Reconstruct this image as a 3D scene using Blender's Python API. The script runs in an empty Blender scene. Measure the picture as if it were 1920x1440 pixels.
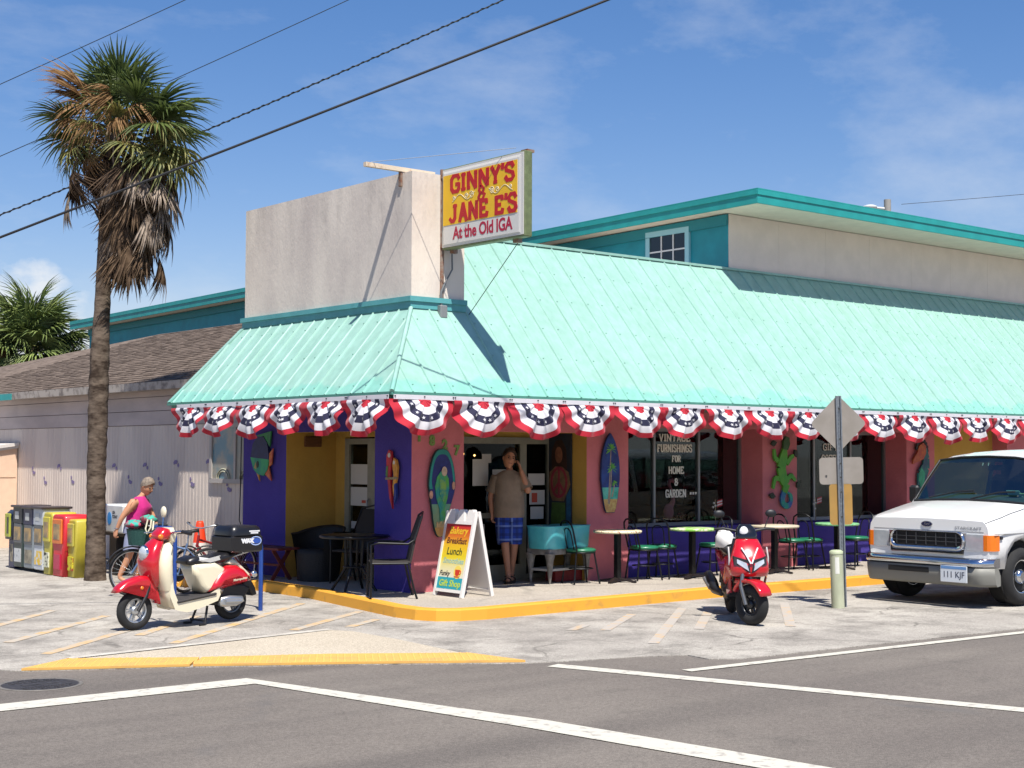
import bpy, bmesh, math, random
from mathutils import Matrix, Vector, Euler
random.seed(7)
PI = math.pi
R = math.radians
scene = bpy.context.scene
col = scene.collection

# ---------------------------------------------------------------- camera, sky, sun, exposure
cam_data = bpy.data.cameras.new('camera')
cam = bpy.data.objects.new('camera', cam_data)
col.objects.link(cam)
scene.camera = cam
YAW, PIT, ROL = R(39.734), R(2.711), R(.2134)
fw = Vector((math.sin(YAW), math.cos(YAW), 0)); rt = Vector((math.cos(YAW), -math.sin(YAW), 0)); zz = Vector((0, 0, 1))
f2 = fw * math.cos(PIT) + zz * math.sin(PIT); u2 = zz * math.cos(PIT) - fw * math.sin(PIT)
r3 = rt * math.cos(ROL) + u2 * math.sin(ROL); u3 = u2 * math.cos(ROL) - rt * math.sin(ROL)
cm = Matrix.Identity(4)
for i in range(3):
    cm[i][0] = r3[i]; cm[i][1] = u3[i]; cm[i][2] = -f2[i]
cm.translation = (-10.8, -14.937, 1.85)
cam.matrix_world = cm
cam_data.sensor_width = 36; cam_data.lens = 2775.2 / 1920 * 36
cam_data.clip_start = .1; cam_data.clip_end = 3000

SUN = Vector((.235, .51, -1)).normalized()           # direction the light travels
sd = bpy.data.lights.new('sun', 'SUN'); sd.energy = 5.0; sd.angle = R(.53); sd.color = (1, .955, .88)
sun = bpy.data.objects.new('sun', sd); col.objects.link(sun)
sun.rotation_euler = SUN.to_track_quat('-Z', 'Y').to_euler(); sun.location = (-10, -20, 30)

world = bpy.data.worlds.new('World'); scene.world = world; world.use_nodes = True
nt = world.node_tree; N = nt.nodes; Lk = nt.links
for n in list(N): N.remove(n)
out = N.new('ShaderNodeOutputWorld'); bg = N.new('ShaderNodeBackground')
sky = N.new('ShaderNodeTexSky'); sky.sky_type = 'NISHITA'; sky.sun_disc = False
tosun = -SUN
sky.sun_elevation = math.asin(tosun.z); sky.sun_rotation = math.atan2(tosun.x, tosun.y)
sky.air_density = 1.15; sky.dust_density = .25; sky.ozone_density = 3.5; sky.altitude = 0
bg.inputs['Strength'].default_value = .065
tc = N.new('ShaderNodeTexCoord'); sep = N.new('ShaderNodeSeparateXYZ'); Lk.new(tc.outputs['Generated'], sep.inputs[0])
def wmath(op, a, b=None):
    m = N.new('ShaderNodeMath'); m.operation = op
    for i, v in enumerate((a, b)):
        if v is None: continue
        if isinstance(v, (int, float)): m.inputs[i].default_value = v
        else: Lk.new(v, m.inputs[i])
    return m.outputs[0]
# cirrus: stretched noise high up; cumulus bank low in the sky
mp = N.new('ShaderNodeMapping'); Lk.new(tc.outputs['Generated'], mp.inputs[0])
mp.inputs['Rotation'].default_value = (0, 0, R(25)); mp.inputs['Scale'].default_value = (1.6, 4.2, 7)
n1 = N.new('ShaderNodeTexNoise'); n1.inputs['Scale'].default_value = 1.7; n1.inputs['Detail'].default_value = 8; n1.inputs['Roughness'].default_value = .62
Lk.new(mp.outputs[0], n1.inputs['Vector'])
cr = N.new('ShaderNodeValToRGB'); cr.color_ramp.elements[0].position = .52; cr.color_ramp.elements[1].position = .88
Lk.new(n1.outputs[0], cr.inputs[0])
cir = wmath('MULTIPLY', cr.outputs[0], .42)
n2 = N.new('ShaderNodeTexNoise'); n2.inputs['Scale'].default_value = 9; n2.inputs['Detail'].default_value = 7; n2.inputs['Roughness'].default_value = .55
mp2 = N.new('ShaderNodeMapping'); Lk.new(tc.outputs['Generated'], mp2.inputs[0]); mp2.inputs['Scale'].default_value = (1, 1, 1.5)
Lk.new(mp2.outputs[0], n2.inputs['Vector'])
hz = wmath('SUBTRACT', n2.outputs[0], wmath('MULTIPLY', sep.outputs[2], 2.6))     # fewer clouds higher up
cu = N.new('ShaderNodeValToRGB'); cu.color_ramp.elements[0].position = .21; cu.color_ramp.elements[1].position = .30
Lk.new(hz, cu.inputs[0])
cu2 = wmath('MULTIPLY', cu.outputs[0], .85)
cl = wmath('MAXIMUM', cir, cu2)
mx = N.new('ShaderNodeMixRGB'); Lk.new(cl, mx.inputs[0])
hs = N.new('ShaderNodeHueSaturation'); hs.inputs['Saturation'].default_value = 1.28; hs.inputs['Value'].default_value = 1.0
Lk.new(sky.outputs[0], hs.inputs['Color'])
tn = N.new('ShaderNodeMixRGB'); tn.blend_type = 'MULTIPLY'; tn.inputs[0].default_value = 1; Lk.new(hs.outputs[0], tn.inputs[1]); tn.inputs[2].default_value = (1.25, 1.08, 1.22, 1)
Lk.new(tn.outputs[0], mx.inputs[1]); mx.inputs[2].default_value = (8.6, 8.9, 9.3, 1)
Lk.new(mx.outputs[0], bg.inputs['Color']); Lk.new(bg.outputs[0], out.inputs['Surface'])

vs = scene.view_settings
vs.view_transform = 'Standard'; vs.look = 'None'; vs.gamma = 1; vs.use_curve_mapping = False; vs.exposure = 0.62
scene.cycles.max_bounces = 8; scene.cycles.transparent_max_bounces = 12

# ---------------------------------------------------------------- materials
def lin(c):
    if isinstance(c, str):
        c = c.lstrip('#'); c = [int(c[i:i + 2], 16) / 255 for i in (0, 2, 4)]
    return tuple((v / 12.92 if v <= .04045 else ((v + .055) / 1.055) ** 2.4) for v in c[:3]) + (1,)
MATS = {}
def mat(name, color, rough=.6, metal=0, var=0, vscale=8, bump=0, bscale=60, coat=0, spec=.5, emit=0, alpha=1, c2=None, detail=4, stretch=None, lo=.4, hi=.65, sheen=0):
    """plain paint / cloth / metal: colour varied by noise, fine relief by noise"""
    if name in MATS: return MATS[name]
    m = bpy.data.materials.new(name); m.use_nodes = True; MATS[name] = m
    n = m.node_tree.nodes; l = m.node_tree.links; b = n['Principled BSDF']
    c = lin(color)
    b.inputs['Base Color'].default_value = c; b.inputs['Roughness'].default_value = rough; b.inputs['Metallic'].default_value = metal
    b.inputs['Coat Weight'].default_value = coat; b.inputs['Coat Roughness'].default_value = .065
    b.inputs['Specular IOR Level'].default_value = spec
    if sheen: b.inputs['Sheen Weight'].default_value = sheen
    if emit:
        b.inputs['Emission Color'].default_value = c; b.inputs['Emission Strength'].default_value = emit
    if var or c2 or bump:
        t = n.new('ShaderNodeTexCoord'); mpn = n.new('ShaderNodeMapping'); l.new(t.outputs['Object'], mpn.inputs[0])
        if stretch: mpn.inputs['Scale'].default_value = stretch
    if var or c2:
        nz = n.new('ShaderNodeTexNoise'); nz.inputs['Scale'].default_value = vscale; nz.inputs['Detail'].default_value = detail; nz.inputs['Roughness'].default_value = .6
        l.new(mpn.outputs[0], nz.inputs['Vector'])
        rp = n.new('ShaderNodeValToRGB'); rp.color_ramp.elements[0].position = lo; rp.color_ramp.elements[1].position = hi
        d = lin(c2) if c2 else tuple(v * (1 - var) for v in c[:3]) + (1,)
        rp.color_ramp.elements[0].color = d; rp.color_ramp.elements[1].color = c if c2 else tuple(min(1, v * (1 + var * .5)) for v in c[:3]) + (1,)
        l.new(nz.outputs[0], rp.inputs[0]); l.new(rp.outputs[0], b.inputs['Base Color'])
    if bump:
        nb = n.new('ShaderNodeTexNoise'); nb.inputs['Scale'].default_value = bscale; nb.inputs['Detail'].default_value = 5
        l.new(mpn.outputs[0], nb.inputs['Vector'])
        bp = n.new('ShaderNodeBump'); bp.inputs['Strength'].default_value = bump; bp.inputs['Distance'].default_value = .01
        l.new(nb.outputs[0], bp.inputs['Height']); l.new(bp.outputs[0], b.inputs['Normal'])
    return m
def nodes(m):
    return m.node_tree.nodes, m.node_tree.links, m.node_tree.nodes['Principled BSDF']
def glass(name, tint, see=.5, rough=.02, refl=.5):
    m = bpy.data.materials.new(name); m.use_nodes = True; n, l, b = nodes(m)
    n.remove(b); o = n['Material Output']
    tr = n.new('ShaderNodeBsdfTransparent'); tr.inputs[0].default_value = tuple(v * see for v in lin(tint)[:3]) + (1,)
    g = n.new('ShaderNodeBsdfGlossy'); g.inputs['Roughness'].default_value = rough
    fr = n.new('ShaderNodeFresnel'); fr.inputs['IOR'].default_value = 1.5
    mxs = n.new('ShaderNodeMixShader'); ml = n.new('ShaderNodeMath'); ml.operation = 'MULTIPLY'; ml.inputs[1].default_value = refl; l.new(fr.outputs[0], ml.inputs[0]); l.new(ml.outputs[0], mxs.inputs[0]); l.new(tr.outputs[0], mxs.inputs[1]); l.new(g.outputs[0], mxs.inputs[2])
    l.new(mxs.outputs[0], o.inputs['Surface']); return m

# ---------------------------------------------------------------- mesh builder
class MB:
    def __init__(s): s.v = []; s.f = []; s.mi = []; s.sm = []; s.M = Matrix.Identity(4); s.m = 0
    def add(s, vs_, fs, smooth=False):
        k = len(s.v); s.v += [tuple(s.M @ Vector(p)) for p in vs_]
        for f in fs: s.f.append([i + k for i in f]); s.mi.append(s.m); s.sm.append(smooth)
        return s
    def box(s, a, b, M=None):
        x0, y0, z0 = a; x1, y1, z1 = b
        p = [(x0, y0, z0), (x1, y0, z0), (x1, y1, z0), (x0, y1, z0), (x0, y0, z1), (x1, y0, z1), (x1, y1, z1), (x0, y1, z1)]
        if M: p = [M @ Vector(q) for q in p]
        return s.add(p, [(0, 3, 2, 1), (4, 5, 6, 7), (0, 1, 5, 4), (1, 2, 6, 5), (2, 3, 7, 6), (3, 0, 4, 7)])
    def cbox(s, c, size, rot=None, bev=0):
        h = [d / 2 for d in size]
        M = Matrix.Translation(c)
        if rot: M = M @ (rot if isinstance(rot, Matrix) else Euler(rot).to_matrix().to_4x4())
        if not bev: return s.box([-d for d in h], h, M)
        # chamfered box: three nested plates
        prof = [(-h[0] + bev, -h[1]), (h[0] - bev, -h[1]), (h[0], -h[1] + bev), (h[0], h[1] - bev), (h[0] - bev, h[1]), (-h[0] + bev, h[1]), (-h[0], h[1] - bev), (-h[0], -h[1] + bev)]
        q = (1 - bev / h[0], 1 - bev / h[1])
        rings = [[(x * q[0], y * q[1], -h[2]) for x, y in prof], [(x, y, -h[2] + bev) for x, y in prof], [(x, y, h[2] - bev) for x, y in prof], [(x * q[0], y * q[1], h[2]) for x, y in prof]]
        return s.loft([[M @ Vector(p) for p in r] for r in rings], caps=True)
    def loft(s, rings, closed=True, caps=False, smooth=False, skip=None):
        n = len(rings[0]); vs_ = [p for r in rings for p in r]; fs = []
        for i in range(len(rings) - 1):
            for j in range(n if closed else n - 1):
                if skip and skip(i, j): continue
                a = i * n + j; b = i * n + (j + 1) % n
                fs.append((a, b, b + n, a + n))
        s.add(vs_, fs, smooth)
        if caps:
            s.add(rings[0], [tuple(range(n))[::-1]]); s.add(rings[-1], [tuple(range(n))])
        return s
    def tube(s, path, r, n=8, caps=True, closed=False, smooth=True):
        P = [Vector(p) for p in path]; rr = r if isinstance(r, (list, tuple)) else [r] * len(P)
        rings = []; up = None
        for i, p in enumerate(P):
            a = P[i - 1] if (i or closed) else P[i]; b = P[(i + 1) % len(P)] if (i < len(P) - 1 or closed) else P[i]
            t = (b - a).normalized() if (b - a).length > 1e-9 else Vector((0, 0, 1))
            if up is None: up = t.orthogonal().normalized()
            up = (up - t * up.dot(t)); up = up.normalized() if up.length > 1e-6 else t.orthogonal().normalized()
            w = t.cross(up)
            rings.append([p + (up * math.cos(2 * PI * k / n) + w * math.sin(2 * PI * k / n)) * rr[i] for k in range(n)])
        if closed: rings.append(rings[0])
        return s.loft(rings, True, caps and not closed, smooth)
    def lathe(s, prof, n=20, M=None, smooth=True, caps=True):
        rings = [[(r * math.cos(2 * PI * k / n), r * math.sin(2 * PI * k / n), z) for k in range(n)] for r, z in prof]
        if M: rings = [[M @ Vector(p) for p in q] for q in rings]
        return s.loft(rings, True, caps, smooth)
    def ball(s, c, r, n=12, M=None):
        r = r if isinstance(r, (list, tuple)) else (r, r, r); m = max(4, n // 2 + 1)
        rings = [[(c[0] + r[0] * math.sin(PI * i / m) * math.cos(2 * PI * k / n), c[1] + r[1] * math.sin(PI * i / m) * math.sin(2 * PI * k / n), c[2] - r[2] * math.cos(PI * i / m)) for k in range(n)] for i in range(m + 1)]
        if M: rings = [[M @ Vector(p) for p in q] for q in rings]
        return s.loft(rings, True, False, True)
    def prism(s, poly, z0, z1, M=None):
        n = len(poly); a = [(x, y, z0) for x, y in poly]; b = [(x, y, z1) for x, y in poly]
        if M: a = [M @ Vector(p) for p in a]; b = [M @ Vector(p) for p in b]
        return s.add(a + b, [tuple(range(n))[::-1], tuple(range(n, 2 * n))] + [(i, (i + 1) % n, n + (i + 1) % n, n + i) for i in range(n)])
    def pillow(s, poly, w, d, steps=3, y0=0, M=None):
        """rounded slab: outline in x,z; thickness w along y; edges rounded by d"""
        n = len(poly); P = [Vector(p) for p in poly]
        ar = sum(P[i].x * P[(i + 1) % n].y - P[(i + 1) % n].x * P[i].y for i in range(n))
        nr = []
        for i in range(n):
            a = (P[i] - P[i - 1]); b = (P[(i + 1) % n] - P[i])
            t = (a.normalized() + b.normalized()); t = t.normalized() if t.length > 1e-6 else a.normalized()
            nr.append(Vector((-t.y, t.x)) * (1 if ar > 0 else -1))
        rings = []
        for sg in (-1, 1):
            seq = range(steps + 1) if sg < 0 else range(steps, -1, -1)
            for k in seq:
                a = PI / 2 * k / steps; ins = d * (1 - math.sin(a)); yy = sg * (w / 2 - d * .9 + d * .9 * math.cos(a))
                rings.append([(p.x + q.x * ins, y0 + yy, p.y + q.y * ins) for p, q in zip(P, nr)])
        if M: rings = [[M @ Vector(p) for p in q] for q in rings]
        return s.loft(rings, True, True, True)
    def mesh(s, name, mats):
        me = bpy.data.meshes.new(name); me.from_pydata(s.v, [], s.f)
        for m in (mats if isinstance(mats, (list, tuple)) else [mats]): me.materials.append(m)
        me.polygons.foreach_set('material_index', s.mi); me.polygons.foreach_set('use_smooth', s.sm)
        bm = bmesh.new(); bm.from_mesh(me); bmesh.ops.recalc_face_normals(bm, faces=bm.faces); bm.to_mesh(me); bm.free()
        me.update(); return me
    def build(s, name, mats, parent=None, loc=None, rot=None, **props):
        o = bpy.data.objects.new(name, s.mesh(name, mats)); col.objects.link(o)
        if parent: o.parent = parent
        if loc: o.location = loc
        if rot: o.rotation_euler = rot
        for k, v in props.items(): o[k] = v
        return o
def thing(name, label, cat, loc=(0, 0, 0), rz=0, group=None):
    o = bpy.data.objects.new(name, None); col.objects.link(o); o.empty_display_size = .2
    o.location = loc; o.rotation_euler = (0, 0, rz); o['label'] = label; o['category'] = cat
    if group: o['group'] = group
    return o
def tag(o, label, cat, group=None):
    o['label'] = label; o['category'] = cat
    if group: o['group'] = group
    return o
def struct(o, kind='structure'): o['kind'] = kind; return o
def inst(src, parent=None, loc=None, rot=None, name=None):
    c = src.copy(); col.objects.link(c)
    if parent is not None: c.parent = parent
    if loc is not None: c.location = loc
    if rot is not None: c.rotation_euler = rot
    return c
def copy_thing(root, loc, rz, label=None):
    c = inst(root, None, loc, (0, 0, rz))
    if label: c['label'] = label
    for ch in root.children:
        d = inst(ch, c)
        for g in ch.children: inst(g, d)
    return c
def newobj(name, me, parent=None):
    o = bpy.data.objects.new(name, me); col.objects.link(o)
    if parent: o.parent = parent
    return o
def clip(poly, axis, val, keep_less):
    outp = []
    for i in range(len(poly)):
        a = poly[i]; b = poly[(i + 1) % len(poly)]
        ia = (a[axis] <= val) == keep_less; ib = (b[axis] <= val) == keep_less
        if ia: outp.append(a)
        if ia != ib:
            t = (val - a[axis]) / (b[axis] - a[axis]); outp.append(tuple(a[k] + (b[k] - a[k]) * t for k in range(2)))
    return outp
def text_mesh(txt, size, mt, ext=.002, bold=0, shear=0, space=1, align='CENTER', sx=1):
    cu = bpy.data.curves.new('lettering', 'FONT'); cu.body = txt; cu.size = size; cu.extrude = ext; cu.offset = bold; cu.shear = shear
    cu.space_character = space; cu.align_x = align; cu.align_y = 'CENTER'; cu.resolution_u = 3
    o = bpy.data.objects.new('lettering', cu); col.objects.link(o)
    dg = bpy.context.evaluated_depsgraph_get(); me = bpy.data.meshes.new_from_object(o.evaluated_get(dg))
    bpy.data.objects.remove(o); bpy.data.curves.remove(cu)
    if sx != 1:
        for v in me.vertices: v.co.x *= sx
    me.materials.clear(); me.materials.append(mt); return me
def put(name, me, M, parent=None):
    o = newobj(name, me, parent); o.matrix_local = M; return o
def frame(origin, xdir, ydir):
    x = Vector(xdir).normalized(); z = x.cross(Vector(ydir)).normalized(); y = z.cross(x)
    M = Matrix.Identity(4)
    for i in range(3): M[i][0] = x[i]; M[i][1] = y[i]; M[i][2] = z[i]
    M.translation = origin; return M
FACE_R = lambda x, z, y=0: frame((x, y, z), (1, 0, 0), (0, 0, 1))       # text on a wall that looks towards -y
FACE_L = lambda y, z, x=0: frame((x, y, z), (0, -1, 0), (0, 0, 1))      # text on a wall that looks towards -x

# slab-serif stroke letters: strokes on a 4 x 6 grid, thick stems, serif bars
GL = {'G': [[(3.6, 4.6), (3, 5.8), (1.2, 5.8), (.4, 4.6), (.4, 1.4), (1.2, .2), (3, .2), (3.6, 1.2), (3.6, 2.7), (2.3, 2.7)]],
 'I': [[(1, 0), (1, 6)], 's', (0, 2, 0), (0, 2, 6)], 'N': [[(.6, 0), (.6, 6)], [(.7, 6), (3.6, 0)], [(3.7, 0), (3.7, 6)], (0, 1.4, 0), (0, 1.2, 6), (3, 4.4, 6)],
 'Y': [[(.5, 6), (2, 2.8), (2, 0)], [(3.5, 6), (2, 2.8)], (1.2, 2.8, 0), (0, 1.2, 6), (2.8, 4, 6)], "'": [[(.5, 6.2), (.3, 4.6)]],
 'S': [[(3.4, 4.7), (2.8, 5.8), (1.2, 5.8), (.5, 4.9), (.7, 3.7), (3.2, 2.5), (3.5, 1.2), (2.8, .2), (1.1, .2), (.4, 1.4)]],
 'J': [[(2.7, 6), (2.7, 1.5), (2, .5), (1.1, .5), (.3, 1.5)], (1.7, 3.7, 6)], 'A': [[(.5, 0), (2, 6)], [(2, 6), (3.6, 0)], [(1, 2), (3.1, 2)], (0, 1.2, 0), (2.9, 4.2, 0)],
 'E': [[(.7, 0), (.7, 6)], [(.7, 5.8), (3.2, 5.8), (3.3, 4.8)], [(.7, 3), (2.6, 3)], [(.7, .2), (3.3, .2), (3.5, 1.3)], (0, 1, 0), (0, 1, 6)],
 '&': [[(3.6, 2.6), (2.4, .2), (1, .2), (.3, 1.4), (.9, 2.7), (2.6, 3.4), (3.1, 4.8), (2.2, 5.9), (1.1, 5.7), (.6, 4.6), (1.3, 3.3), (3, 2.6)]],
 'V': [[(.5, 6), (2, 0)], [(2, 0), (3.5, 6)], (0, 1.2, 6), (2.8, 4, 6)], 'T': [[(2, 0), (2, 6)], [(.3, 4.8), (.3, 5.8), (3.7, 5.8), (3.7, 4.8)], (1.2, 2.8, 0)],
 'F': [[(.7, 0), (.7, 6)], [(.7, 5.8), (3.4, 5.8), (3.4, 4.7)], [(.7, 3), (2.5, 3)], (0, 1.6, 0), (0, 1, 6)], 'U': [[(.6, 6), (.6, 1.3), (1.3, .2), (2.7, .2), (3.4, 1.3), (3.4, 6)], (0, 1.2, 6), (2.8, 4, 6)],
 'R': [[(.7, 0), (.7, 6)], [(.7, 5.8), (2.6, 5.8), (3.4, 5), (3.4, 4), (2.6, 3.1), (.7, 3.1)], [(2, 3.1), (3.5, 0)], (0, 1.5, 0), (0, 1, 6), (3, 4, 0)],
 'H': [[(.6, 0), (.6, 6)], [(3.4, 0), (3.4, 6)], [(.6, 3), (3.4, 3)], (0, 1.2, 0), (0, 1.2, 6), (2.8, 4, 0), (2.8, 4, 6)],
 'O': [[(1.3, .2), (2.7, .2), (3.5, 1.4), (3.5, 4.6), (2.7, 5.8), (1.3, 5.8), (.5, 4.6), (.5, 1.4), (1.3, .2)]],
 'M': [[(.6, 0), (.6, 6)], [(.6, 6), (2.2, 1.6)], [(2.2, 1.6), (3.8, 6)], [(3.8, 0), (3.8, 6)], (0, 1.2, 0), (0, .9, 6), (3.2, 4.4, 0), (3.5, 4.4, 6)],
 'D': [[(.7, 0), (.7, 6)], [(.7, 5.8), (2.3, 5.8), (3.4, 4.6), (3.4, 1.4), (2.3, .2), (.7, .2)], (0, 1, 0), (0, 1, 6)],
 'C': [[(3.5, 4.6), (2.8, 5.8), (1.3, 5.8), (.5, 4.6), (.5, 1.4), (1.3, .2), (2.8, .2), (3.5, 1.4)]],
 'P': [[(.7, 0), (.7, 6)], [(.7, 5.8), (2.6, 5.8), (3.4, 5), (3.4, 4), (2.6, 3.0), (.7, 3.0)], (0, 1.5, 0), (0, 1, 6)]}
def letters(mb, txt, w, h, thick, M, dep=.004, wob=None):
    """slab letters fitted into a w x h box centred at the origin of M (x right, y up)"""
    adv = {'I': 2.5, "'": 1.2, ' ': 2.4, 'M': 4.9, 'N': 4.9}
    tot = sum(adv.get(c, 4.5) for c in txt) - .5; sx = w / tot; sy = h / 6; x = -w / 2; k = 0
    for i, c in enumerate(txt):
        a0 = wob(i, len(txt)) if wob else (1, 0)
        for g in GL.get(c, []):
            if g == 's': continue
            if isinstance(g, tuple):
                x0, x1, yy = g; y_ = min(max(yy, .35), 5.65)
                pts = [(x0, y_), (x1, y_)]; th = thick * .62
            else: pts = g; th = thick
            for p, q in zip(pts, pts[1:]):
                k += 1
                a = Vector((x + p[0] * sx, (p[1] - 3) * sy * a0[0] + a0[1])); b = Vector((x + q[0] * sx, (q[1] - 3) * sy * a0[0] + a0[1]))
                t = th * (1 if abs(b.x - a.x) < abs(b.y - a.y) * .9 or isinstance(g, tuple) else .8)
                d = (b - a).normalized(); nn = Vector((-d.y, d.x)) * t / 2; e = d * (t * .22 if not isinstance(g, tuple) else 0)
                mb.prism([tuple(a - e - nn), tuple(b + e - nn), tuple(b + e + nn), tuple(a - e + nn)], -.001, dep + (k % 11) * .0002, M)
        x += adv.get(c, 4.5) * sx

# ---------------------------------------------------------------- ground materials
def ground_mat(name, c_lo, c_hi, c_spot, big=.35, crack=None, crack_scale=.55, grain=170, rough=.9, spotpos=(.56, .72), bands=None, bump=.25):
    m = bpy.data.materials.new(name); m.use_nodes = True; n, l, b = nodes(m)
    t = n.new('ShaderNodeTexCoord')
    def noise(sc, det=5, ro=.6, src=None):
        q = n.new('ShaderNodeTexNoise'); q.inputs['Scale'].default_value = sc; q.inputs['Detail'].default_value = det; q.inputs['Roughness'].default_value = ro
        l.new(src or t.outputs['Object'], q.inputs['Vector']); return q.outputs[0]
    def ramp(src, p0, p1, a, d):
        q = n.new('ShaderNodeValToRGB'); q.color_ramp.elements[0].position = p0; q.color_ramp.elements[1].position = p1
        q.color_ramp.elements[0].color = a; q.color_ramp.elements[1].color = d; l.new(src, q.inputs[0]); return q.outputs[0]
    def mix(f, a, d, mode='MIX'):
        q = n.new('ShaderNodeMixRGB'); q.blend_type = mode
        for i, s_ in enumerate((f, a, d)):
            if isinstance(s_, float): q.inputs[i].default_value = s_
            elif isinstance(s_, tuple): q.inputs[i].default_value = s_
            else: l.new(s_, q.inputs[i])
        return q.outputs[0]
    W, K = (1, 1, 1, 1), (0, 0, 0, 1)
    base = ramp(noise(big, 8, .65), .36, .64, lin(c_lo), lin(c_hi))
    c = mix(ramp(noise(1.7, 8, .7), spotpos[0], spotpos[1], K, W), base, lin(c_spot))
    if bands:                                     # tyre-worn lanes and old patch edges, running along one direction
        mpn = n.new('ShaderNodeMapping'); mpn.inputs['Rotation'].default_value = (0, 0, bands[0]); mpn.inputs['Scale'].default_value = (.03, .55, 1); l.new(t.outputs['Object'], mpn.inputs[0])
        c = mix(ramp(noise(1.6, 3, .5, mpn.outputs[0]), .45, .6, K, (bands[2],) * 3 + (1,)), c, lin(bands[1]))
    g = noise(grain, 2, .5)
    c = mix(1.0, c, ramp(g, .3, .7, (.62, .62, .62, 1), (1.3, 1.3, 1.3, 1)), 'MULTIPLY')
    g2 = noise(grain * .3, 3, .7)
    c = mix(1.0, c, ramp(g2, .3, .7, (.76, .76, .76, 1), (1.2, 1.2, 1.2, 1)), 'MULTIPLY')
    h = mix(.5, g, g2)
    if crack:
        off = n.new('ShaderNodeMixRGB'); off.blend_type = 'ADD'; off.inputs[0].default_value = .5
        nv = n.new('ShaderNodeTexNoise'); nv.inputs['Scale'].default_value = 1.3; nv.inputs['Detail'].default_value = 6; l.new(t.outputs['Object'], nv.inputs['Vector'])
        l.new(t.outputs['Object'], off.inputs[1]); l.new(nv.outputs['Color'], off.inputs[2])
        vo = n.new('ShaderNodeTexVoronoi'); vo.feature = 'DISTANCE_TO_EDGE'; vo.inputs['Scale'].default_value = crack_scale; l.new(off.outputs[0], vo.inputs['Vector'])
        ck = ramp(vo.outputs['Distance'], .004, .016, W, K)
        ck = mix(1.0, ck, ramp(noise(.8, 4), .45, .6, K, W), 'MULTIPLY')
        c = mix(mix(1.0, ck, (.75, .75, .75, 1), 'MULTIPLY'), c, lin(crack))
    l.new(c, b.inputs['Base Color']); b.inputs['Roughness'].default_value = rough; b.inputs['Specular IOR Level'].default_value = .25
    bp = n.new('ShaderNodeBump'); bp.inputs['Strength'].default_value = bump; bp.inputs['Distance'].default_value = .01; l.new(h, bp.inputs['Height']); l.new(bp.outputs[0], b.inputs['Normal'])
    return m
M_ground = ground_mat('sandy_ground', '#8f8a80', '#a39d92', '#77746c')
M_road = ground_mat('road_asphalt', '#6b645e', '#7a736b', '#5c5752', big=.16, spotpos=(.55, .80), bands=(R(3.5), '#615b56', .85), crack='#5d5a58', crack_scale=.13, grain=120, bump=.35)
M_lot = ground_mat('worn_lot', '#948e86', '#b0aaa0', '#7d7871', big=.6, crack='#5c5852', crack_scale=.8, grain=95, spotpos=(.46, .66), bump=.5)
M_ramp = ground_mat('ramp_concrete', '#aea391', '#b8ad9b', '#a29785', big=.8, grain=140, spotpos=(.6, .8))
M_walk = ground_mat('walk_concrete', '#9f968a', '#ada498', '#8d857b', big=.9, crack='#8b857c', crack_scale=.3, grain=130, spotpos=(.55, .75))
def worn_paint(name, paint, under, wear=(.42, .5), scale=7, rough=.75):
    m = mat(name, paint, rough=rough, c2=under, vscale=scale, lo=wear[0], hi=wear[1], detail=8, bump=.2, bscale=90); return m
M_white = worn_paint('road_white_paint', '#bdb9ac', '#97918a', (.34, .47), 11)
M_white_old = worn_paint('worn_white_paint', '#bdb8ad', '#a9a297', (.40, .58), 6)
M_yel_old = worn_paint('worn_yellow_paint', '#bf9c69', '#aaa397', (.42, .62), 4)
M_yel_faint = worn_paint('faint_yellow_paint', '#bb9a6b', '#a8a198', (.50, .66), 5)
M_kerb = worn_paint('kerb_yellow_paint', '#d2962f', '#b1843a', (.26, .42), 5)
M_tact = mat('tactile_yellow', '#cfa052', .7, var=.12, vscale=3, c2='#bd9458', lo=.3, hi=.5)

def sheet(name, pts, z, m, thick=None):
    mb = MB()
    if thick: mb.prism(pts, z - thick, z)
    else: mb.add([(x, y, z) for x, y in pts], [tuple(range(len(pts)))])
    return struct(mb.build(name, m))
sheet('ground', [(-900, -900), (900, -900), (900, 900), (-900, 900)], -.03, M_ground)
sheet('road', [(-120, -26), (120, -26), (120, 90), (-120, 90)], -.008, M_road)
sheet('parking_lot', [(-6.1, 80), (-6.08, -2.2), (-6.028, -2.396), (-5.911, -2.568), (-4.663, -3.231), (-3.4, -4.03), (-2.244, -4.843), (-1.935, -4.958), (-1.149, -5.176), (-.722, -5.374), (-.76, -5.66), (-.511, -5.84), (1.5, -5.99), (3.679, -6.144), (60, -9.6), (60, 80)], 0, M_lot, .02)
sheet('corner_ramp', [(-5.348, -2.184), (-4.387, -2.853), (-3.353, -3.398), (-2.312, -4.125), (-2.178, -2.837), (-2.16, -1.953), (-2.284, -1.738), (-4.027, -2.011)], .004, M_ramp)

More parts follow.
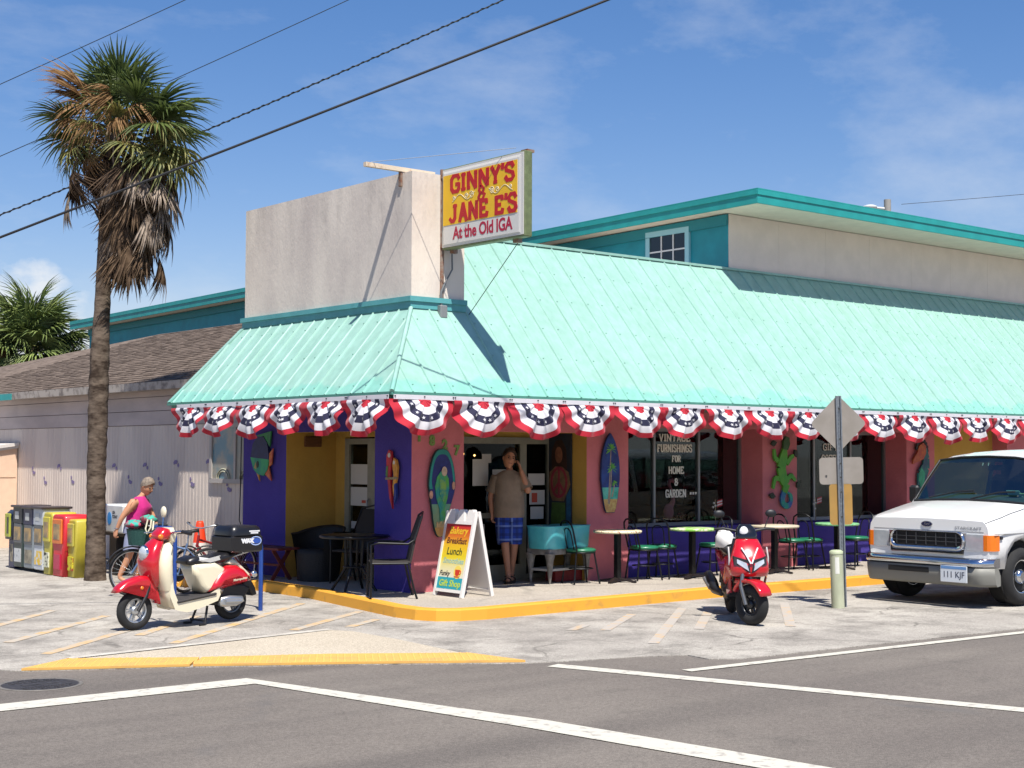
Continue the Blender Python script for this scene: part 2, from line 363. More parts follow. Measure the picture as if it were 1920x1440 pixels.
def stripe(name, pts, w, z, m):
    """a painted line as a thin strip along a polyline"""
    mb = MB(); L_, Rr = [], []
    for i, p in enumerate(pts):
        a = Vector(pts[max(0, i - 1)]); b = Vector(pts[min(len(pts) - 1, i + 1)]); d = (b - a).normalized(); nn = Vector((-d.y, d.x))
        k = 1
        if 0 < i < len(pts) - 1:
            d1 = (Vector(p) - a).normalized(); k = 1 / max(.5, d1.dot(d))
        L_.append(tuple(Vector(p) + nn * w / 2 * k)); Rr.append(tuple(Vector(p) - nn * w / 2 * k))
    for i in range(len(pts) - 1):
        mb.add([(*L_[i], z), (*L_[i + 1], z), (*Rr[i + 1], z), (*Rr[i], z)], [(0, 1, 2, 3)])
    return struct(mb.build(name, m))
stripe('crosswalk_line', [(-14, -4.18), (-4.66, -4.235), (-4.091, -7.109), (-3.5, -11.7)], .30, -.002, M_white)
stripe('crosswalk_line', [(-2.13, -5.08), (-.934, -8.937), (-.2, -11.3)], .19, -.003, M_white)
stripe('edge_line', [(-1.45, -6.047), (3.374, -6.329), (40, -8.42)], .12, -.001, M_white)
stripe('lot_edge_line', [(-5.29, -2.105), (-2.259, -1.68)], .11, .008, M_white_old)
for a, b in ([(-1.069, .811), (-4.075, -1.72)], [(-1.017, -.399), (-2.591, -1.5)], [(-1.344, -1.205), (-1.981, -1.62)], [(-3.944, -.444), (-5.344, -1.696)], [(-2.728, .349), (-4.058, -.931)],
             [(-3.535, .975), (-5.295, -.662)], [(-3.781, 1.888), (-5.808, -.2)], [(1.306, -2.563), (-.012, -3.51)], [(.163, -3.03), (-.3, -3.285)], [(2.294, -2.425), (-.398, -4.6)], [(2.561, -2.631), (.837, -4.051)], [(3.777, -2.756), (1.8, -4.5)]):
    stripe('parking_stripe', [a, b], .11, .004, M_yel_old if a[0] < -.9 else M_yel_faint)

# yellow tactile strip: two panels with raised domes
t = thing('tactile_paving', 'yellow strip of raised-dome tactile paving along the road edge of the corner ramp', 'tactile paving')
for pl in ([(-5.911, -2.568), (-4.68, -3.222), (-4.40, -2.862), (-5.362, -2.217)], [(-4.655, -3.235), (-3.45, -3.99), (-2.223, -4.818), (-2.312, -4.125), (-3.353, -3.398), (-4.378, -2.872)]):
    MB().prism(pl, .002, .022).build('panel', M_tact, t)
dm = MB()
def inside(p, poly):
    r = False
    for i in range(len(poly)):
        a, b = poly[i], poly[i - 1]
        if (a[1] > p[1]) != (b[1] > p[1]) and p[0] < (b[0] - a[0]) * (p[1] - a[1]) / (b[1] - a[1]) + a[0]: r = not r
    return r
PL = [(-5.85, -2.56), (-4.66, -3.19), (-3.45, -3.95), (-2.28, -4.75), (-2.34, -4.14), (-3.36, -3.42), (-4.39, -2.9), (-5.35, -2.25)]
ax = Vector((.84, -.545)); ay = Vector((.545, .84))
for i in range(-60, 60):
    for j in range(-20, 20):
        p = Vector((-4.1, -3.3)) + ax * i * .062 + ay * j * .062
        if inside(p, PL):
            dm.lathe([(.0145, .021), (.011, .028)], 6, Matrix.Translation((p.x, p.y, 0)))
dm.build('dome', M_tact, t, kind='stuff')

t = thing('manhole_cover', 'round dark iron manhole cover set in the road by the yellow tactile strip', 'manhole cover', (-6.06, -3.34, -.008))
M_iron = mat('cast_iron', '#4d4a4a', .6, .6, var=.3, vscale=20, bump=.4, bscale=40)
MB().lathe([(.335, .001), (.335, .006), (.30, .006), (.30, .001)], 32, caps=False).build('rim', mat('ring_iron', '#77726c', .7, .3, var=.2), t)
c = MB(); c.lathe([(.298, .0005), (.298, .005)], 32)
for i in range(-4, 5):
    for j in range(-4, 5):
        if (i * i + j * j) < 19 and not abs(j) < 2: c.cbox((i * .062, j * .062, .006), (.04, .03, .005))
c.cbox((0, 0, .006), (.3, .05, .005)); c.build('cover', M_iron, t)

# pavement with yellow kerb, following the surveyed kerb line
KL = [(-1.36, 4.9), (-1.2, 3.9), (-.62, 2.66), (-.64, 1.33), (-.93, -.42), (-1.04, -1.1), (-1.03, -1.5), (-.92, -1.75), (-.68, -1.90), (-.35, -1.95), (.03, -1.93), (2.0, -1.86), (3.6, -1.80), (6.81, -1.88), (12, -1.95), (20, -2.0)]
inn = []
for i, p in enumerate(KL):
    a = Vector(KL[max(0, i - 1)]); b = Vector(KL[min(len(KL) - 1, i + 1)]); d = (b - a).normalized(); inn.append(tuple(Vector(p) + Vector((-d.y, d.x)) * .15))
sheet('pavement', [(.9, 5.3)] + [(-1.2, 5.0)] + inn[1:] + [(20, .8), (.9, .8)], .128, M_walk, .15)
k = MB()
prof = [(0, -.02), (.012, .115), (.03, .132), (.15, .132), (.15, .02)]
rings = []
for p, q in zip(KL, inn):
    dv = Vector(q) - Vector(p); dv = dv / .15
    rings.append([(p[0] + dv.x * u, p[1] + dv.y * u, z) for u, z in prof])
k.loft(rings, False, False)
k.add(rings[0], [tuple(range(5))])
struct(k.build('kerb', M_kerb))

# ---------------------------------------------------------------- the corner restaurant
def stucco(name, c, var=.08): return mat(name, c, .85, var=var, vscale=2.2, bump=.6, bscale=32, spec=.2, detail=6)
M_pink = stucco('pink_stucco', '#c57277'); M_purple = stucco('purple_stucco', '#453a88'); M_yellow = stucco('yellow_stucco', '#bb9549')
M_cream = mat('cream_stucco', '#d2c5b9', .9, c2='#bcb0a8', vscale=1.1, lo=.36, hi=.6, bump=.3, bscale=35, spec=.2, detail=9, stretch=(1, 1, .45))
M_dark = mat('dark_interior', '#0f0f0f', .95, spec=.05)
def dirty_top(name, c, d, ztop):
    """stucco with soot-grey runs that start at the coping and thin out downwards"""
    m = mat(name, c, .9, c2=d, vscale=1.1, lo=.34, hi=.6, bump=.4, bscale=30, spec=.2, detail=9, stretch=(1, 1, .5))
    n, l, b = nodes(m); src = b.inputs['Base Color'].links[0].from_socket; tcn = n.new('ShaderNodeTexCoord')
    def nz(scale, sc, det):
        mp_ = n.new('ShaderNodeMapping'); mp_.inputs['Scale'].default_value = scale; l.new(tcn.outputs['Object'], mp_.inputs[0]); q = n.new('ShaderNodeTexNoise'); q.inputs['Scale'].default_value = sc; q.inputs['Detail'].default_value = det; q.inputs['Roughness'].default_value = .7; l.new(mp_.outputs[0], q.inputs['Vector']); return q.outputs[0]
    def mth(op, a, v):
        q = n.new('ShaderNodeMath'); q.operation = op; q.use_clamp = True
        for i, x in enumerate((a, v)):
            if isinstance(x, (int, float)): q.inputs[i].default_value = x
            else: l.new(x, q.inputs[i])
        return q.outputs[0]
    sp_ = n.new('ShaderNodeSeparateXYZ'); l.new(tcn.outputs['Object'], sp_.inputs[0])
    g = mth('MULTIPLY', mth('SUBTRACT', sp_.outputs[2], ztop - 1.25), .72)
    st = mth('MULTIPLY', mth('SUBTRACT', nz((2.6, 2.6, .28), 1.5, 7), .42), 3.2)
    sp2 = mth('MULTIPLY', mth('SUBTRACT', nz((1, 1, 1), 7, 8), .40), 2.5)
    f = mth('MULTIPLY', mth('MULTIPLY', g, st), mth('ADD', sp2, .25))
    mx_ = n.new('ShaderNodeMixRGB'); l.new(mth('MULTIPLY', f, .85), mx_.inputs[0]); l.new(src, mx_.inputs[1]); mx_.inputs[2].default_value = lin('#77726e'); l.new(mx_.outputs[0], b.inputs['Base Color']); return m
def mint_metal(name, c, d):
    m = mat(name, c, .42, c2=d, vscale=1.6, lo=.3, hi=.62, detail=7, spec=.4)
    # old drips of a second, stronger mint coat along the lowest part of the sheets
    n, l, b = nodes(m); src = b.inputs['Base Color'].links[0].from_socket
    tcn = n.new('ShaderNodeTexCoord'); sp_ = n.new('ShaderNodeSeparateXYZ'); l.new(tcn.outputs['Object'], sp_.inputs[0])
    nz = n.new('ShaderNodeTexNoise'); nz.inputs['Scale'].default_value = 1.9; nz.inputs['Detail'].default_value = 5; l.new(tcn.outputs['Object'], nz.inputs['Vector'])
    q = n.new('ShaderNodeMath'); q.operation = 'MULTIPLY_ADD'; q.inputs[1].default_value = .55; l.new(nz.outputs[0], q.inputs[0]); q.inputs[2].default_value = 2.46
    g = n.new('ShaderNodeMath'); g.operation = 'SUBTRACT'; l.new(q.outputs[0], g.inputs[0]); l.new(sp_.outputs[2], g.inputs[1])
    r_ = n.new('ShaderNodeValToRGB'); r_.color_ramp.elements[0].position = 0; r_.color_ramp.elements[1].position = .05; l.new(g.outputs[0], r_.inputs[0])
    k = n.new('ShaderNodeMath'); k.operation = 'MULTIPLY'; k.inputs[1].default_value = .55; l.new(r_.outputs[0], k.inputs[0])
    mx_ = n.new('ShaderNodeMixRGB'); l.new(k.outputs[0], mx_.inputs[0]); l.new(src, mx_.inputs[1]); mx_.inputs[2].default_value = lin('#6fb3a4')
    # chalky fading and faint dirt runs down the slope
    mp_ = n.new('ShaderNodeMapping'); mp_.inputs['Scale'].default_value = (5, 5, .35); l.new(tcn.outputs['Object'], mp_.inputs[0])
    n3 = n.new('ShaderNodeTexNoise'); n3.inputs['Scale'].default_value = 2.2; n3.inputs['Detail'].default_value = 6; l.new(mp_.outputs[0], n3.inputs['Vector'])
    r3_ = n.new('ShaderNodeValToRGB'); r3_.color_ramp.elements[0].position = .35; r3_.color_ramp.elements[1].position = .7; r3_.color_ramp.elements[0].color = (.91, .92, .91, 1); r3_.color_ramp.elements[1].color = (1.06, 1.06, 1.06, 1); l.new(n3.outputs[0], r3_.inputs[0])
    m2 = n.new('ShaderNodeMixRGB'); m2.blend_type = 'MULTIPLY'; m2.inputs[0].default_value = 1; l.new(mx_.outputs[0], m2.inputs[1]); l.new(r3_.outputs[0], m2.inputs[2])
    l.new(m2.outputs[0], b.inputs['Base Color']); return m
M_mint = mint_metal('mint_metal', '#90b6aa', '#88aea1')
M_teal = mat('teal_paint', '#188a98', .6, var=.12, vscale=3); M_teal2 = mat('teal_fascia', '#1f8f8c', .5, var=.1, vscale=4)
M_trim = mat('trim_teal', '#549a9c', .55, var=.1, vscale=5); M_drip = mat('drip_edge_green', '#4c8576', .5, var=.15, vscale=9)
M_alu = mat('window_aluminium', '#8d8f90', .45, .6); M_frame = mat('door_frame_grey', '#8b8878', .6, .1, var=.1)
M_glass = glass('shop_glass', '#e6eded', .86, .02, .13)

rest = thing('restaurant', 'low corner restaurant with mint ribbed metal roof and pink, purple and yellow stucco front', 'restaurant')
def wbox(a, b, m_other, m_mx=None, m_my=None, name='wall'):
    """wall block; the face towards -x and the face towards -y may have their own paint"""
    mb = MB(); mb.box(a, b); mb.mi = [0] * 6
    mb.mi[2] = 1; mb.mi[5] = 2
    return mb.build(name, [m_other, m_my or m_other, m_mx or m_other], rest)
Z0, ZT = .128, 2.50
wbox((0, 0, Z0), (.82, .80, ZT), M_yellow, M_purple, M_pink, 'pillar')
wbox((0, 2.98, Z0), (.84, 4.17, ZT), M_purple, M_purple, M_yellow, 'pillar')
wbox((.004, .80, 2.14), (.3, 2.98, ZT), M_yellow, M_purple, M_yellow, 'header')
wbox((.82, .004, 2.14), (2.95, .3, ZT), M_yellow, M_pink, M_pink, 'header')
wbox((2.95, 0, Z0), (3.74, .80, ZT), M_yellow, M_yellow, M_pink, 'pillar')
wbox((3.74, .004, 2.24), (6.59, .5, ZT), M_pink, name='header')
wbox((6.59, 0, Z0), (7.40, .80, ZT), M_pink, name='pillar')
wbox((7.40, .004, 2.24), (10.26, .5, ZT), M_pink, name='header')
wbox((10.26, 0, Z0), (11.06, .80, ZT), M_pink, name='pillar')
wbox((11.06, .3, Z0), (13.31, .5, ZT), M_yellow, name='wall')
wbox((13.31, 0, Z0), (18.0, .80, ZT), M_pink, name='wall')
wbox((3.74, .03, Z0), (6.59, .43, .80), M_purple, name='sill_wall')
wbox((7.40, .03, Z0), (10.26, .43, .80), M_purple, name='sill_wall')
# yellow wall round the two doors, inside the recessed porches
wbox((.82, 2.74, Z0), (.90, 2.98, 2.44), M_yellow)
wbox((.82, .80, 2.08), (.90, 2.74, 2.44), M_yellow)
wbox((.90, .78, 2.08), (2.95, .86, 2.44), M_yellow)
# dark rooms behind the glass
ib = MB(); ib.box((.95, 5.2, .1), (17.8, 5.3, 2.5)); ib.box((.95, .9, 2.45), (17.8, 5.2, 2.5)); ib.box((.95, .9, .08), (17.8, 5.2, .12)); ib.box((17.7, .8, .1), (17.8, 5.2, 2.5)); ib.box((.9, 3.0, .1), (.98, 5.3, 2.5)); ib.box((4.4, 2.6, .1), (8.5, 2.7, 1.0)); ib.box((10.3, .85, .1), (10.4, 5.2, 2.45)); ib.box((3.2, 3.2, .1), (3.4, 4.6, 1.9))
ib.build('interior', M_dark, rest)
# upper body behind the roof ridge and under the parapet
wb = MB(); wb.box((.752, .93, 2.6), (17.9, 3.9, 4.70)); wb.box((-.06, -.06, 2.6), (.74, 4.02, 3.64)); wb.box((.752, -.05, 2.6), (.9, .93, 3.55))
wb.build('upper_wall', M_cream, rest)

# shop windows
def shop_window(x0, x1, name='window'):
    f = MB(); y0, y1 = .43, .48; zb, zt = .80, 2.24; n = 3
    f.box((x0, y0, zb), (x1, y1, zb + .05)); f.box((x0, y0, zt - .05), (x1, y1, zt))
    w = (x1 - x0) / n
    for i in range(n + 1):
        xx = min(max(x0 + i * w, x0 + .02), x1 - .02); f.box((xx - .02, y0 - .006, zb + .05), (xx + .02, y1 + .006, zt - .05))
    o = f.build(name, M_alu, rest)
    for i in range(n): MB().box((x0 + i * w + .02, .452, zb + .05), (x0 + (i + 1) * w - .02, .458, zt - .05)).build('pane', M_glass, o)
    return o
win1 = shop_window(3.74, 6.59); win2 = shop_window(7.40, 10.26)
M_letter = mat('window_lettering', '#d6d3c8', .7)
def window_text(rows, xc, parent):
    mb = MB()
    for txt, w, h, z, dx in rows:
        M = FACE_R(xc + dx, z, .447)
        letters(mb, txt, w * .9, h * .84, .021, M, .001)
        if txt == 'GARDEN':
            for i in range(3): mb.prism([(w / 2 + .06 + i * .055, -.02), (w / 2 + .095 + i * .055, -.02), (w / 2 + .095 + i * .055, .015), (w / 2 + .06 + i * .055, .015)], 0, .002, M)
    return mb.build('lettering', M_letter, parent, kind='stuff')
window_text([('VINTAGE', .74, .12, 2.10, 0), ('FURNISHINGS', .82, .13, 1.945, .0), ('FOR', .2, .105, 1.79, .03), ('HOME', .36, .12, 1.62, .03), ('&', .085, .12, 1.445, .03), ('GARDEN', .48, .13, 1.275, .02)], 5.14, win1)
window_text([('GIFT', .42, .125, 1.985, 0), ('COFFEE', .62, .13, 1.80, .05)], 8.80, win2)
put('lettering', text_mesh('OPEN', .2, mat('faint_neon', '#7d7a4d', .6), .001, 0, .25), FACE_R(3.98, 1.47, .9), win1)

# doors
M_paper = mat('paper_notice', '#b9b6ae', .8); M_red_print = mat('red_print', '#b04a38', .8); M_yel_print = mat('yellow_print', '#b89a3c', .8)
def dbox(nm, a, b, m, parent): return MB().box(a, b).build(nm, m, parent)
d = MB(); d.box((.90, .74, 1.99), (2.95, .80, 2.08)); d.box((2.385, .741, Z0), (2.50, .801, 1.99)); d.box((2.895, .741, Z0), (2.95, .801, 1.99)); d.box((.90, .741, Z0), (.98, .801, 1.99)); d.box((.98, .743, Z0), (2.385, .79, .34)); d.box((2.5, .743, Z0), (2.895, .79, .2)); d.box((.98, .745, .98), (2.385, .785, 1.05))
df = d.build('door', M_frame, rest)
dbox('pane', (.98, .766, 1.05), (2.385, .772, 1.99), M_glass, df); dbox('pane', (.98, .766, .34), (2.385, .772, .98), M_glass, df); dbox('pane', (2.5, .766, .2), (2.895, .772, 1.99), M_glass, df)
for a in ((1.56, 1.42, .27, .36, M_paper), (1.72, 1.73, .16, .12, M_paper), (1.42, .70, .35, .2, M_paper), (1.9, 1.3, .25, .34, M_paper), (2.54, 1.42, .3, .16, M_paper), (2.56, 1.15, .28, .2, M_paper), (2.58, .95, .24, .17, M_paper), (2.53, .45, .33, .34, M_paper)):
    NK = globals().get('NK', 0) + 1; dbox('notice', (a[0], .7575 - .0012 * NK, a[1]), (a[0] + a[2], .758 - .0012 * NK, a[1] + a[3]), a[4], df)
dbox('notice', (2.60, .744, 1.18), (2.7, .745, 1.31), M_red_print, df)
MB().tube([(2.33, .735, .85), (2.33, .70, .87), (2.33, .70, 1.2), (2.33, .735, 1.22)], .012).build('handle', M_alu, df)
for xx, zb in ((1.86, 1.85), (2.06, 1.83)):
    lp = MB(); lp.ball((xx, 1.35, zb), .014, 8); o = lp.build('lamp_bulb', mat('warm_bulb', '#ffb56a', emit=7), rest)
d = MB(); d.box((.815, 2.0, Z0), (.885, 2.17, 2.06)); d.box((.816, 2.63, Z0), (.884, 2.74, 2.06)); d.box((.817, 2.17, 1.98), (.883, 2.63, 2.06)); d.box((.818, 2.17, Z0), (.88, 2.63, .32)); d.box((.816, .80, Z0), (.884, 2.0, 2.08))
dl = d.build('door', M_frame, rest)
dbox('pane', (.848, 2.17, .32), (.854, 2.63, 1.98), M_glass, dl)
for a in ((2.2, 1.42, .42, .28), (2.2, 1.12, .42, .26), (2.22, .8, .38, .1)): dbox('notice', (.841, a[0], a[1]), (.844, a[0] + a[2], a[1] + a[3]), M_paper, dl)
dbox('notice', (.838, 2.24, 1.16), (.840, 2.34, 1.2), M_red_print, dl)
MB().tube([(.80, 2.1, .95), (.77, 2.1, .97), (.77, 2.1, 1.2), (.80, 2.1, 1.22)], .012).build('handle', M_alu, dl)

# roof: deck, ribbed mint panels, screws, drip edge, ridge flashing
EV, HE, KS = 1.02, 2.565, 1.165
SL = math.sqrt(1 + KS * KS)
rf = MB()
rf.box((-.97, -.97, 2.47), (18, .0, 2.505)); rf.box((-.97, 0.002, 2.472), (-.002, 4.5, 2.503))
roof = rf.build('roof', mat('soffit_board', '#6c6a66', .8), rest)
dr = MB(); dr.box((-1.035, -1.035, 2.525), (18, -.995, 2.56)); dr.box((-1.034, -.995, 2.526), (-.994, 4.56, 2.559)); dr.box((-.99, -.993, 2.46), (18, -.965, 2.526)); dr.box((-.992, -.96, 2.461), (-.966, 4.5, 2.525)); dr.build('drip_edge', M_drip, roof)
def slope_pt(kind, u, v, n=0):
    run = v / SL; h = HE + run * KS; nx = KS / SL; nz = 1 / SL
    if kind == 'R': return (u, -EV + run - nx * n, h + nz * n)
    return (-EV + run - nx * n, u, h + nz * n)
def slope_panels(kind, poly, u0, u1, w):
    """one panel per sheet: a pan with a tall rib at its edge and a low one in its middle, clipped to the slope"""
    u = u0
    while u < u1 - 1e-6:
        c = clip(clip(poly, 0, u, False), 0, u + w, True)
        if len(c) > 2:
            mb = MB(); n = len(c)
            mb.add([slope_pt(kind, *p, 0) for p in c] + [slope_pt(kind, *p, -.03) for p in c], [tuple(range(n)), tuple(range(n, 2 * n))[::-1]] + [(i, (i + 1) % n, n + (i + 1) % n, n + i) for i in range(n)])
            for ru, rw, rh in ((u + .02, .032, .018), (u + w / 2, .028, .012)):
                q = clip(clip(poly, 0, ru - .002, False), 0, ru + .002, True)
                if len(q) < 3: continue
                v0 = min(p[1] for p in q); v1 = max(p[1] for p in q)
                rr = [[slope_pt(kind, ru + a * rw / 2, v, h) for a, h in ((-1, .0), (-.45, rh), (.45, rh), (1, 0))] for v in (v0, v1)]
                mb.loft(rr, False, True)
                v = v0 + .12
                while v < v1: screws.append(slope_pt(kind, ru + .05, v, .004)); v += .56
            mb.build('roof_panel', M_mint, roof)
        u += w
screws = []
VR = (.91 + EV) * SL
VP = (-.08 + EV) * SL
slope_panels('R', [(-EV, 0), (.75, 0), (.75, VP), (-.08, VP)], -EV, .75, .59)
slope_panels('R', [(.75, 0), (17.9, 0), (17.9, VR), (.75, VR)], .75, 17.9, .572)
slope_panels('L', [(-EV, 0), (4.56, 0), (4.10, VP + .03), (-.08, VP)], -EV, 4.56, .57)
sm = MB()
for p in screws: sm.cbox(p, (.014, .014, .010))
sm.build('screw', mat('screw_head', '#7da396', .5, .2), roof, kind='stuff')
rd = MB()
rd.tube([(-1.03, -1.03, 2.57), (-.09, -.09, 3.655)], .03, 6)
rd.build('hip_cap', M_mint, roof); rd = MB(); rd.box((.75, .86, 4.79), (6.82, 1.02, 4.825)); rd.build('ridge_cap', M_mint, roof); rd = MB(); rd.box((6.82, .86, 4.79), (17.9, .925, 4.825)); rd.build('ridge_cap', M_mint, roof); rd = MB()
rd.loft([[slope_pt('L', 4.56, 0, .015), slope_pt('L', 4.46, 0, .02), slope_pt('L', 4.46, 0, -.05), slope_pt('L', 4.57, 0, -.05)], [slope_pt('L', 4.11, VP + .03, .015), slope_pt('L', 4.01, VP + .03, .02), slope_pt('L', 4.01, VP + .03, -.05), slope_pt('L', 4.12, VP + .03, -.05)]], True, True)
rd.build('rake_trim', M_mint, roof)
# parapet box with teal moulding
pp = MB(); pp.box((-.08, -.08, 3.80), (.75, 4.04, 5.37)); par = pp.build('parapet', dirty_top('parapet_stucco', '#d7ccbf', '#bfb4ab', 5.37), rest)
tb = MB()
for dz, h, o in ((3.74, .062, .05), (3.655, .085, .028), (3.60, .055, .012)):
    tb.box((-.08 - o, -.08 - o, dz), (.75 + o * .3, 4.04 + o, dz + h))
tb.build('moulding', M_trim, par)
st = MB(); st.box((-.0815, .6, 4.3), (-.0805, .604, 4.31)); 

# ---------------------------------------------------------------- rear building
rear = thing('rear_building', 'teal and pale pink upper building with flat overhanging roof behind the mint metal roof', 'building')
XW, YW = 6.87, .93
def zr(y): return 5.91 - .0137 * y
wv = MB(); wv.add([(XW, YW, 2.6), (XW, 25.2, 2.6), (XW, 25.2, zr(25.2) - .2), (XW, YW, zr(YW) - .2)], [(0, 1, 2, 3)]); wv.add([(XW + 14, YW, 2.6), (XW + 14, 25.2, 2.6), (XW + 14, 25.2, zr(25.2) - .2), (XW + 14, YW, zr(YW) - .2)], [(0, 1, 2, 3)]); wv.add([(XW, 25.2, 2.6), (XW + 14, 25.2, 2.6), (XW + 14, 25.2, zr(25.2) - .2), (XW, 25.2, zr(25.2) - .2)], [(0, 1, 2, 3)])
wv.build('side_wall', M_teal, rear)
M_pwall = mat('pale_pink_board', '#dccdc3', .8, var=.05, vscale=3, bump=.15, bscale=30)
for i in range(12):
    x0 = XW + .002 + i * 1.22
    MB().box((x0, YW - .012, 2.6), (x0 + 1.217, YW, zr(YW) - .2)).build('board', M_pwall, rear)
r = MB()
xs0, xs1, ys0, ys1 = 6.45, 22, -.04, 25.55
def rq(x0, x1, y0, y1, dz0, dz1, m=0):
    r.m = m; r.add([(x0, y0, zr(y0) - dz1), (x1, y0, zr(y0) - dz1), (x1, y1, zr(y1) - dz1), (x0, y1, zr(y1) - dz1), (x0, y0, zr(y0) - dz0), (x1, y0, zr(y0) - dz0), (x1, y1, zr(y1) - dz0), (x0, y1, zr(y1) - dz0)], [(0, 3, 2, 1), (4, 5, 6, 7), (0, 1, 5, 4), (1, 2, 6, 5), (2, 3, 7, 6), (3, 0, 4, 7)])
rq(xs0 + .02, xs1, ys0 + .02, ys1 - .02, .02, .19)
rr_ = r.build('roof', mat('soffit_paint', '#ddd5c4', .8, var=.06, vscale=4), rear)
r = MB(); rq(xs0 - .02, xs1, ys0 - .02, ys0 + .015, .07, .21); rq(xs0 - .03, xs1, ys0 - .035, ys0 - .022, .0, .08); rq(xs0 - .02, xs0 + .015, ys0 + .016, ys1, .06, .21); rq(xs0 - .035, xs0 - .022, ys0 - .02, ys1, .0, .075); rq(xs0 - .03, xs1, ys0 - .03, ys1, -.02, -.004)
r.build('fascia', M_teal2, rr_)
r = MB(); rq(XW - .05, XW - .01, YW, 25.2, .21, .38); r.build('frieze', mat('frieze_teal', '#157a86', .6), rear)
M_wht = mat('pale_trim', '#8cc3cf', .6)
w = MB(); y0, y1, zb, zt = 1.84, 2.66, 4.72, 5.50
for a, b in (((XW - .05, y0 - .09, zb), (XW - .002, y0, zt)), ((XW - .05, y1, zb), (XW - .002, y1 + .09, zt)), ((XW - .052, y0 - .09, zt), (XW - .002, y1 + .09, zt + .09)), ((XW - .05, y0 - .09, zb - .08), (XW - .002, y1 + .09, zb))): w.box(a, b)
wf = w.build('window', M_wht, rear)
MB().box((XW - .03, y0, zb), (XW - .022, y1, zt)).build('pane', mat('dark_pane', '#18222a', .08, spec=.6), wf)
w = MB()
for i in range(1, 3): yy = y0 + (y1 - y0) * i / 3; w.box((XW - .042, yy - .012, zb), (XW - .031, yy + .012, zt))
for zz_ in (4.98, 5.24): w.box((XW - .0415, y0, zz_ - .012), (XW - .0312, y1, zz_ + .012))
w.build('muntin', mat('muntin_white', '#cfd6d6', .6), wf)

# ---------------------------------------------------------------- siding building on the left
side = thing('siding_building', 'low grey-lavender building with grooved wood siding and brown shingle roof left of the restaurant', 'building')
M_sid = mat('grey_siding', '#cdbfb2', .85, c2='#baaca2', vscale=1.6, lo=.38, hi=.6, bump=.25, bscale=40, stretch=(1, 1, .25), detail=7)
M_sid2 = mat('grey_board', '#b8aaa4', .85, c2='#a79b96', vscale=1.5, lo=.4, hi=.6, bump=.2, bscale=30, stretch=(1, .4, 1))
XS = .30
def siding_panel(wd):
    mb = MB(); pr = []; x = 0; n = int(wd / .102)
    for i in range(n):
        a = i * wd / n; b = (i + 1) * wd / n
        pr += [(a, .007), (a + .010, 0), (b - .010, 0), (b - .001, .007)]
    mb.loft([[(d_, y, z) for y, d_ in pr] for z in (0, 2.28)], False); return mb
spm = siding_panel(1.215).mesh('siding_panel', M_sid)
for i in range(9):
    o = newobj('siding_panel', spm, side); o.location = (XS, 4.16 + i * 1.22, .02)
b_ = MB(); b_.box((XS + .013, 4.1, 0), (XS + .3, 30, 2.95)); b_.build('wall', mat('wall_core', '#6f6664', .9), side)
for z0_, z1_, o in ((2.31, 2.535, .016), (2.545, 2.77, .010), (2.78, 2.96, .004)):
    MB().box((XS - o, 4.1, z0_), (XS + .0125, 15.2, z1_)).build('board', M_sid2, side)
    MB().box((XS - o, 15.21, z0_), (XS + .0125, 30, z1_)).build('board', M_sid2, side)
MB().box((XS, 15.14, 0), (XS + .0128, 30, 2.3)).build('board', M_sid2, side)
# shingle roof in stepped courses, hip at the far end
kk = .40; XE, ZE = .02, 2.965; YR0, YR1, XR = 4.6, 14.2, 3.55
M_sh = mat('brown_shingle', '#776a60', .95, c2='#5c5149', vscale=9, lo=.35, hi=.62, bump=.6, bscale=30, stretch=(1, .35, 1), detail=6, spec=.1)
sh = MB(); nC = 30; dx = (XR - XE) / nC
yl = lambda x: 18.6 - (x - XE) * 1.3
for i in range(nC):
    x0 = XE + i * dx; x1 = x0 + dx; za = ZE + (x0 - XE) * kk; zb_ = ZE + (x1 - XE) * kk
    y = 4.2
    while y < yl(x0):
        ww = random.uniform(.24, .36); lift = random.uniform(.006, .02); ye = min(y + ww - .006, yl(x0))
        sh.add([(x0 - .01, y, za + lift), (x0 - .01, ye, za + lift), (x1 + .02, min(ye, yl(x1)), zb_ + .004), (x1 + .02, min(y, yl(x1)), zb_ + .004), (x0 - .01, y, za - .01), (x0 - .01, ye, za - .01)], [(0, 1, 2, 3), (0, 4, 5, 1)]); y += ww
sr = MB(); sr.add([(XE, 4.2, ZE), (XE, 30, ZE), (XR, 14.1, ZE + (XR - XE) * kk), (XR, 4.2, ZE + (XR - XE) * kk)], [(0, 1, 2, 3)]); sr.add([(XE, 18.6, ZE), (XR, 14.1, ZE + (XR - XE) * kk), (6.8, 18.6, ZE), (6.8, 30, 2.9), (XE, 30, 2.9)], [(0, 1, 2, 3, 4)]); sr.add([(XR, 4.2, ZE + (XR - XE) * kk), (XR, 14.1, ZE + (XR - XE) * kk), (6.8, 18.6, ZE), (6.8, 4.2, ZE)], [(0, 1, 2, 3)])
for p in sr.v[:]: pass
sro = sr.build('roof', M_sh, side); sh.build('shingle', M_sh, sro, kind='stuff')
fa = MB(); fa.box((XE - .03, 4.2, ZE - .10), (XE, 18.7, ZE + .03)); fa.box((XE, 4.2, ZE - .09), (XS - .02, 18.7, ZE - .07)); fa.build('fascia', mat('eave_board', '#a39a90', .8, c2='#6f665f', vscale=6, lo=.35, hi=.55), sro)
fa = MB(); fa.box((XE - .045, 13.1, ZE - .11), (XE - .031, 30, ZE + .01)); fa.build('gutter_board', M_teal2, sro)
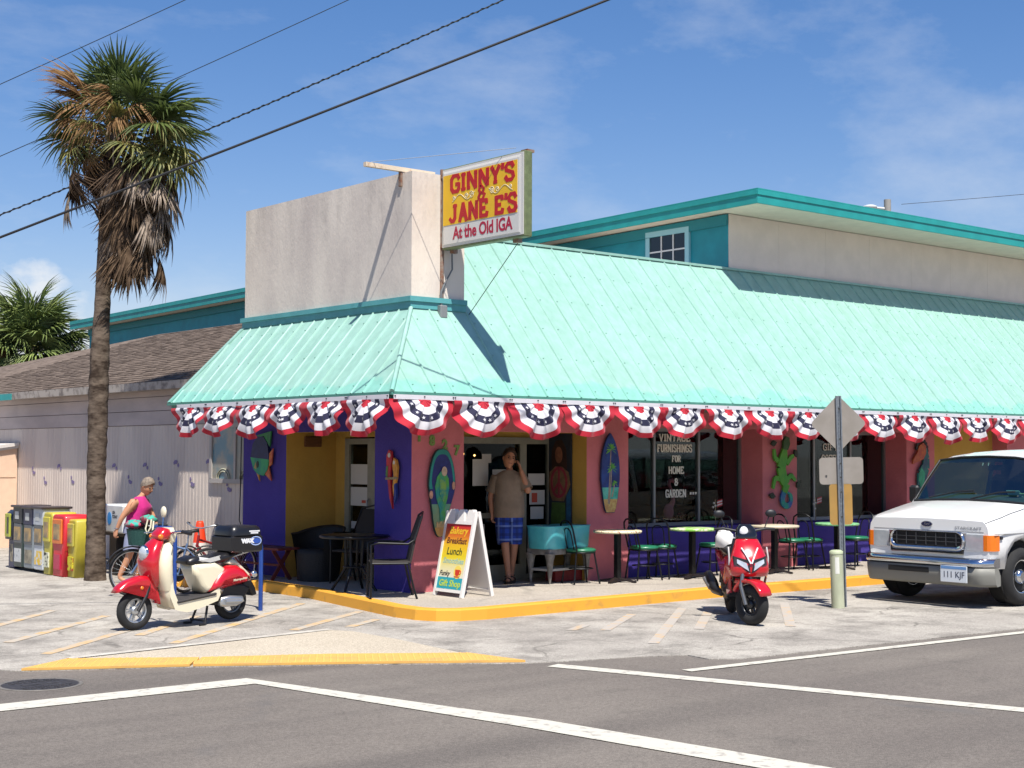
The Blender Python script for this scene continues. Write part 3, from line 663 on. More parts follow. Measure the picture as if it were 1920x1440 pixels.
# window beside the purple pillar: frame, dusty panes, two pale half-wheel ornaments
w = MB(); y0, y1, zb, zt = 4.2, 5.60, 1.46, 2.24
for a, b in (((XS - .05, y0, zb - .07), (XS - .012, y1 + .07, zb)), ((XS - .05, y0, zt), (XS - .012, y1 + .07, zt + .07)), ((XS - .052, y1, zb), (XS - .012, y1 + .07, zt)), ((XS - .048, 4.86, zb), (XS - .012, 4.92, zt))): w.box(a, b)
wo = w.build('window', mat('window_wood', '#a49d97', .8), side)
MB().box((XS - .03, y0, zb), (XS - .024, 4.86, zt)).build('pane', mat('dusty_pane', '#8d8679', .35, c2='#77807c', vscale=3), wo)
MB().box((XS - .03, 4.92, zb), (XS - .024, y1, zt)).build('pane', mat('teal_pane', '#8d887c', .35, c2='#4d7684', vscale=3.2, lo=.42, hi=.6), wo)
for yc in (5.25, 4.55):
    f = MB()
    for rad in (.2, .15): f.tube([(XS - .04, yc + rad * math.cos(a * PI / 10), zb + rad * .75 * math.sin(a * PI / 10)) for a in range(11)], .009, 6)
    f.build('half_wheel_ornament', mat('pale_ornament', '#b3b19a', .7), wo)
# purple shoe prints painted on the siding
M_fp = mat('purple_print', '#857699', .85, var=.15, vscale=12)
for i, (y, z) in enumerate([(11.51, 1.57), (12.14, 1.32), (10.89, 1.35), (9.15, 1.6), (8.53, 1.39), (7.96, 1.62), (7.41, 1.38), (6.86, 1.67), (6.3, 1.39), (5.77, 1.69), (5.12, 1.33), (12.71, 1.5)]):
    up = i in (0, 3, 5, 7, 9)
    f = MB(); sole = [(-.11, .05), (-.05, .085), (.04, .08), (.075, .03), (.03, 0), (-.05, .01), (-.1, .0)]; heel = [(.06, -.01), (.115, .0), (.125, -.06), (.085, -.085), (.05, -.05)]
    M = frame((XS - .004, y, z), (0, -1, 0), (0, 0, 1)) @ Matrix.Rotation(R(10 if up else 168), 4, 'Z') @ Matrix.Scale(.8, 4)
    f.prism(sole, 0, .004, M); f.prism(heel, 0, .004, M); f.build('shoe_print', M_fp, side)
cb = MB(); cb.tube([(XS - .06, 4.66, 2.4), (XS - .06, 4.68, 1.2), (XS - .06, 4.7, .85), (XS - .06, 4.6, .72), (XS - .06, 4.45, .68), (XS - .06, 4.25, .75)], .008, 6)
tag(cb.build('cable', mat('cable_black', '#2b2623', .7)), 'thin dark cable hanging down the siding beside the purple pillar', 'cable')
# peach lean-to shed
shed = thing('shed', 'peach lean-to shed with white roof edge behind the newspaper boxes', 'shed')
s_ = MB(); s_.add([(XS - .02, 13.5, 0), (-2.6, 13.5, 0), (-2.6, 13.5, 1.55), (XS - .02, 13.5, 1.98)], [(0, 1, 2, 3)]); s_.box((-2.6, 13.51, 0), (XS - .02, 16, 1.5)); s_.build('wall', mat('peach_board', '#d6b69c', .8, var=.05), shed)
s_ = MB()
for zo, yo in ((0, 0), (-.05, .03)): s_.add([(XS - .02, 13.42 + yo, 1.98 + zo), (-2.7, 13.42 + yo, 1.54 + zo), (-2.7, 13.42 + yo, 1.60 + zo), (XS - .02, 13.42 + yo, 2.04 + zo)], [(0, 1, 2, 3)])
s_.add([(XS - .02, 13.42, 2.04), (-2.7, 13.42, 1.6), (-2.7, 16, 1.6), (XS - .02, 16, 2.04)], [(0, 1, 2, 3)]); s_.build('roof', mat('white_roof_edge', '#c7c1bb', .6), shed)
s_ = MB(); s_.box((-.16, 13.49, 0), (-.15, 13.5, 1.35)); s_.box((-2.6, 13.49, 1.36), (.25, 13.5, 1.365)); s_.build('seam', mat('seam_brown', '#9c7f68', .9), shed)

# ---------------------------------------------------------------- sign, beam, conduit, wires
M_signw = mat('sign_white', '#c9c6bf', .4); M_signy = mat('sign_yellow', '#e0b012', .4, var=.06, vscale=3); M_signr = mat('sign_red', '#b01018', .5)
M_olive = mat('olive_metal', '#6d7852', .5, .2, var=.2, vscale=14); M_rust = mat('rusty_pipe', '#8b7c70', .7, .2, c2='#7a4f38', vscale=14, lo=.35, hi=.6)
M_wire = mat('wire_dark', '#1d1d20', .6)
sg = thing('hanging_sign', 'yellow and white lightbox sign with red lettering hung from the cream parapet corner', 'sign', (.42, -.08, 4.42))
SW, SH = 1.62, 1.0
b = MB(); b.cbox((-.003, -.04 - SW / 2, SH / 2), (.115, SW, SH + .02), bev=.01); b.build('cabinet', M_olive, sg)
b = MB(); o_ = .06
b.box((-.067, -.04 - SW + .02, .015), (-.06, -.06, SH - .005)); b.loft([[(-.0625, -.055, .02), (-.0625, -.03 - SW + .03, .02), (-.0625, -.03 - SW + .03, SH - .01), (-.0625, -.055, SH - .01)], [(-.075, -.055 - o_ * .7, .05), (-.075, -.03 - SW + .09, .05), (-.075, -.03 - SW + .09, SH - .06), (-.075, -.055 - o_ * .7, SH - .06)]], True, True)
b.build('face_panel', M_signw, sg)
b = MB(); b.box((-.079, -.03 - SW + .115, .285), (-.0745, -.085, SH - .085)); b.build('yellow_field', M_signy, sg)
SF = lambda y, z: frame((-.0792, y, z), (0, -1, 0), (0, 0, 1))
yc = -.055 - SW / 2
b = MB(); wob = lambda i, n: (1 + .25 * abs(i - (n - 1) / 2) / n, 0)
letters(b, "GINNY'S", 1.25, .19, .06, SF(yc, .79), .0015, wob); letters(b, '&', .15, .17, .042, SF(yc, .603), .0015); letters(b, "JANE E'S", 1.32, .195, .06, SF(yc - .01, .415), .0015, wob)
b.build('red_lettering', M_signr, sg)
put('small_lettering', text_mesh('At the Old IGA', .215, mat('crimson_letter', '#a31335', .5), .001, .006, 0, .98, sx=.86), frame((-.0765, yc, .165), (0, -1, 0), (0, 0, 1)), sg)
b = MB()
for s in (-1, 1):
    b.tube([SF(yc + s * (.14 + .45 * k / 16), .605 + .04 * math.sin(k * .55 + 2)) @ Vector((0, 0, .0015)) for k in range(17)], .0035, 4)
    for cx, rad in ((.2, .05), (.3, .035), (.55, .028)):
        b.tube([SF(yc + s * cx + rad * (1 - a / 26) * math.cos(a * .5 * s), .61 + rad * (1 - a / 26) * math.sin(a * .5)) @ Vector((0, 0, .0015)) for a in range(20)], .0035, 4)
b.build('scroll', mat('scroll_white', '#d6d2bc', .6), sg)
b = MB(); b.tube([(-.03, .0, -.85), (-.03, 0, 1.02)], .028, 8); b.build('post', M_rust, sg)
b = MB(); b.box((-.06, -.14, .02), (.02, .0, .06)); b.box((-.06, -.14, .9), (.02, .0, .94)); b.box((-.01, -.04 - SW + .02, SH), (.1, -.04 - SW + .14, SH + .035)); b.box((.02, -.16, -.05), (.1, -.1, .01)); b.box((.02, -1.42, -.05), (.1, -1.34, .01)); b.build('bracket', M_rust, sg, kind='stuff')
b = MB(); b.box((-.64, .11, 5.385), (.42, .17, 5.44)); o = tag(b.build('sign_beam', mat('cream_beam', '#cdbda6', .7, c2='#a88d74', vscale=9, lo=.3, hi=.45)), 'cream steel beam poking out over the top of the parapet', 'beam')
MB().box((.05 - .16, .12, 5.20), (-.083, .17, 5.384)).build('bracket', M_rust, o)
b = MB(); b.tube([(-.55, .14, 5.45), (.42, -1.5, 5.5)], .004, 5); tag(b.build('guy_wire', mat('pale_wire', '#9aa0a8', .5)), 'thin pale guy wire above the yellow sign, tied to the beam', 'wire')
b = MB(); b.tube([(.5, -1.5, 4.42), (.81, -.1, 3.62)], .005, 5); tag(b.build('guy_wire', M_wire), 'thin dark guy wire from below the yellow sign down to the mint roof', 'wire')
cd = thing('conduit', 'grey electrical conduit and junction box on the parapet below the yellow sign', 'conduit', (.36, -.08, 3.58))
b = MB(); b.tube([(0, -.03, .1), (0, -.03, .3), (.06, -.03, .42)], .018, 8); b.tube([(.06, -.03, .42), (.16, -.05, .6), (.15, -.05, .85), (.08, -.05, 1.0)], .011, 8); b.build('pipe', mat('conduit_grey', '#6d6f70', .5, .4), cd)
b = MB(); b.cbox((0, -.06, .05), (.11, .08, .16), bev=.01); b.build('box', mat('box_grey', '#8b8d8c', .5, .4), cd)

def cable(name, a, b_, sag, r, label, twist=None):
    A, B = Vector(a), Vector(b_); mb = MB(); n = 40
    P = [A.lerp(B, i / n) - Vector((0, 0, sag * 4 * (i / n) * (1 - i / n))) for i in range(n + 1)]
    mb.tube(P, r, 6)
    if twist:
        d = (B - A).normalized(); u = d.orthogonal().normalized(); w = d.cross(u); m = 700
        mb.tube([A.lerp(B, i / m) - Vector((0, 0, sag * 4 * (i / m) * (1 - i / m))) + (u * math.cos(i * 1.1) + w * math.sin(i * 1.1)) * r * 1.5 for i in range(m + 1)], r * .7, 4)
    return tag(mb.build(name, M_wire), label, 'cable')
def ext(a, b_, f0, f1):
    A, B = Vector(a), Vector(b_); d = B - A; return A - d * f0, B + d * f1
P = ext((-4.896, .835, 4.274), (-.123, -3.285, 6.768), 1.2, 1.4); cable('overhead_cable', P[0], P[1], .12, .0135, 'thick black overhead cable crossing in front of the palm')
P = ext((.987, 16.584, 7.35), (8.647, 9.951, 11.70), .8, .8); cable('overhead_cable', *P, .45, .0145, 'twisted black overhead cable passing behind the palm crown', True)
P = ext((.903, 16.498, 9.887), (3.763, 14.014, 11.629), 2, 2); cable('overhead_cable', *P, .1, .0085, 'thin overhead wire at the top left, highest of the wires behind the palm')
P = ext((.952, 16.548, 8.413), (6.343, 11.869, 11.642), 1, 1); cable('overhead_cable', *P, .2, .0085, 'thin overhead wire behind the palm crown, just below the highest wire')

sl = thing('street_lamp', 'distant street lamp head on a grey pole beyond the pale pink building', 'street lamp', (34.83, 18.17, 0))
MB().tube([(0, 0, 0), (0, 0, 11.35)], .13, 8).build('pole', mat('lamp_pole', '#8d8a84', .7), sl)
b = MB(); b.tube([(0, 0, 11.0), (-.4, .33, 11.05)], .05, 6); b.ball((-.5, .42, 11.06), (.28, .28, .1), 10); b.build('lamp_head', mat('lamp_head_grey', '#b9bcbd', .5), sl)
P = ext((35.221, 17.835, 11.177), (38.787, 14.842, 11.649), 0, 3); cable('overhead_cable', *P, .1, .009, 'faint wire running right from the distant street lamp')

# ---------------------------------------------------------------- pleated fan buntings along the eave
M_bw = mat('bunting_white', '#d8d6da', .8, sheen=.2, bump=.1, bscale=80); M_br = mat('bunting_red', '#b3132c', .8, sheen=.2); M_bn = mat('bunting_navy', '#1b1a3c', .8, sheen=.2)
for m_ in (M_bw, M_br, M_bn):       # thin cloth lets some daylight through
    n, l, b = nodes(m_); tl = n.new('ShaderNodeBsdfTranslucent'); tl.inputs[0].default_value = b.inputs['Base Color'].default_value
    ms = n.new('ShaderNodeMixShader'); ms.inputs[0].default_value = .22; o = n['Material Output']
    l.new(b.outputs[0], ms.inputs[1]); l.new(tl.outputs[0], ms.inputs[2]); l.new(ms.outputs[0], o.inputs['Surface'])
BW = .87
def bunting_meshes(seed):
    rnd = random.Random(seed); sk = rnd.uniform(-.07, .05); bell = rnd.uniform(.05, .12); ph = rnd.uniform(0, 6); hh = rnd.uniform(.40, .45)
    def pt(th, r):
        c = math.cos(th); s_ = max(0, math.sin(th)) ** .97
        wd = .40 * (1 if r < .83 else 1 + (r - .83) * (.35 + .5 * max(0, -c)))
        x = wd * c * r + sk * s_ * r * r; z = -hh * s_ * r
        pl = math.sin(th * 10 + ph) * .036 * r * (1 - .35 * r) * 1.3 + math.sin(th * 5 + ph * 2) * .03 * r * r
        y = -bell * s_ * math.sin(PI * min(1, r * .75)) - pl - .012
        x += .006 * math.cos(th * 12 + ph) * r
        return (x, y, -.047 + z)
    res = []
    nt_ = 60
    for nm, r0, r1, m, nr in (('center_band', .0, .22, M_br, 2), ('inner_band', .22, .43, M_bw, 2), ('star_band', .43, .64, M_bn, 2), ('outer_band', .64, .86, M_bw, 3), ('border', .86, 1.02, M_br, 2)):
        mb = MB(); mb.loft([[pt(PI * k / nt_, r0 + (r1 - r0) * i / nr) for k in range(nt_ + 1)] for i in range(nr + 1)], False, False, True)
        res.append((nm, mb.mesh('bunting_' + nm, m)))
    mb = MB()
    for k in range(6):
        th = PI * (k + .5) / 6; rc = .54; c = Vector(pt(th, rc)); e1 = (Vector(pt(th + .05, rc)) - Vector(pt(th - .05, rc))).normalized(); e2 = (Vector(pt(th, rc + .05)) - Vector(pt(th, rc - .05))).normalized(); nn = e1.cross(e2).normalized()
        if nn.y > 0: nn = -nn
        ps = []
        for q in range(10):
            rr = .026 if q % 2 == 0 else .010; a = q * PI / 5; ps.append(c + nn * .009 + e1 * rr * math.cos(a) + e2 * rr * math.sin(a))
        mb.add(ps + [c + nn * .0095], [(q, (q + 1) % 10, 10) for q in range(10)])
    res.append(('star_print', mb.mesh('bunting_star_print', M_bw)))
    mb = MB(); mb.box((-BW / 2, -.012, -.05), (BW / 2, -.006, .004))
    res.append(('header_tape', mb.mesh('bunting_header_tape', M_bw)))
    mb = MB()
    for x in (-.42, 0, .42): mb.cbox((x, -.016, -.014), (.014, .012, .014))
    res.append(('tack', mb.mesh('bunting_tack', mat('tack_dark', '#2c2f33', .5, .5))))
    return res
BV = [bunting_meshes(s) for s in (1, 2, 3, 4, 5, 6, 7)]
ordn = ['first', 'second', 'third', 'fourth', 'fifth', 'sixth', 'seventh', 'eighth', 'ninth', 'tenth', 'eleventh', 'twelfth', 'thirteenth', 'fourteenth', 'fifteenth', 'sixteenth']
anch = {0: 'beside the corner pillar, over the green house digits', 1: 'over the left edge of the glass entrance', 2: 'above the man at the entrance', 3: 'over the yellow wall right of the entrance', 4: 'just right of the surfboard', 5: 'over the window lettering for home and garden', 6: 'over the right pane of the lettered window', 7: 'left of the gecko', 8: 'right of the gecko, beside the diamond sign', 9: 'hidden mostly behind the diamond sign', 10: 'just right of the diamond sign', 11: 'left of the seahorse', 12: 'right of the seahorse', 13: 'first over the yellow wall by the van', 14: 'second over the yellow wall by the van', 15: 'above the van roof at the right end'}
anl = {0: 'right end of the purple side, over the parrots', 1: 'over the side door on the purple side', 2: 'over the yellow porch wall with the brown plaque', 3: 'above the painted fish', 4: 'over the siding window next to the purple pillar', 5: 'at the far left corner of the mint roof'}
for i in range(6):
    t = thing('bunting', 'red, white and navy pleated bunting ' + anl[i], 'bunting', (-1.045, -.565 + i * BW, 2.527), -PI / 2, 'pleated fan buntings along the eave')
    for nm, me in BV[(i * 3 + 2) % 7]: o = newobj(nm, me, t); (nm in ('star_print', 'tack')) and struct(o, 'stuff')
for i in range(16):
    t = thing('bunting', 'red, white and navy pleated bunting ' + anch[i], 'bunting', (-.585 + i * BW, -1.045, 2.527), 0, 'pleated fan buntings along the eave')
    for nm, me in BV[(i * 2 + i // 7) % 7]:
        o = newobj(nm, me, t); (nm in ('star_print', 'tack')) and struct(o, 'stuff')

# ---------------------------------------------------------------- painted wooden cut-outs on the walls
def paint(name, c, var=.25, vs_=14, c2=None): return mat(name, c, .6, var=var, vscale=vs_, c2=c2)
def ell(cx, cy, rx, ry, n=20, a0=0): return [(cx + rx * math.cos(a0 + 2 * PI * k / n), cy + ry * math.sin(a0 + 2 * PI * k / n)) for k in range(n)]
def ribbon(mb, pts, ws, z0, z1, M):
    for i in range(len(pts) - 1):
        a, b = Vector(pts[i]), Vector(pts[i + 1]); d = (b - a).normalized(); nn = Vector((-d.y, d.x))
        w0, w1 = (ws, ws) if not isinstance(ws, (list, tuple)) else (ws[i], ws[i + 1])
        mb.prism([tuple(a - nn * w0 - d * .1 * w0), tuple(b - nn * w1 + d * .1 * w1), tuple(b + nn * w1 + d * .1 * w1), tuple(a + nn * w0 - d * .1 * w0)], z0, z1 + .0003 * (i % 3), M)
    return mb
def layer(parent, name, m, polys, z0, z1, M):
    mb = MB()
    for i, p in enumerate(polys): mb.prism(p, z0, z1 + i * .0004, M)
    return mb.build(name, m, parent)
I4 = Matrix.Identity(4)
# surfboard
def board_outline(w, h, tail):
    P = []
    for k in range(25):
        u = k / 24; z = -h / 2 + h * u
        wd = w / 2 * (tail + (1 - tail) * min(1, u / .42) ** .6) * (1 if u < .5 else max(0, 1 - ((u - .5) / .5) ** 2.1) ** .75 if u < .999 else .02)
        P.append((wd, z))
    return P + [(-x, z) for x, z in reversed(P)]
def band(outline, z0, z1): return clip(clip(outline, 1, z0, False), 1, z1, True)
t = thing('surfboard_plaque', 'painted surfboard with two palms on a blue sky mounted on the pink pillar', 'surfboard'); t.matrix_world = FACE_R(3.345, 1.595, -.03)
O = board_outline(.36, 1.1, .42)
layer(t, 'board', paint('board_edge', '#1d2a55'), [O], 0, .025, I4)
Oi = [(x * .96, z * .985) for x, z in O]
layer(t, 'sky_field', paint('board_blue', '#12225f', c2='#1c3e86', vs_=5), [band(Oi, -.20, .6)], .026, .029, I4); layer(t, 'sea_field', paint('board_sea', '#2f9c86', c2='#5fb7a7', vs_=9), [band(Oi, -.36, -.2)], .026, .029, I4); layer(t, 'sand_field', paint('board_sand', '#cdb56a', c2='#b98a52', vs_=16), [band(Oi, -.6, -.36)], .026, .029, I4)
m1, m2 = MB(), MB()
for (x, z, zb, rr) in ((.005, .33, -.42, .11), (.02, .06, -.43, .10), (.075, -.14, -.33, .06)):
    ribbon(m1, [(x - .05, zb), (x - .02, (z + zb) / 2), (x, z)], [.012, .009, .006], .0295, .031, I4)
    for k in range(9):
        a = R(-25 + k * 29); L_ = rr * random.uniform(.85, 1.1); m2.prism([(x, z), (x + L_ * .5 * math.cos(a) - .014, z + L_ * .55 * math.sin(a)), (x + L_ * math.cos(a), z + L_ * math.sin(a) - .02), (x + L_ * .5 * math.cos(a) + .018, z + L_ * .5 * math.sin(a) - .014)], .0312, .033 + k * .0003, I4)
m1.build('palm_trunk', paint('board_trunk', '#a08e7c'), t); m2.build('palm_leaves', paint('board_leaf', '#3f8d3a', c2='#6aa83a'), t)
# flip-flop plaque with the green parrot
t = thing('sandal_plaque', 'painted sandal-shaped plaque with a green parrot on the pink corner pillar by the sandwich board', 'wall plaque'); t.matrix_world = FACE_R(.435, 1.36, -.03)
O = []
for k in range(40):
    a = 2 * PI * k / 40; z = .555 * math.sin(a); wd = .215 if z > .1 else (.215 - (.1 - z) * .22 if z > -.25 else .138 + (z + .25) * .05)
    O.append((wd * math.copysign(abs(math.cos(a)) ** .75, math.cos(a)) - (.03 if z < 0 else .0) * min(1, -z / .3 if z < 0 else 0), z))
layer(t, 'board', paint('sandal_edge', '#1a3f3c'), [O], 0, .028, I4)
Oi = [(x * .96, z * .985) for x, z in O]
layer(t, 'teal_field', paint('sandal_teal', '#1d8f80', c2='#157168', vs_=4), [band(Oi, .05, .6)], .029, .031, I4); layer(t, 'blue_field', paint('sandal_navy', '#1c2366'), [[(x * .82, z * .78 + .06) for x, z in Oi if z > -.2]], .0312, .033, I4)
layer(t, 'blue_sides', paint('sandal_navy', '#1c2366'), [band(Oi, -.14, .05)], .0291, .0314, I4)
layer(t, 'lower_field', paint('sandal_green', '#3f9276', c2='#7a8f66', vs_=6), [band(Oi, -.43, -.14)], .0291, .0316, I4); layer(t, 'heel_field', paint('sandal_heel', '#c9a24e', c2='#b57f45', vs_=12), [band(Oi, -.6, -.43)], .0292, .0318, I4)
layer(t, 'parrot_body', paint('parrot_green', '#4f9c2f', c2='#14807a', vs_=7), [[(-.12, .08), (-.09, .2), (-.03, .27), (.04, .26), (.09, .18), (.1, .06), (.07, -.08), (.03, -.2), (.045, -.33), (-.035, -.36), (-.05, -.2), (-.1, -.06)]], .0335, .042, I4)
layer(t, 'parrot_wing', paint('parrot_wing', '#7ca23c', c2='#1a7f72', vs_=12), [[(-.05, .18), (.04, .16), (.06, .02), (.01, -.12), (-.05, -.02)]], .0425, .047, I4)
layer(t, 'parrot_face', paint('parrot_face', '#c6a98e'), [ell(.02, .27, .042, .06)], .0425, .048, I4); layer(t, 'strap_knob', paint('knob_peach', '#c58f72'), [ell(-.18, -.02, .026, .05)], .034, .044, I4); layer(t, 'strap_knob', paint('knob_peach', '#c58f72'), [ell(.17, .09, .022, .05)], .034, .044, I4)
layer(t, 'hand', paint('hand_tan', '#bfa06a'), [[(-.09, -.43), (-.09, -.36), (-.06, -.36), (-.055, -.4), (-.03, -.32), (0, -.32), (0, -.4), (.03, -.34), (.06, -.35), (.05, -.43)]], .0325, .036, I4)
b = MB()
for x, z, c in ((.11, 2.06, '1'), (.31, 2.01, '8'), (.51, 1.96, '2'), (.70, 1.89, '7')):
    put('house_digit', text_mesh(c, .17, mat('digit_green', '#6f8a45', .7, var=.2, vscale=20), .006, .008), FACE_R(x, z, -.007), rest)
# fish
t = thing('fish_plaque', 'painted wooden fish, navy and green with orange fins, on the left purple pillar', 'wall plaque'); t.matrix_world = FACE_L(3.56, 1.82, -.03)
layer(t, 'tail', paint('fish_green', '#2f8a4a', c2='#2a6b45'), [[(-.18, .28), (.24, .34), (.21, .12), (.12, .2), (-.05, .26)]], .0, .02, I4)
layer(t, 'body', paint('fish_navy', '#17204f'), [[(-.30, .0), (-.25, .16), (-.12, .26), (.04, .27), (.15, .18), (.2, .0), (.2, -.06), (-.31, -.03)]], .004, .028, I4)
layer(t, 'head', paint('fish_head', '#2c9a5a', c2='#1e7d68', vs_=9), [[(-.31, -.03), (.2, -.06), (.17, -.2), (.06, -.29), (-.1, -.27), (-.22, -.2)]], .005, .029, I4)
layer(t, 'fin', paint('fish_orange', '#c9762f', c2='#a8443a'), [[(.2, .02), (.30, .10), (.27, -.12), (.2, -.16)]], .003, .02, I4); layer(t, 'fin', paint('fish_orange', '#c9762f', c2='#a8443a'), [[(.08, -.26), (.18, -.14), (.27, -.36), (.2, -.33)]], .003, .021, I4); layer(t, 'fin', paint('fish_fin2', '#c98a35'), [[(-.15, -.25), (-.08, -.28), (-.06, -.37)]], .003, .021, I4)
layer(t, 'eye', paint('plaque_black', '#15151a'), [ell(-.1, -.13, .03, .05)], .0295, .033, I4); layer(t, 'mouth', paint('fish_mouth', '#a9894b'), [[(-.2, -.18), (-.15, -.09), (-.13, -.2)]], .0295, .032, I4)
# parrots on a perch
t = thing('parrot_plaque', 'painted wooden pair of parrots, red and orange, on the purple corner pillar', 'wall plaque'); t.matrix_world = FACE_L(.36, 1.58, -.03)
layer(t, 'red_parrot', paint('macaw_red', '#b3202a'), [[(-.1, .12), (-.1, .25), (-.05, .32), (.0, .3), (.02, .2), (-.01, .05), (-.01, -.05), (.03, -.42), (-.03, -.28), (-.08, -.02)]], 0, .03, I4)
layer(t, 'orange_parrot', paint('macaw_orange', '#c98a2e'), [[(.03, .14), (.06, .22), (.11, .19), (.14, .1), (.12, -.04), (.08, -.14), (.06, -.26), (.04, -.14), (.06, 0)]], 0, .031, I4)
layer(t, 'wing', paint('macaw_blue', '#23357f'), [[(.07, -.12), (.1, -.1), (.12, -.26), (.08, -.36)]], .0, .0315, I4); layer(t, 'wing', paint('macaw_green', '#4f7a35'), [[(-.1, .1), (-.06, .12), (-.07, -.04), (-.11, .0)]], .0305, .033, I4)
layer(t, 'face', paint('macaw_white', '#c6c0b6'), [ell(-.035, .25, .03, .03)], .031, .034, I4); layer(t, 'face', paint('macaw_white', '#c6c0b6'), [ell(.07, .16, .022, .025)], .032, .034, I4); layer(t, 'perch', paint('perch_tan', '#8f7a55'), [[(-.1, -.06), (.15, -.05), (.15, -.02), (-.1, -.03)]], .032, .045, I4)
# gecko
t = thing('gecko_plaque', 'green painted gecko with curled blue tail climbing the second pink pillar', 'wall plaque'); t.matrix_world = FACE_R(7.02, 1.6, -.03)
b = MB(); ribbon(b, [(.03, .36), (.0, .22), (-.06, .06), (-.02, -.1), (.06, -.2), (.02, -.32)], [.04, .085, .09, .09, .075, .05], 0, .035, I4); b.build('body', paint('gecko_green', '#3f8a2c', c2='#58982f', vs_=8), t)
layer(t, 'head', paint('gecko_head', '#35552c'), [[(-.02, .34), (-.01, .47), (.05, .54), (.12, .52), (.14, .42), (.09, .33)]], .003, .04, I4)
b = MB(); pts = [(.02, -.31)] + [(.075 + .105 * math.cos(a), -.43 + .105 * math.sin(a)) for a in [R(150 + 22 * k) for k in range(16)]]
ribbon(b, pts, [.05] * 4 + [.045] * 5 + [.035] * 4 + [.02, .015, .012, .01][:len(pts) - 13], .001, .028, I4); b.build('tail', paint('gecko_tail', '#1f8f74', c2='#2d4f93', vs_=7), t)
for pts, foot in (([(-.08, .14), (-.2, .2), (-.22, .34)], (-.22, .4, 100)), ([(.08, .12), (.18, .22), (.24, .24)], (.27, .26, 30)), ([(-.05, -.12), (-.2, -.1), (-.25, -.26)], (-.26, -.34, 260)), ([(.08, -.12), (.18, -.06), (.28, -.14)], (.33, -.18, 320))):
    b = MB(); ribbon(b, pts, [.04, .035, .025], .002, .03, I4); lg = b.build('leg', paint('gecko_green', '#3f8a2c'), t)
    b = MB()
    for k in range(-2, 3):
        a = R(foot[2] + k * 30); ribbon(b, [(foot[0], foot[1]), (foot[0] + .075 * math.cos(a), foot[1] + .075 * math.sin(a))], [.016, .01], .002, .03 + k * .0005, I4)
    b.build('foot', paint('gecko_foot', '#2b3326'), lg)
# seahorse
t = thing('seahorse_plaque', 'painted seahorse with an orange head and blue body on the pink pillar by the van', 'wall plaque'); t.matrix_world = FACE_R(10.63, 1.55, -.03)
b = MB(); ribbon(b, [(.06, .40), (.12, .25), (.1, .1), (.0, -.02), (-.02, -.2), (.06, -.36), (.12, -.5), (.04, -.56), (.0, -.5)], [.07, .08, .1, .13, .12, .09, .05, .03, .02], 0, .03, I4); b.build('body', paint('seahorse_blue', '#252a55', c2='#1e6f66', vs_=5), t)
layer(t, 'head', paint('seahorse_orange', '#b8632f', c2='#a14236'), [[(-.28, .16), (-.26, .24), (-.14, .36), (-.1, .46), (.02, .52), (.1, .46), (.1, .34), (.02, .24), (-.12, .2)]], .003, .035, I4)
b = MB()
for k in range(9):
    a = R(170 - k * 22); cx, cz = -.0 + .15 * math.cos(a), .40 + .16 * math.sin(a); b.prism(ell(cx, cz, .03, .035, 7), .0, .025 + k * .0004, I4)
b.build('crest', paint('crest_dark', '#23242a'), t); layer(t, 'belly', paint('seahorse_green', '#2d9a72'), [[(-.1, .02), (-.04, .1), (.06, .0), (.03, -.2), (-.06, -.24), (-.12, -.1)]], .031, .036, I4)
# brown plaque and peace-sign panel in the porches
b = MB(); b.cbox((.42, 2.955, 2.015), (.28, .03, .15), bev=.008); tag(b.build('brown_plaque', mat('brown_wood', '#6b4526', .7, var=.3, vscale=20, stretch=(.3, 1, 3))), 'small brown wooden plaque high on the yellow porch wall', 'plaque')
t = thing('painted_panel', 'tall dark painted panel of a long-haired figure with a peace sign, in the entrance porch', 'painted panel'); t.matrix_world = frame((2.93, .515, 1.48), (0, -1, 0), (0, 0, 1))
layer(t, 'board', paint('panel_dark', '#2c2523', c2='#22303d', vs_=4), [[(-.24, -.68), (.24, -.68), (.24, .66), (-.24, .66)]], 0, .02, I4)
layer(t, 'hair', paint('panel_hair', '#3a261e'), [[(-.15, .1), (-.16, .42), (-.08, .56), (.05, .57), (.14, .45), (.16, .1), (.05, .2), (-.05, .2)]], .0205, .024, I4); layer(t, 'face', paint('panel_skin', '#8a5b43'), [ell(-.01, .36, .075, .115)], .0245, .028, I4)
layer(t, 'shoulders', paint('panel_skin2', '#806343'), [[(-.22, -.1), (-.2, .12), (-.08, .2), (.06, .2), (.2, .12), (.23, -.05), (.1, -.28), (-.14, -.28)]], .0247, .0285, I4)
b = MB(); ring = [(.155 * math.cos(a), -.02 + .2 * math.sin(a)) for a in [2 * PI * k / 28 for k in range(29)]]; ribbon(b, ring, .02, .029, .033, I4)
for q in ([(0, .18), (0, -.2)], [(0, -.02), (-.11, -.15)], [(0, -.02), (.11, -.15)]): ribbon(b, q, .018, .0292, .0339 + abs(q[1][0]) * .004 + max(0, q[1][0]) * .004, I4)
b.build('peace_sign', paint('peace_red', '#99333f'), t); layer(t, 'skirt', paint('panel_green', '#4c6a2a'), [[(-.15, -.3), (.12, -.3), (.14, -.67), (-.18, -.67)]], .0247, .0286, I4); layer(t, 'water', paint('panel_blue', '#2a5c7a'), [[(.145, -.67), (.15, -.2), (.23, -.1), (.235, -.67)]], .0206, .0242, I4)
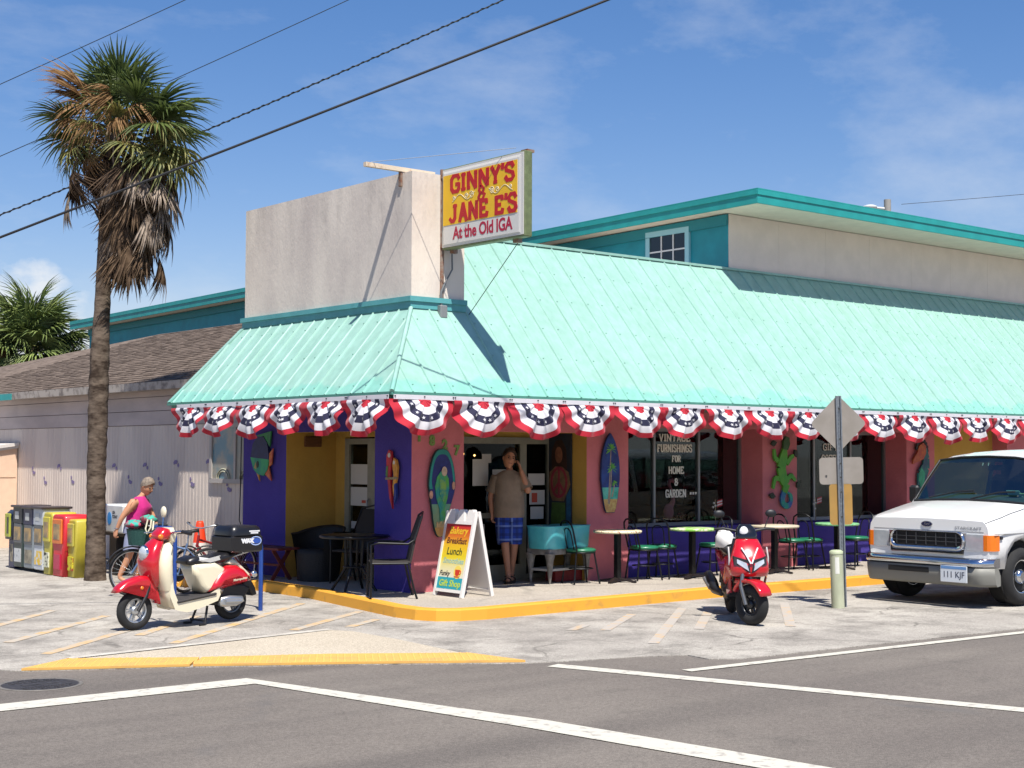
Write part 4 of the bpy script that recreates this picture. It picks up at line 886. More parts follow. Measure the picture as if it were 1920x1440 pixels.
# flamingo and flowers behind the shop window
t = thing('flamingo_figure', 'pink flamingo figure standing behind the lettered shop window', 'figurine', (5.17, .56, .83))
b = MB(); b.tube([(-.02, 0, .24), (.04, 0, .32), (.05, 0, .4), (.0, 0, .5), (-.04, 0, .58), (-.02, 0, .635), (.03, 0, .64), (.06, 0, .60)], [.05, .035, .026, .024, .024, .03, .028, .01], 8); b.ball((-.05, 0, .17), (.09, .07, .12), 12); b.build('body', mat('flamingo_pink', '#e88590', .6, var=.15, vscale=14), t)
b = MB(); b.tube([(-.05, 0, 0), (-.05, 0, .1)], .01, 6); b.build('leg', mat('flamingo_leg', '#7d3b40', .6), t)
b = MB()
for k in range(60):
    p = (random.uniform(4.85, 5.6), random.uniform(.55, .7), .86 + random.uniform(0, .1)); b.ball(p, .018, 5)
tag(b.build('flower_box', mat('dark_red_petals', '#7a2428', .7)), 'row of dark red flowers below the pink flamingo', 'flowers')['kind'] = 'stuff'

# ---------------------------------------------------------------- palms
M_tr = mat('palm_bark', '#6c5f53', .95, c2='#382e27', vscale=5, lo=.36, hi=.62, bump=.9, bscale=14, stretch=(1, 1, 2.2), detail=8, spec=.1)
M_gr = mat('palm_green', '#66743f', .5, c2='#3f4e27', vscale=3, spec=.35); M_gr2 = mat('palm_yellow_green', '#948b50', .6, c2='#66703f', vscale=4); M_br = mat('palm_dry_brown', '#6d5a48', .9, c2='#3f3228', vscale=5, spec=.1); M_tan = mat('palm_dry_tan', '#a5865f', .9, c2='#7d5f42', vscale=5, spec=.1); M_gy = mat('palm_dead_grey', '#9b8d7f', .95, c2='#5f5248', vscale=6, spec=.1)
for m_ in (M_gr, M_gr2, M_tan):
    n, l, b = nodes(m_); tl = n.new('ShaderNodeBsdfTranslucent'); src = b.inputs['Base Color'].links[0].from_socket
    l.new(src, tl.inputs[0]); ms = n.new('ShaderNodeMixShader'); ms.inputs[0].default_value = .3; l.new(b.outputs[0], ms.inputs[1]); l.new(tl.outputs[0], ms.inputs[2]); l.new(ms.outputs[0], n['Material Output'].inputs['Surface'])
def frond(seed, m, pet=.75, leaf=.8, nleaf=34, spread=150, droop=.35, fold=0., curl=.25, ragged=.1):
    """fan leaf along +x: a stalk and many narrow folded blades fanning out, tips bending down"""
    rnd = random.Random(seed); mb = MB()
    pts = [(pet * u, 0, .10 * pet * math.sin(u * PI * .8) - .06 * u * u * pet) for u in (0, .35, .7, 1)]
    mb.tube(pts, [.022, .015, .012, .009], 5)
    hub = Vector(pts[-1])
    for i in range(nleaf):
        a = R(-spread + 2 * spread * (i + rnd.uniform(-.3, .3)) / (nleaf - 1)); L_ = leaf * (1 - .28 * abs(a) / R(180)) * rnd.uniform(1 - ragged, 1.03)
        d = Vector((math.cos(a), math.sin(a) * (1 - fold), -abs(math.sin(a)) * fold * .8 + rnd.uniform(-.06, .06))).normalized()
        w0 = L_ * .026 * rnd.uniform(.8, 1.25); ns = 4; rows = []
        side = Vector((-math.sin(a), math.cos(a), 0)).normalized()
        dr = droop * rnd.uniform(.6, 1.5)
        for k in range(ns + 1):
            u = k / ns; p = hub + d * L_ * u * (1 - .25 * dr * u * u) + Vector((0, 0, -1)) * L_ * dr * u ** 2.4 + Vector((-.18 * curl * u * u * L_, 0, .16 * curl * math.sin(u * PI) * L_))
            w = w0 * (1 if u < .55 else max(.05, (1 - u) / .45)); w *= .35 + .65 * min(1, u / .25)
            rows.append([p - side * w + Vector((0, 0, w * .5)), p - Vector((0, 0, w * .35)), p + side * w + Vector((0, 0, w * .5))])
        mb.loft(rows, False, False, False)
    return mb.mesh('palm_frond', m)
M_gb = mat('palm_pale_green', '#7d8a4c', .5, c2='#56653a', vscale=3, spec=.35)
FR = {'p': [frond(s, M_gb, .65, .74, 44, 150, .28) for s in (21, 22)], 'g': [frond(s, M_gr, .65, .72, 40, 152, .22) for s in (1, 2, 3)], 'y': [frond(s, M_gr2, .65, .68, 34, 145, .5, .15) for s in (4, 5)], 't': [frond(s, M_tan, .6, .6, 30, 120, .85, .4, ragged=.25) for s in (6, 7)],
      'b': [frond(s, M_br, .55, .66, 30, 80, .7, .55, ragged=.3) for s in (8, 9)], 'd': [frond(s, M_gy, .75, .72, 30, 38, .15, .2, 0, ragged=.25) for s in (10, 11)], 'k': [frond(s, M_br, .5, .72, 34, 48, .25, .3, 0, ragged=.3) for s in (12, 13)], 'h': [frond(14, M_tan, .55, .7, 28, 40, .3, .2, .1, ragged=.3)]}
def add_frond(parent, kind, i, base, az, el, sc=1, roll=0):
    o = newobj('frond', FR[kind][i % len(FR[kind])], parent)
    o.matrix_local = Matrix.Translation(base) @ Matrix.Rotation(az, 4, 'Z') @ Matrix.Rotation(-el, 4, 'Y') @ Matrix.Rotation(roll, 4, 'X') @ Matrix.Scale(sc, 4)
    return o
def trunk(parent, pts, rads, rough=.03, name='trunk'):
    mb = MB(); rings = []; rnd = random.Random(3); n = 20
    tot = 64; P = [Vector(p) for p in pts]
    for i in range(tot + 1):
        u = i / tot * (len(P) - 1); k = min(int(u), len(P) - 2); f = u - k
        c = P[k].lerp(P[k + 1], f); r_ = rads[k] * (1 - f) + rads[k + 1] * f
        hz_ = c.z
        amp = rough * (.35 if hz_ < 1.3 else (1.1 if hz_ < 3.4 else .5))
        rings.append([c + Vector((math.cos(2 * PI * q / n), math.sin(2 * PI * q / n), 0)) * r_ * (1 + amp * (1.6 * (i % 2) - .8) + amp * rnd.uniform(-1.5, 1.5)) for q in range(n)])
    mb.loft(rings, True, True, True); return mb.build(name, M_tr, parent)
RIGHT = math.atan2(-math.sin(YAW), math.cos(YAW))            # world direction that runs to the right of the picture
palm = thing('palm_tree', 'tall cabbage palm with a skirt of dead fronds by the newspaper boxes', 'palm tree', (-1.65, 5.51, 0))
trunk(palm, [(0, 0, -.05), (0, 0, .12), (0, 0, .8), (-.01, 0, 1.6), (.0, 0, 2.4), (.01, 0, 3.2), (.03, -.02, 4.0), (.05, -.04, 4.8), (.09, -.08, 5.9), (.15, -.12, 6.75)], [.165, .152, .136, .130, .144, .136, .114, .108, .115, .10], .045)
HB = Vector((.16, -.13, 6.58))
rnd = random.Random(11)
def rel(azpic, el, kind, sc=1.0, dz=0, i=0, off=.08):
    """azimuth counted from picture-right, towards the camera positive"""
    az = RIGHT - azpic
    add_frond(palm, kind, i, HB + Vector((math.cos(az) * off, math.sin(az) * off, dz)), az, el, sc, rnd.uniform(-.5, .5))
for k, (a, e, s_) in enumerate([(115, 86, .98), (60, 80, 1.0), (30, 63, 1.04), (-25, 72, .98), (-100, 66, 1.0), (10, 38, 1.12), (-35, 36, 1.0), (50, 30, .95), (150, 72, .9), (-150, 58, .95), (95, 60, .8), (-70, 45, .9), (20, 15, 1.15), (-15, 8, 1.15), (215, 40, .8), (5, 22, 1.2), (35, -2, 1.15), (-45, 4, 1.1), (175, 5, 1.0), (190, -15, 1.0)]):
    rel(R(a), R(e), 'g', s_, rnd.uniform(-.12, .12), k)
for k, (a, e, s_) in enumerate([(5, -10, 1.2), (-12, -22, 1.2), (25, -28, 1.2), (30, 2, 1.1), (-30, -14, 1.05), (60, -12, .9), (170, -28, .85), (-170, -34, .9), (120, 20, .7), (15, -34, 1.05), (75, 35, .8), (200, -10, .8)]):
    rel(R(a), R(e), 'y', s_, rnd.uniform(-.2, .0), k)
rel(R(172), R(54), 'h', 1.18, .05, 0); rel(R(165), R(48), 'h', 1.12, .0, 0); rel(R(178), R(60), 't', 1.0, .05, 0); rel(R(90), R(48), 't', .9, .0, 1); rel(R(55), R(26), 't', .85, .0, 0); rel(R(185), R(45), 'h', 1.05, 0, 0); rel(R(160), R(38), 't', .85, 0, 1)
for k, (a, e, s_) in enumerate([(160, 18, .8), (95, 38, .85), (75, 12, .75), (110, 8, .7), (40, 20, .8), (205, -40, .85), (150, -48, .8)]):
    rel(R(a), R(e), 't', s_, -.05, k)
for k in range(22):
    rel(R(rnd.uniform(-70, 65)), R(rnd.uniform(-62, -22)), 'b', rnd.uniform(.85, 1.12), rnd.uniform(-.5, -.1), k)
for k in range(8):
    rel(R(rnd.uniform(125, 235)), R(rnd.uniform(-70, -30)), 'b', rnd.uniform(.7, .9), rnd.uniform(-.3, -.1), k)
for k in range(38):                                     # skirt of dead leaves, longest on the right
    a = rnd.uniform(-80, 75); rel(R(a), R(rnd.uniform(-86, -64)), 'k', rnd.uniform(.9, 1.15), rnd.uniform(-1.42, -.4), k, .14 + .42 * rnd.random() * max(0, math.cos(R(a))))
for k in range(5): rel(R(rnd.uniform(120, 220)), R(-82), 'k', .75, rnd.uniform(-.7, -.3), k, .14)
for k, (a, e, s_, dz, of) in enumerate([(62, -83, 1.1, -.5, .22), (42, -84, 1.12, -.6, .30), (80, -78, .95, .0, .15), (50, -55, .95, -.1, .2), (30, -50, 1.0, -.2, .3), (15, -62, .95, -.4, .35), (130, -80, .9, .1, .1), (48, -80, .95, -.9, .3)]):
    rel(R(a), R(e), 'd', s_, dz, k, of)
for k, (a, e, s_, dz, of) in enumerate([(5, -72, 1.0, -.15, .55), (22, -68, 1.05, -.3, .6), (-15, -70, 1.0, -.1, .6), (35, -74, 1.0, -.55, .5), (-30, -76, .95, -.5, .5), (10, -80, 1.05, -.75, .5), (168, -76, .85, -.35, .5), (150, -70, .9, -.2, .45), (195, -72, .85, -.3, .5)]):
    rel(R(a), R(e), 'dbk'[k % 3], s_, dz, k, of)
b = MB()
for k in range(60):
    a = rnd.uniform(0, 2 * PI); z = rnd.uniform(5.2, 6.4); p = Vector((.07 + .11 * math.cos(a), -.06 + .11 * math.sin(a), z)); q = p + Vector((.16 * math.cos(a), .16 * math.sin(a), .18)); b.tube([p, q], [.028, .012], 5)
b.build('leaf_base', M_br, palm, kind='stuff')
b = MB()
for k in range(26):                                     # thin dry flower stalks on the left
    a = RIGHT - R(rnd.uniform(140, 215)); d = Vector((math.cos(a), math.sin(a), 0)); L_ = rnd.uniform(.6, 1.0); z0_ = rnd.uniform(-.5, .1)
    b.tube([HB + Vector((0, 0, z0_)) + d * L_ * u + Vector((0, 0, .18 * math.sin(u * PI) - .25 * u * u)) for u in (0, .3, .6, .85, 1)], [.01, .008, .006, .005, .003], 4)
b.build('flower_stalk', mat('stalk_brown', '#5b4a3d', .9), palm, kind='stuff')
def back_palm(loc, h, seed, label, sc):
    t = thing('palm_tree', label, 'palm tree', loc, 0, 'palms behind the shingle roof'); rr = random.Random(seed)
    trunk(t, [(0, 0, 0), (.05, 0, h * .5), (0, .05, h)], [.2, .17, .17], .03)
    for k in range(64):
        e = rr.uniform(-60, 88); kind = rr.choice('pppg') if e > -5 else rr.choice('yypt'); kind = 't' if e < -45 else kind
        az = rr.uniform(0, 2 * PI); o = newobj('frond', FR[kind][k % len(FR[kind])], t)
        o.matrix_local = Matrix.Translation((0, 0, h - .1 + rr.uniform(-.2, .2))) @ Matrix.Rotation(az, 4, 'Z') @ Matrix.Rotation(-R(e), 4, 'Y') @ Matrix.Rotation(rr.uniform(-.5, .5), 4, 'X') @ Matrix.Scale(sc * rr.uniform(.85, 1.1), 4)
back_palm((7.0, 29.8, 0), 5.1, 1, 'bushy green cabbage palm behind the shingle roof, beside the teal roof end', 1.75)
back_palm((6.1, 30.6, 0), 3.9, 2, 'lower palm at the far left edge behind the shingle roof', 1.5)
back_palm((8.0, 29.6, 0), 3.9, 3, 'low palm half hidden under the end of the teal roof', 1.1)

# ---------------------------------------------------------------- newspaper boxes
def pap(c): return mat('box_' + c[1:], c, .45, coat=.2, var=.08, vscale=6)
M_pap = mat('newsprint', '#a39a83', .8, c2='#6f675a', vscale=9); M_winp = mat('box_window', '#b8945a', .25, c2='#6d6554', vscale=5)
def news_box(y, w, h, body, door, label, style, x=-1.62, extra=None):
    t = thing('newspaper_box', label, 'newspaper box', (x, y, 0), 0, 'newspaper boxes in a row by the palm')
    hw = w / 2; D = .40; bm_, dm_ = pap(body), pap(door)
    b = MB()
    if style == 'bin':                                  # moulded box: bulging head on a slimmer foot
        b.pillow([(-hw * .8, 0), (hw * .8, 0), (hw * .8, h * .42), (hw, h * .5), (hw, h * .95), (hw * .8, h), (-hw * .8, h), (-hw, h * .95), (-hw, h * .5), (-hw * .8, h * .42)], D, .03, 2, 0, Matrix.Rotation(PI / 2, 4, 'Z')); b.build('body', bm_, t)
        q = MB(); q.cbox((-D / 2 - .012, 0, h * .73), (.03, w * .74, h * .4), bev=.012); d_ = q.build('door', dm_, t)
        MB().box((-D / 2 - .031, -hw * .5, h * .6), (-D / 2 - .026, hw * .5, h * .85)).build('window', M_winp, d_)
        q = MB(); q.box((-D / 2 - .02, -hw * .5, h * .12), (-D / 2 + .005, hw * .5, h * .36)); q.build('poster', extra or dm_, t)
    elif style == 'tall':
        b.cbox((0, 0, h * .5 + .02), (D, w, h - .06), bev=.015); b.build('body', bm_, t)
        q = MB(); q.cbox((0, 0, h - .14), (D + .03, w + .015, .26), bev=.012); q.build('head', dm_, t)
        q = MB(); q.cbox((.0, 0, h), (D + .10, w + .06, .035), bev=.008); q.build('cap', pap('#3a302e'), t)
        q = MB(); q.cbox((-D / 2 - .004, 0, h * .58), (.02, w * .86, h * .30), bev=.006); d_ = q.build('door', pap('#55585a'), t)
        MB().box((-D / 2 - .018, -hw * .7, h * .47), (-D / 2 - .0145, hw * .7, h * .68)).build('window', M_winp, d_)
        MB().box((-D / 2 - .006, -hw * .75, h * .13), (-D / 2 - .001, hw * .75, h * .34)).build('poster', extra or M_pap, t)
        MB().box((-D / 2 - .019, -hw * .3, h - .2), (-D / 2 - .016, hw * .55, h - .08)).build('coin_plate', pap('#b6b7b2'), t)
    elif style == 'old':                                # curved-top box on a slim stand
        b.pillow([(-.2, h * .5), (.2, h * .5), (.2, h * .92), (.12, h), (-.12, h), (-.2, h * .92)], w, .02, 2); b.build('body', bm_, t)
        q = MB(); q.cbox((-.21, 0, h * .74), (.03, w * .7, h * .4), bev=.01); d_ = q.build('door', dm_, t)
        MB().box((-.228, -hw * .4, h * .6), (-.2255, hw * .1, h * .88)).build('window', pap('#3a3a2c'), d_)
        q = MB(); q.cbox((0, 0, h * .26), (.3, w * .8, h * .5), bev=.02); q.build('pedestal', pap('#23264a'), t)
        MB().box((-.153, -hw * .5, h * .12), (-.1505, hw * .3, h * .42)).build('poster', M_pap, t)
    return t
M_post_w = mat('poster_white', '#c3c3bf', .7, c2='#8f9190', vscale=18, lo=.3, hi=.45); M_post_y = mat('poster_yellow', '#d9b53e', .7, c2='#c9cacb', vscale=7, lo=.45, hi=.5)
news_box(8.42, .30, .93, '#262a38', '#a5a83a', 'dark blue newspaper box with a yellow door, leftmost in the row', 'old')
news_box(8.02, .36, 1.0, '#2d3a36', '#20262a', 'tall dark green newspaper box with a white poster', 'tall', extra=M_post_w)
news_box(7.60, .36, .99, '#7c8488', '#1d2040', 'tall grey newspaper box with a navy head', 'tall')
news_box(7.20, .36, 1.0, '#b9bec2', '#aeb3b7', 'tall silver-white newspaper box with a yellow and red poster', 'tall', extra=M_post_y)
news_box(6.86, .34, .94, '#b3a636', '#b8ac3c', 'tall yellow newspaper box between the white and the red boxes', 'bin', extra=mat('poster_stripes', '#3b3a30', .7, c2='#c9c9b0', vscale=12, lo=.48, hi=.52))
news_box(6.46, .46, .92, '#c5232d', '#d3702c', 'red newspaper box with an orange door', 'bin', extra=pap('#b21f45'))
news_box(6.14, .32, .86, '#b0a236', '#aa9f42', 'small yellow newspaper box against the palm trunk', 'bin', x=-1.55, extra=mat('poster_dots', '#8c2f28', .7, c2='#c0b62b', vscale=11, lo=.5, hi=.54))
t = thing('newspaper_box', 'wide white newspaper box with a blue disc, on a black stand by the palm', 'newspaper box', (-.92, 6.02, 0), R(-4), 'newspaper boxes in a row by the palm')
b = MB(); b.cbox((0, 0, .86), (.46, .80, .42), bev=.02); b.build('body', pap('#d2d3d1'), t)
b = MB(); b.cbox((.02, .2, .33), (.34, .3, .66), bev=.01); b.box((-.2, -.38, .6), (.2, .38, .65)); b.build('stand', pap('#161515'), t)
b = MB(); b.prism(ell(.0, .86, .085, .095, 28), 0, .003, frame((-.2305, .14, 0), (0, -1, 0), (0, 0, 1))); b.build('blue_disc', mat('disc_blue', '#2d8ed0', .5), t)
put('lettering', text_mesh('USA\nTODAY', .062, mat('letter_dark', '#2b2b2f', .6), .001, .002, align='LEFT'), frame((-.231, .03, .92), (0, -1, 0), (0, 0, 1)), t)

# ---------------------------------------------------------------- road sign and bollard
M_salu = mat('sign_back_alu', '#8f8880', .5, .0, c2='#827b72', vscale=3); M_galv = mat('galvanised', '#8d9296', .45, .65, var=.15, vscale=25)
sp = thing('sign_post', 'galvanised post with the bare backs of a diamond, a square and a yellow traffic sign', 'road sign', (3.95, -3.55, 0), -YAW + R(4))
tilt = Matrix.Rotation(R(-1.2), 4, 'Y')
b = MB(); b.M = tilt; b.loft([[(x, y, z) for x, y in ((-.035, .02), (-.035, -.012), (-.018, -.02), (-.018, .005), (.018, .005), (.018, -.02), (.035, -.012), (.035, .02))] for z in (-.05, 2.58)], True, True)
for k in range(48): b.cbox((0, -.001, .1 + k * .05), (.010, .016, .014))
b.build('post', M_galv, sp)
def rsq(w, h, r, n=4):
    P = []
    for cx, cz, a0 in ((w / 2 - r, h / 2 - r, 0), (-w / 2 + r, h / 2 - r, 90), (-w / 2 + r, -h / 2 + r, 180), (w / 2 - r, -h / 2 + r, 270)):
        P += [(cx + r * math.cos(R(a0 + 90 * k / n)), cz + r * math.sin(R(a0 + 90 * k / n))) for k in range(n + 1)]
    return P
XZ = frame((0, 0, 0), (1, 0, 0), (0, 0, 1))
b = MB(); c = math.cos(PI / 4); b.prism([((x - z) * c, (x + z) * c) for x, z in rsq(.50, .50, .05)], -.024, -.021, tilt @ Matrix.Translation((0, 0, 2.24)) @ XZ); b.build('diamond_plate', M_salu, sp)
b = MB(); b.prism(rsq(.55, .33, .045), -.024, -.021, tilt @ Matrix.Translation((.02, 0, 1.66)) @ XZ); b.build('square_plate', M_salu, sp)
b = MB(); b.prism(rsq(.285, .50, .04), -.024, -.021, tilt @ Matrix.Translation((.005, 0, 1.25)) @ XZ); b.build('yellow_plate', mat('sign_back_yellow', '#a17c3d', .6, .0, c2='#94733a', vscale=3), sp)
b = MB()
for z in (2.05, 2.42, 1.58, 1.75, 1.1, 1.4): b.lathe([(.012, -.0), (.012, .006)], 8, tilt @ Matrix.Translation((0, -.0, z)) @ Matrix.Rotation(PI / 2, 4, 'X') @ Matrix.Translation((0, 0, .02)))
b.lathe([(.012, 0), (.012, .006)], 8, tilt @ Matrix.Translation((-.17, .02, 1.6)) @ Matrix.Rotation(PI / 2, 4, 'X'))
b.build('bolt', mat('bolt_dark', '#4f4d4a', .5, .5), sp, kind='stuff')
bo = thing('bollard', 'short pale green marker bollard standing against the foot of the sign post', 'bollard', (3.81, -3.57, 0))
b = MB(); b.lathe([(.078, -.02), (.078, .60), (.078, .66)], 20, Matrix.Rotation(R(-2.5), 4, 'Y')); b.build('tube', mat('bollard_green', '#b4b79c', .6, c2='#a0a48a', vscale=4, stretch=(1, 1, .4)), bo)
b = MB(); b.lathe([(.083, .655), (.083, .685), (.06, .70), (.0, .702)], 20, Matrix.Rotation(R(-2.5), 4, 'Y')); b.build('cap', mat('bollard_cap', '#a3aa8c', .6), bo)
b = MB(); b.M = Matrix.Rotation(R(-2.5), 4, 'Y'); a0 = RIGHT - R(115); b.loft([[(.0795 * math.cos(a0 + k * .16), .0795 * math.sin(a0 + k * .16), z) for k in range(5)] for z in (.42, .62)], False); b.build('sticker', mat('sticker_white', '#cfcfc6', .6), bo)

# ---------------------------------------------------------------- sandwich board
sw = thing('sandwich_board', 'folding white sandwich board with a hand-painted rainbow cafe menu', 'sandwich board', (.34, -.62, .129), 0)
M_pl = mat('white_plastic', '#d9d5cf', .45)
H = 1.02; half = .235; W2 = .285
def leaf_M(sgn): return Matrix.Translation((0, 0, 0)) @ frame((sgn * half, 0, 0), (0, -1, 0) if sgn < 0 else (0, 1, 0), (-sgn * half * .92, 0, H))
for sgn, nm in ((-1, 'front_panel'), (1, 'back_panel')):
    M = leaf_M(sgn); HL = math.hypot(half * .92, H); b = MB()
    for x0, x1, z0_, z1_ in ((-W2, -W2 + .035, 0, HL), (W2 - .035, W2, 0, HL), (-W2 + .035, W2 - .035, .05, .085), (-W2 + .035, W2 - .035, HL - .16, HL - .12)): b.prism([(x0, z0_), (x1, z0_), (x1, z1_), (x0, z1_)], -.025, .02, M)
    b.prism([(-W2 + .03, .08), (W2 - .03, .08), (W2 - .03, HL - .14), (-W2 + .03, HL - .14)], -.008, .006, M)
    for cx in (-.17, 0.01, .19): b.prism([(cx - .075, HL - .13), (cx + .075, HL - .13), (cx + .055, HL - .01), (cx + .04, HL + .02), (cx - .04, HL + .02), (cx - .055, HL - .01)], -.02, .018, M)
    b.build(nm, M_pl, sw)
M = leaf_M(-1); y0, y1 = .09, HL - .15
def rainbow():
    m = bpy.data.materials.new('rainbow_menu'); m.use_nodes = True; n, l, b = nodes(m)
    tcn = n.new('ShaderNodeTexCoord'); sp_ = n.new('ShaderNodeSeparateXYZ'); l.new(tcn.outputs['Object'], sp_.inputs[0]); rp = n.new('ShaderNodeValToRGB'); l.new(sp_.outputs[2], rp.inputs[0])
    e = rp.color_ramp.elements; cs = [(.08, '#1d8f9b'), (.225, '#2c98a3'), (.23, '#d6d2bd'), (.36, '#d8cf95'), (.46, '#d8c422'), (.62, '#dcae1c'), (.72, '#cf6f1e'), (.84, '#b81f22')]
    e[0].position = cs[0][0]; e[0].color = lin(cs[0][1]); e[1].position = cs[-1][0]; e[1].color = lin(cs[-1][1])
    for p, c_ in cs[1:-1]: q = e.new(p); q.color = lin(c_)
    l.new(rp.outputs[0], b.inputs['Base Color']); b.inputs['Roughness'].default_value = .6; return m
b = MB(); b.prism([(-W2 + .03, y0), (W2 - .03, y0), (W2 - .03, y1), (-W2 + .03, y1)], .0062, .009, M); b.build('menu', rainbow(), sw)
for txt, sz, x, y, c, sh_ in (('Bakery', .125, .01, .80, '#d8b21f', .1), ('Breakfast', .105, 0, .675, '#5a2a1c', .1), ('Lunch', .125, -.01, .545, '#3b4a1e', .1), ('Smoothies', .095, .0, .43, '#8fb2a8', .2), ('Funky', .085, -.13, .275, '#27241f', .2), ('Gift Shop', .11, .0, .155, '#b3c32e', .1)):
    put('painted_words', text_mesh(txt, sz, mat('menu_' + c[1:], c, .6), .0008, .002, sh_), M @ Matrix.Translation((x, y, .0098)), sw)
b = MB(); b.prism(ell(.12, .30, .075, .08, 20), .0095, .0105, M); b.build('sun_disc', mat('menu_glow', '#dfc65a', .6), sw)
b = MB(); b.prism([(.07, .33), (.165, .33), (.155, .27), (.135, .255), (.1, .255), (.08, .27)], .0108, .0118, M); b.prism([(.06, .25), (.175, .25), (.16, .237), (.075, .237)], .0108, .0122, M); b.tube([M @ Vector((.165 + .022 * math.sin(a), .3 + .022 * math.cos(a), .0115)) for a in [k * PI / 6 for k in range(7)]], .005, 5); b.build('coffee_cup', mat('menu_cup', '#c0331d', .6), sw)

# ---------------------------------------------------------------- cafe tables and chairs
M_blk = mat('black_metal', '#17181a', .4, .4); M_seat = mat('green_vinyl', '#1f6b4d', .35, spec=.6)
def cafe_chair(label):
    t = thing('cafe_chair', label, 'chair', (0, 0, 0), 0, 'green-seated bistro chairs along the pavement')
    b = MB(); b.lathe([(.0, .425), (.19, .425), (.2, .44), (.2, .455), (.17, .47), (.0, .476)], 22); b.build('seat', M_seat, t)
    b = MB(); b.tube([(.185 * math.cos(a), .185 * math.sin(a), .415) for a in [2 * PI * k / 20 for k in range(20)]], .012, 6, closed=True); b.build('seat_ring', M_blk, t)
    for sx, sy in ((1, 1), (1, -1)):
        MB().tube([(.13 * sx, .12 * sy, .42), (.19 * sx, .17 * sy, .0)], .0125, 7).build('leg', M_blk, t)
    for sy in (1, -1): MB().tube([(-.15, .13 * sy, .42), (-.2, .165 * sy, .0)], .0125, 7).build('leg', M_blk, t)
    b = MB(); b.tube([(.165 * math.cos(a), .15 * math.sin(a), .2) for a in [2 * PI * k / 18 for k in range(18)]], .008, 6, closed=True); b.build('stretcher', M_blk, t)
    def arch(w, h): return [(-.155 - .09 * (z / .4), y, .44 + z) for y, z in [(w * math.copysign(1, c) if abs(c) > .999 else w * c * 1.0, s_) for c, s_ in [(1, 0), (1, .12), (1.08, h * .5), (1.05, h * .7), (.85, h * .88), (.45, h * .98), (0, h), (-.45, h * .98), (-.85, h * .88), (-1.05, h * .7), (-1.08, h * .5), (-1, .12), (-1, 0)]]]
    MB().tube(arch(.16, .40), .0125, 7).build('back_frame', M_blk, t); MB().tube(arch(.085, .30), .009, 6).build('back_loop', M_blk, t)
    return t
def cafe_table(loc, label, m_top, rad=.33, h=.70, square=False):
    t = thing('cafe_table', label, 'table', loc, 0, 'small round cafe tables along the pavement')
    b = MB(); b.lathe([(0, h - .035), (rad - .01, h - .035), (rad, h - .025), (rad, h - .008), (rad - .012, h), (0, h)], 36); b.build('tabletop', m_top, t)
    b = MB(); b.box((-.035, -.035, .04), (.035, .035, h - .036)); b.build('pedestal', M_blk, t)
    b = MB(); b.lathe([(.04, .03), (.04, .06), (.03, .07)], 10)
    for k in range(4): b.M = Matrix.Rotation(k * PI / 2 + .4, 4, 'Z'); b.loft([[(0, -.035, .04), (0, .035, .04), (0, .03, .07), (0, -.03, .07)], [(.27, -.025, .0), (.27, .025, .0), (.27, .02, .025), (.27, -.02, .025)]], True, True)
    b.build('base', mat('table_base', '#2b2320', .5, .4), t); return t
ZP = .1285
M_t1 = mat('mosaic_cream', '#d8cfae', .5, c2='#8f4b3c', vscale=30, lo=.4, hi=.46); M_t2 = mat('mosaic_green', '#7fc04a', .35, c2='#d5d8b8', vscale=11, lo=.42, hi=.55); M_t3 = mat('top_beige', '#c2b7a0', .5, var=.1); M_t4 = mat('top_green', '#4f9b6a', .4, c2='#8dbf8a', vscale=16)
cafe_table((3.13, -.42, ZP), 'cafe table with a cream mosaic top by the surfboard pillar', M_t1)
cafe_table((4.42, -.58, ZP), 'cafe table with a bright green patterned top under the lettered window', M_t2)
cafe_table((6.03, -.70, ZP), 'cafe table with a plain beige top behind the red scooter', M_t3, .36)
cafe_table((7.36, -.80, ZP), 'cafe table with a mottled dark green top behind the sign post', M_t4)
ch0 = cafe_chair('green-seated bistro chair between the turquoise washtub and the cream mosaic table')
ch0.location = (2.62, -.25, ZP); ch0.rotation_euler.z = R(-12)
for x, y, a, lb in ((3.69, -.36, -14, 'bistro chair right of the cream mosaic table, its back against that table'), (4.12, -.30, 25, 'bistro chair on the left side of the green patterned table'), (4.93, -.50, 170, 'bistro chair on the right side of the green patterned table, beside the red scooter'),
                    (6.72, -.45, -10, 'bistro chair just right of the beige table, in front of the gecko pillar'), (7.06, -.52, 10, 'bistro chair on the left side of the mottled dark green table'), (8.05, -.62, 172, 'bistro chair between the mottled dark green table and the white van'), (3.0, .02 - .02, -80, 'bistro chair behind the cream mosaic table, mostly hidden')):
    if 'mostly' in lb: continue
    copy_thing(ch0, (x, y, ZP), R(a), lb)

# ---------------------------------------------------------------- washtub stand and red crate
tb_ = thing('washtub_stand', 'turquoise double washtub on a grey stand with tapered legs in the entrance', 'washtub', (2.55, .12, ZP), R(8))
M_tq = mat('turquoise_enamel', '#4fb5bd', .4, var=.06, vscale=4, coat=.2)
for s in (-1, 1):
    b = MB(); rings = []
    for z, k in ((.46, .9), (.48, .94), (.72, 1.0), (.75, 1.02), (.755, 1.05), (.765, 1.05), (.765, 1.0)):
        rings.append([(s * .235 + math.copysign(abs(math.cos(a)) ** .6, math.cos(a)) * .225 * k, math.copysign(abs(math.sin(a)) ** .6, math.sin(a)) * .24 * k, z) for a in [2 * PI * q / 28 for q in range(28)]])
    b.loft(rings, True, True, True); b.build('tub', M_tq, tb_)
b = MB(); b.box((-.42, -.2, .385), (.42, .2, .46)); b.build('frame', mat('stand_grey', '#8f8d88', .6, .2, c2='#6f6c66', vscale=9), tb_)
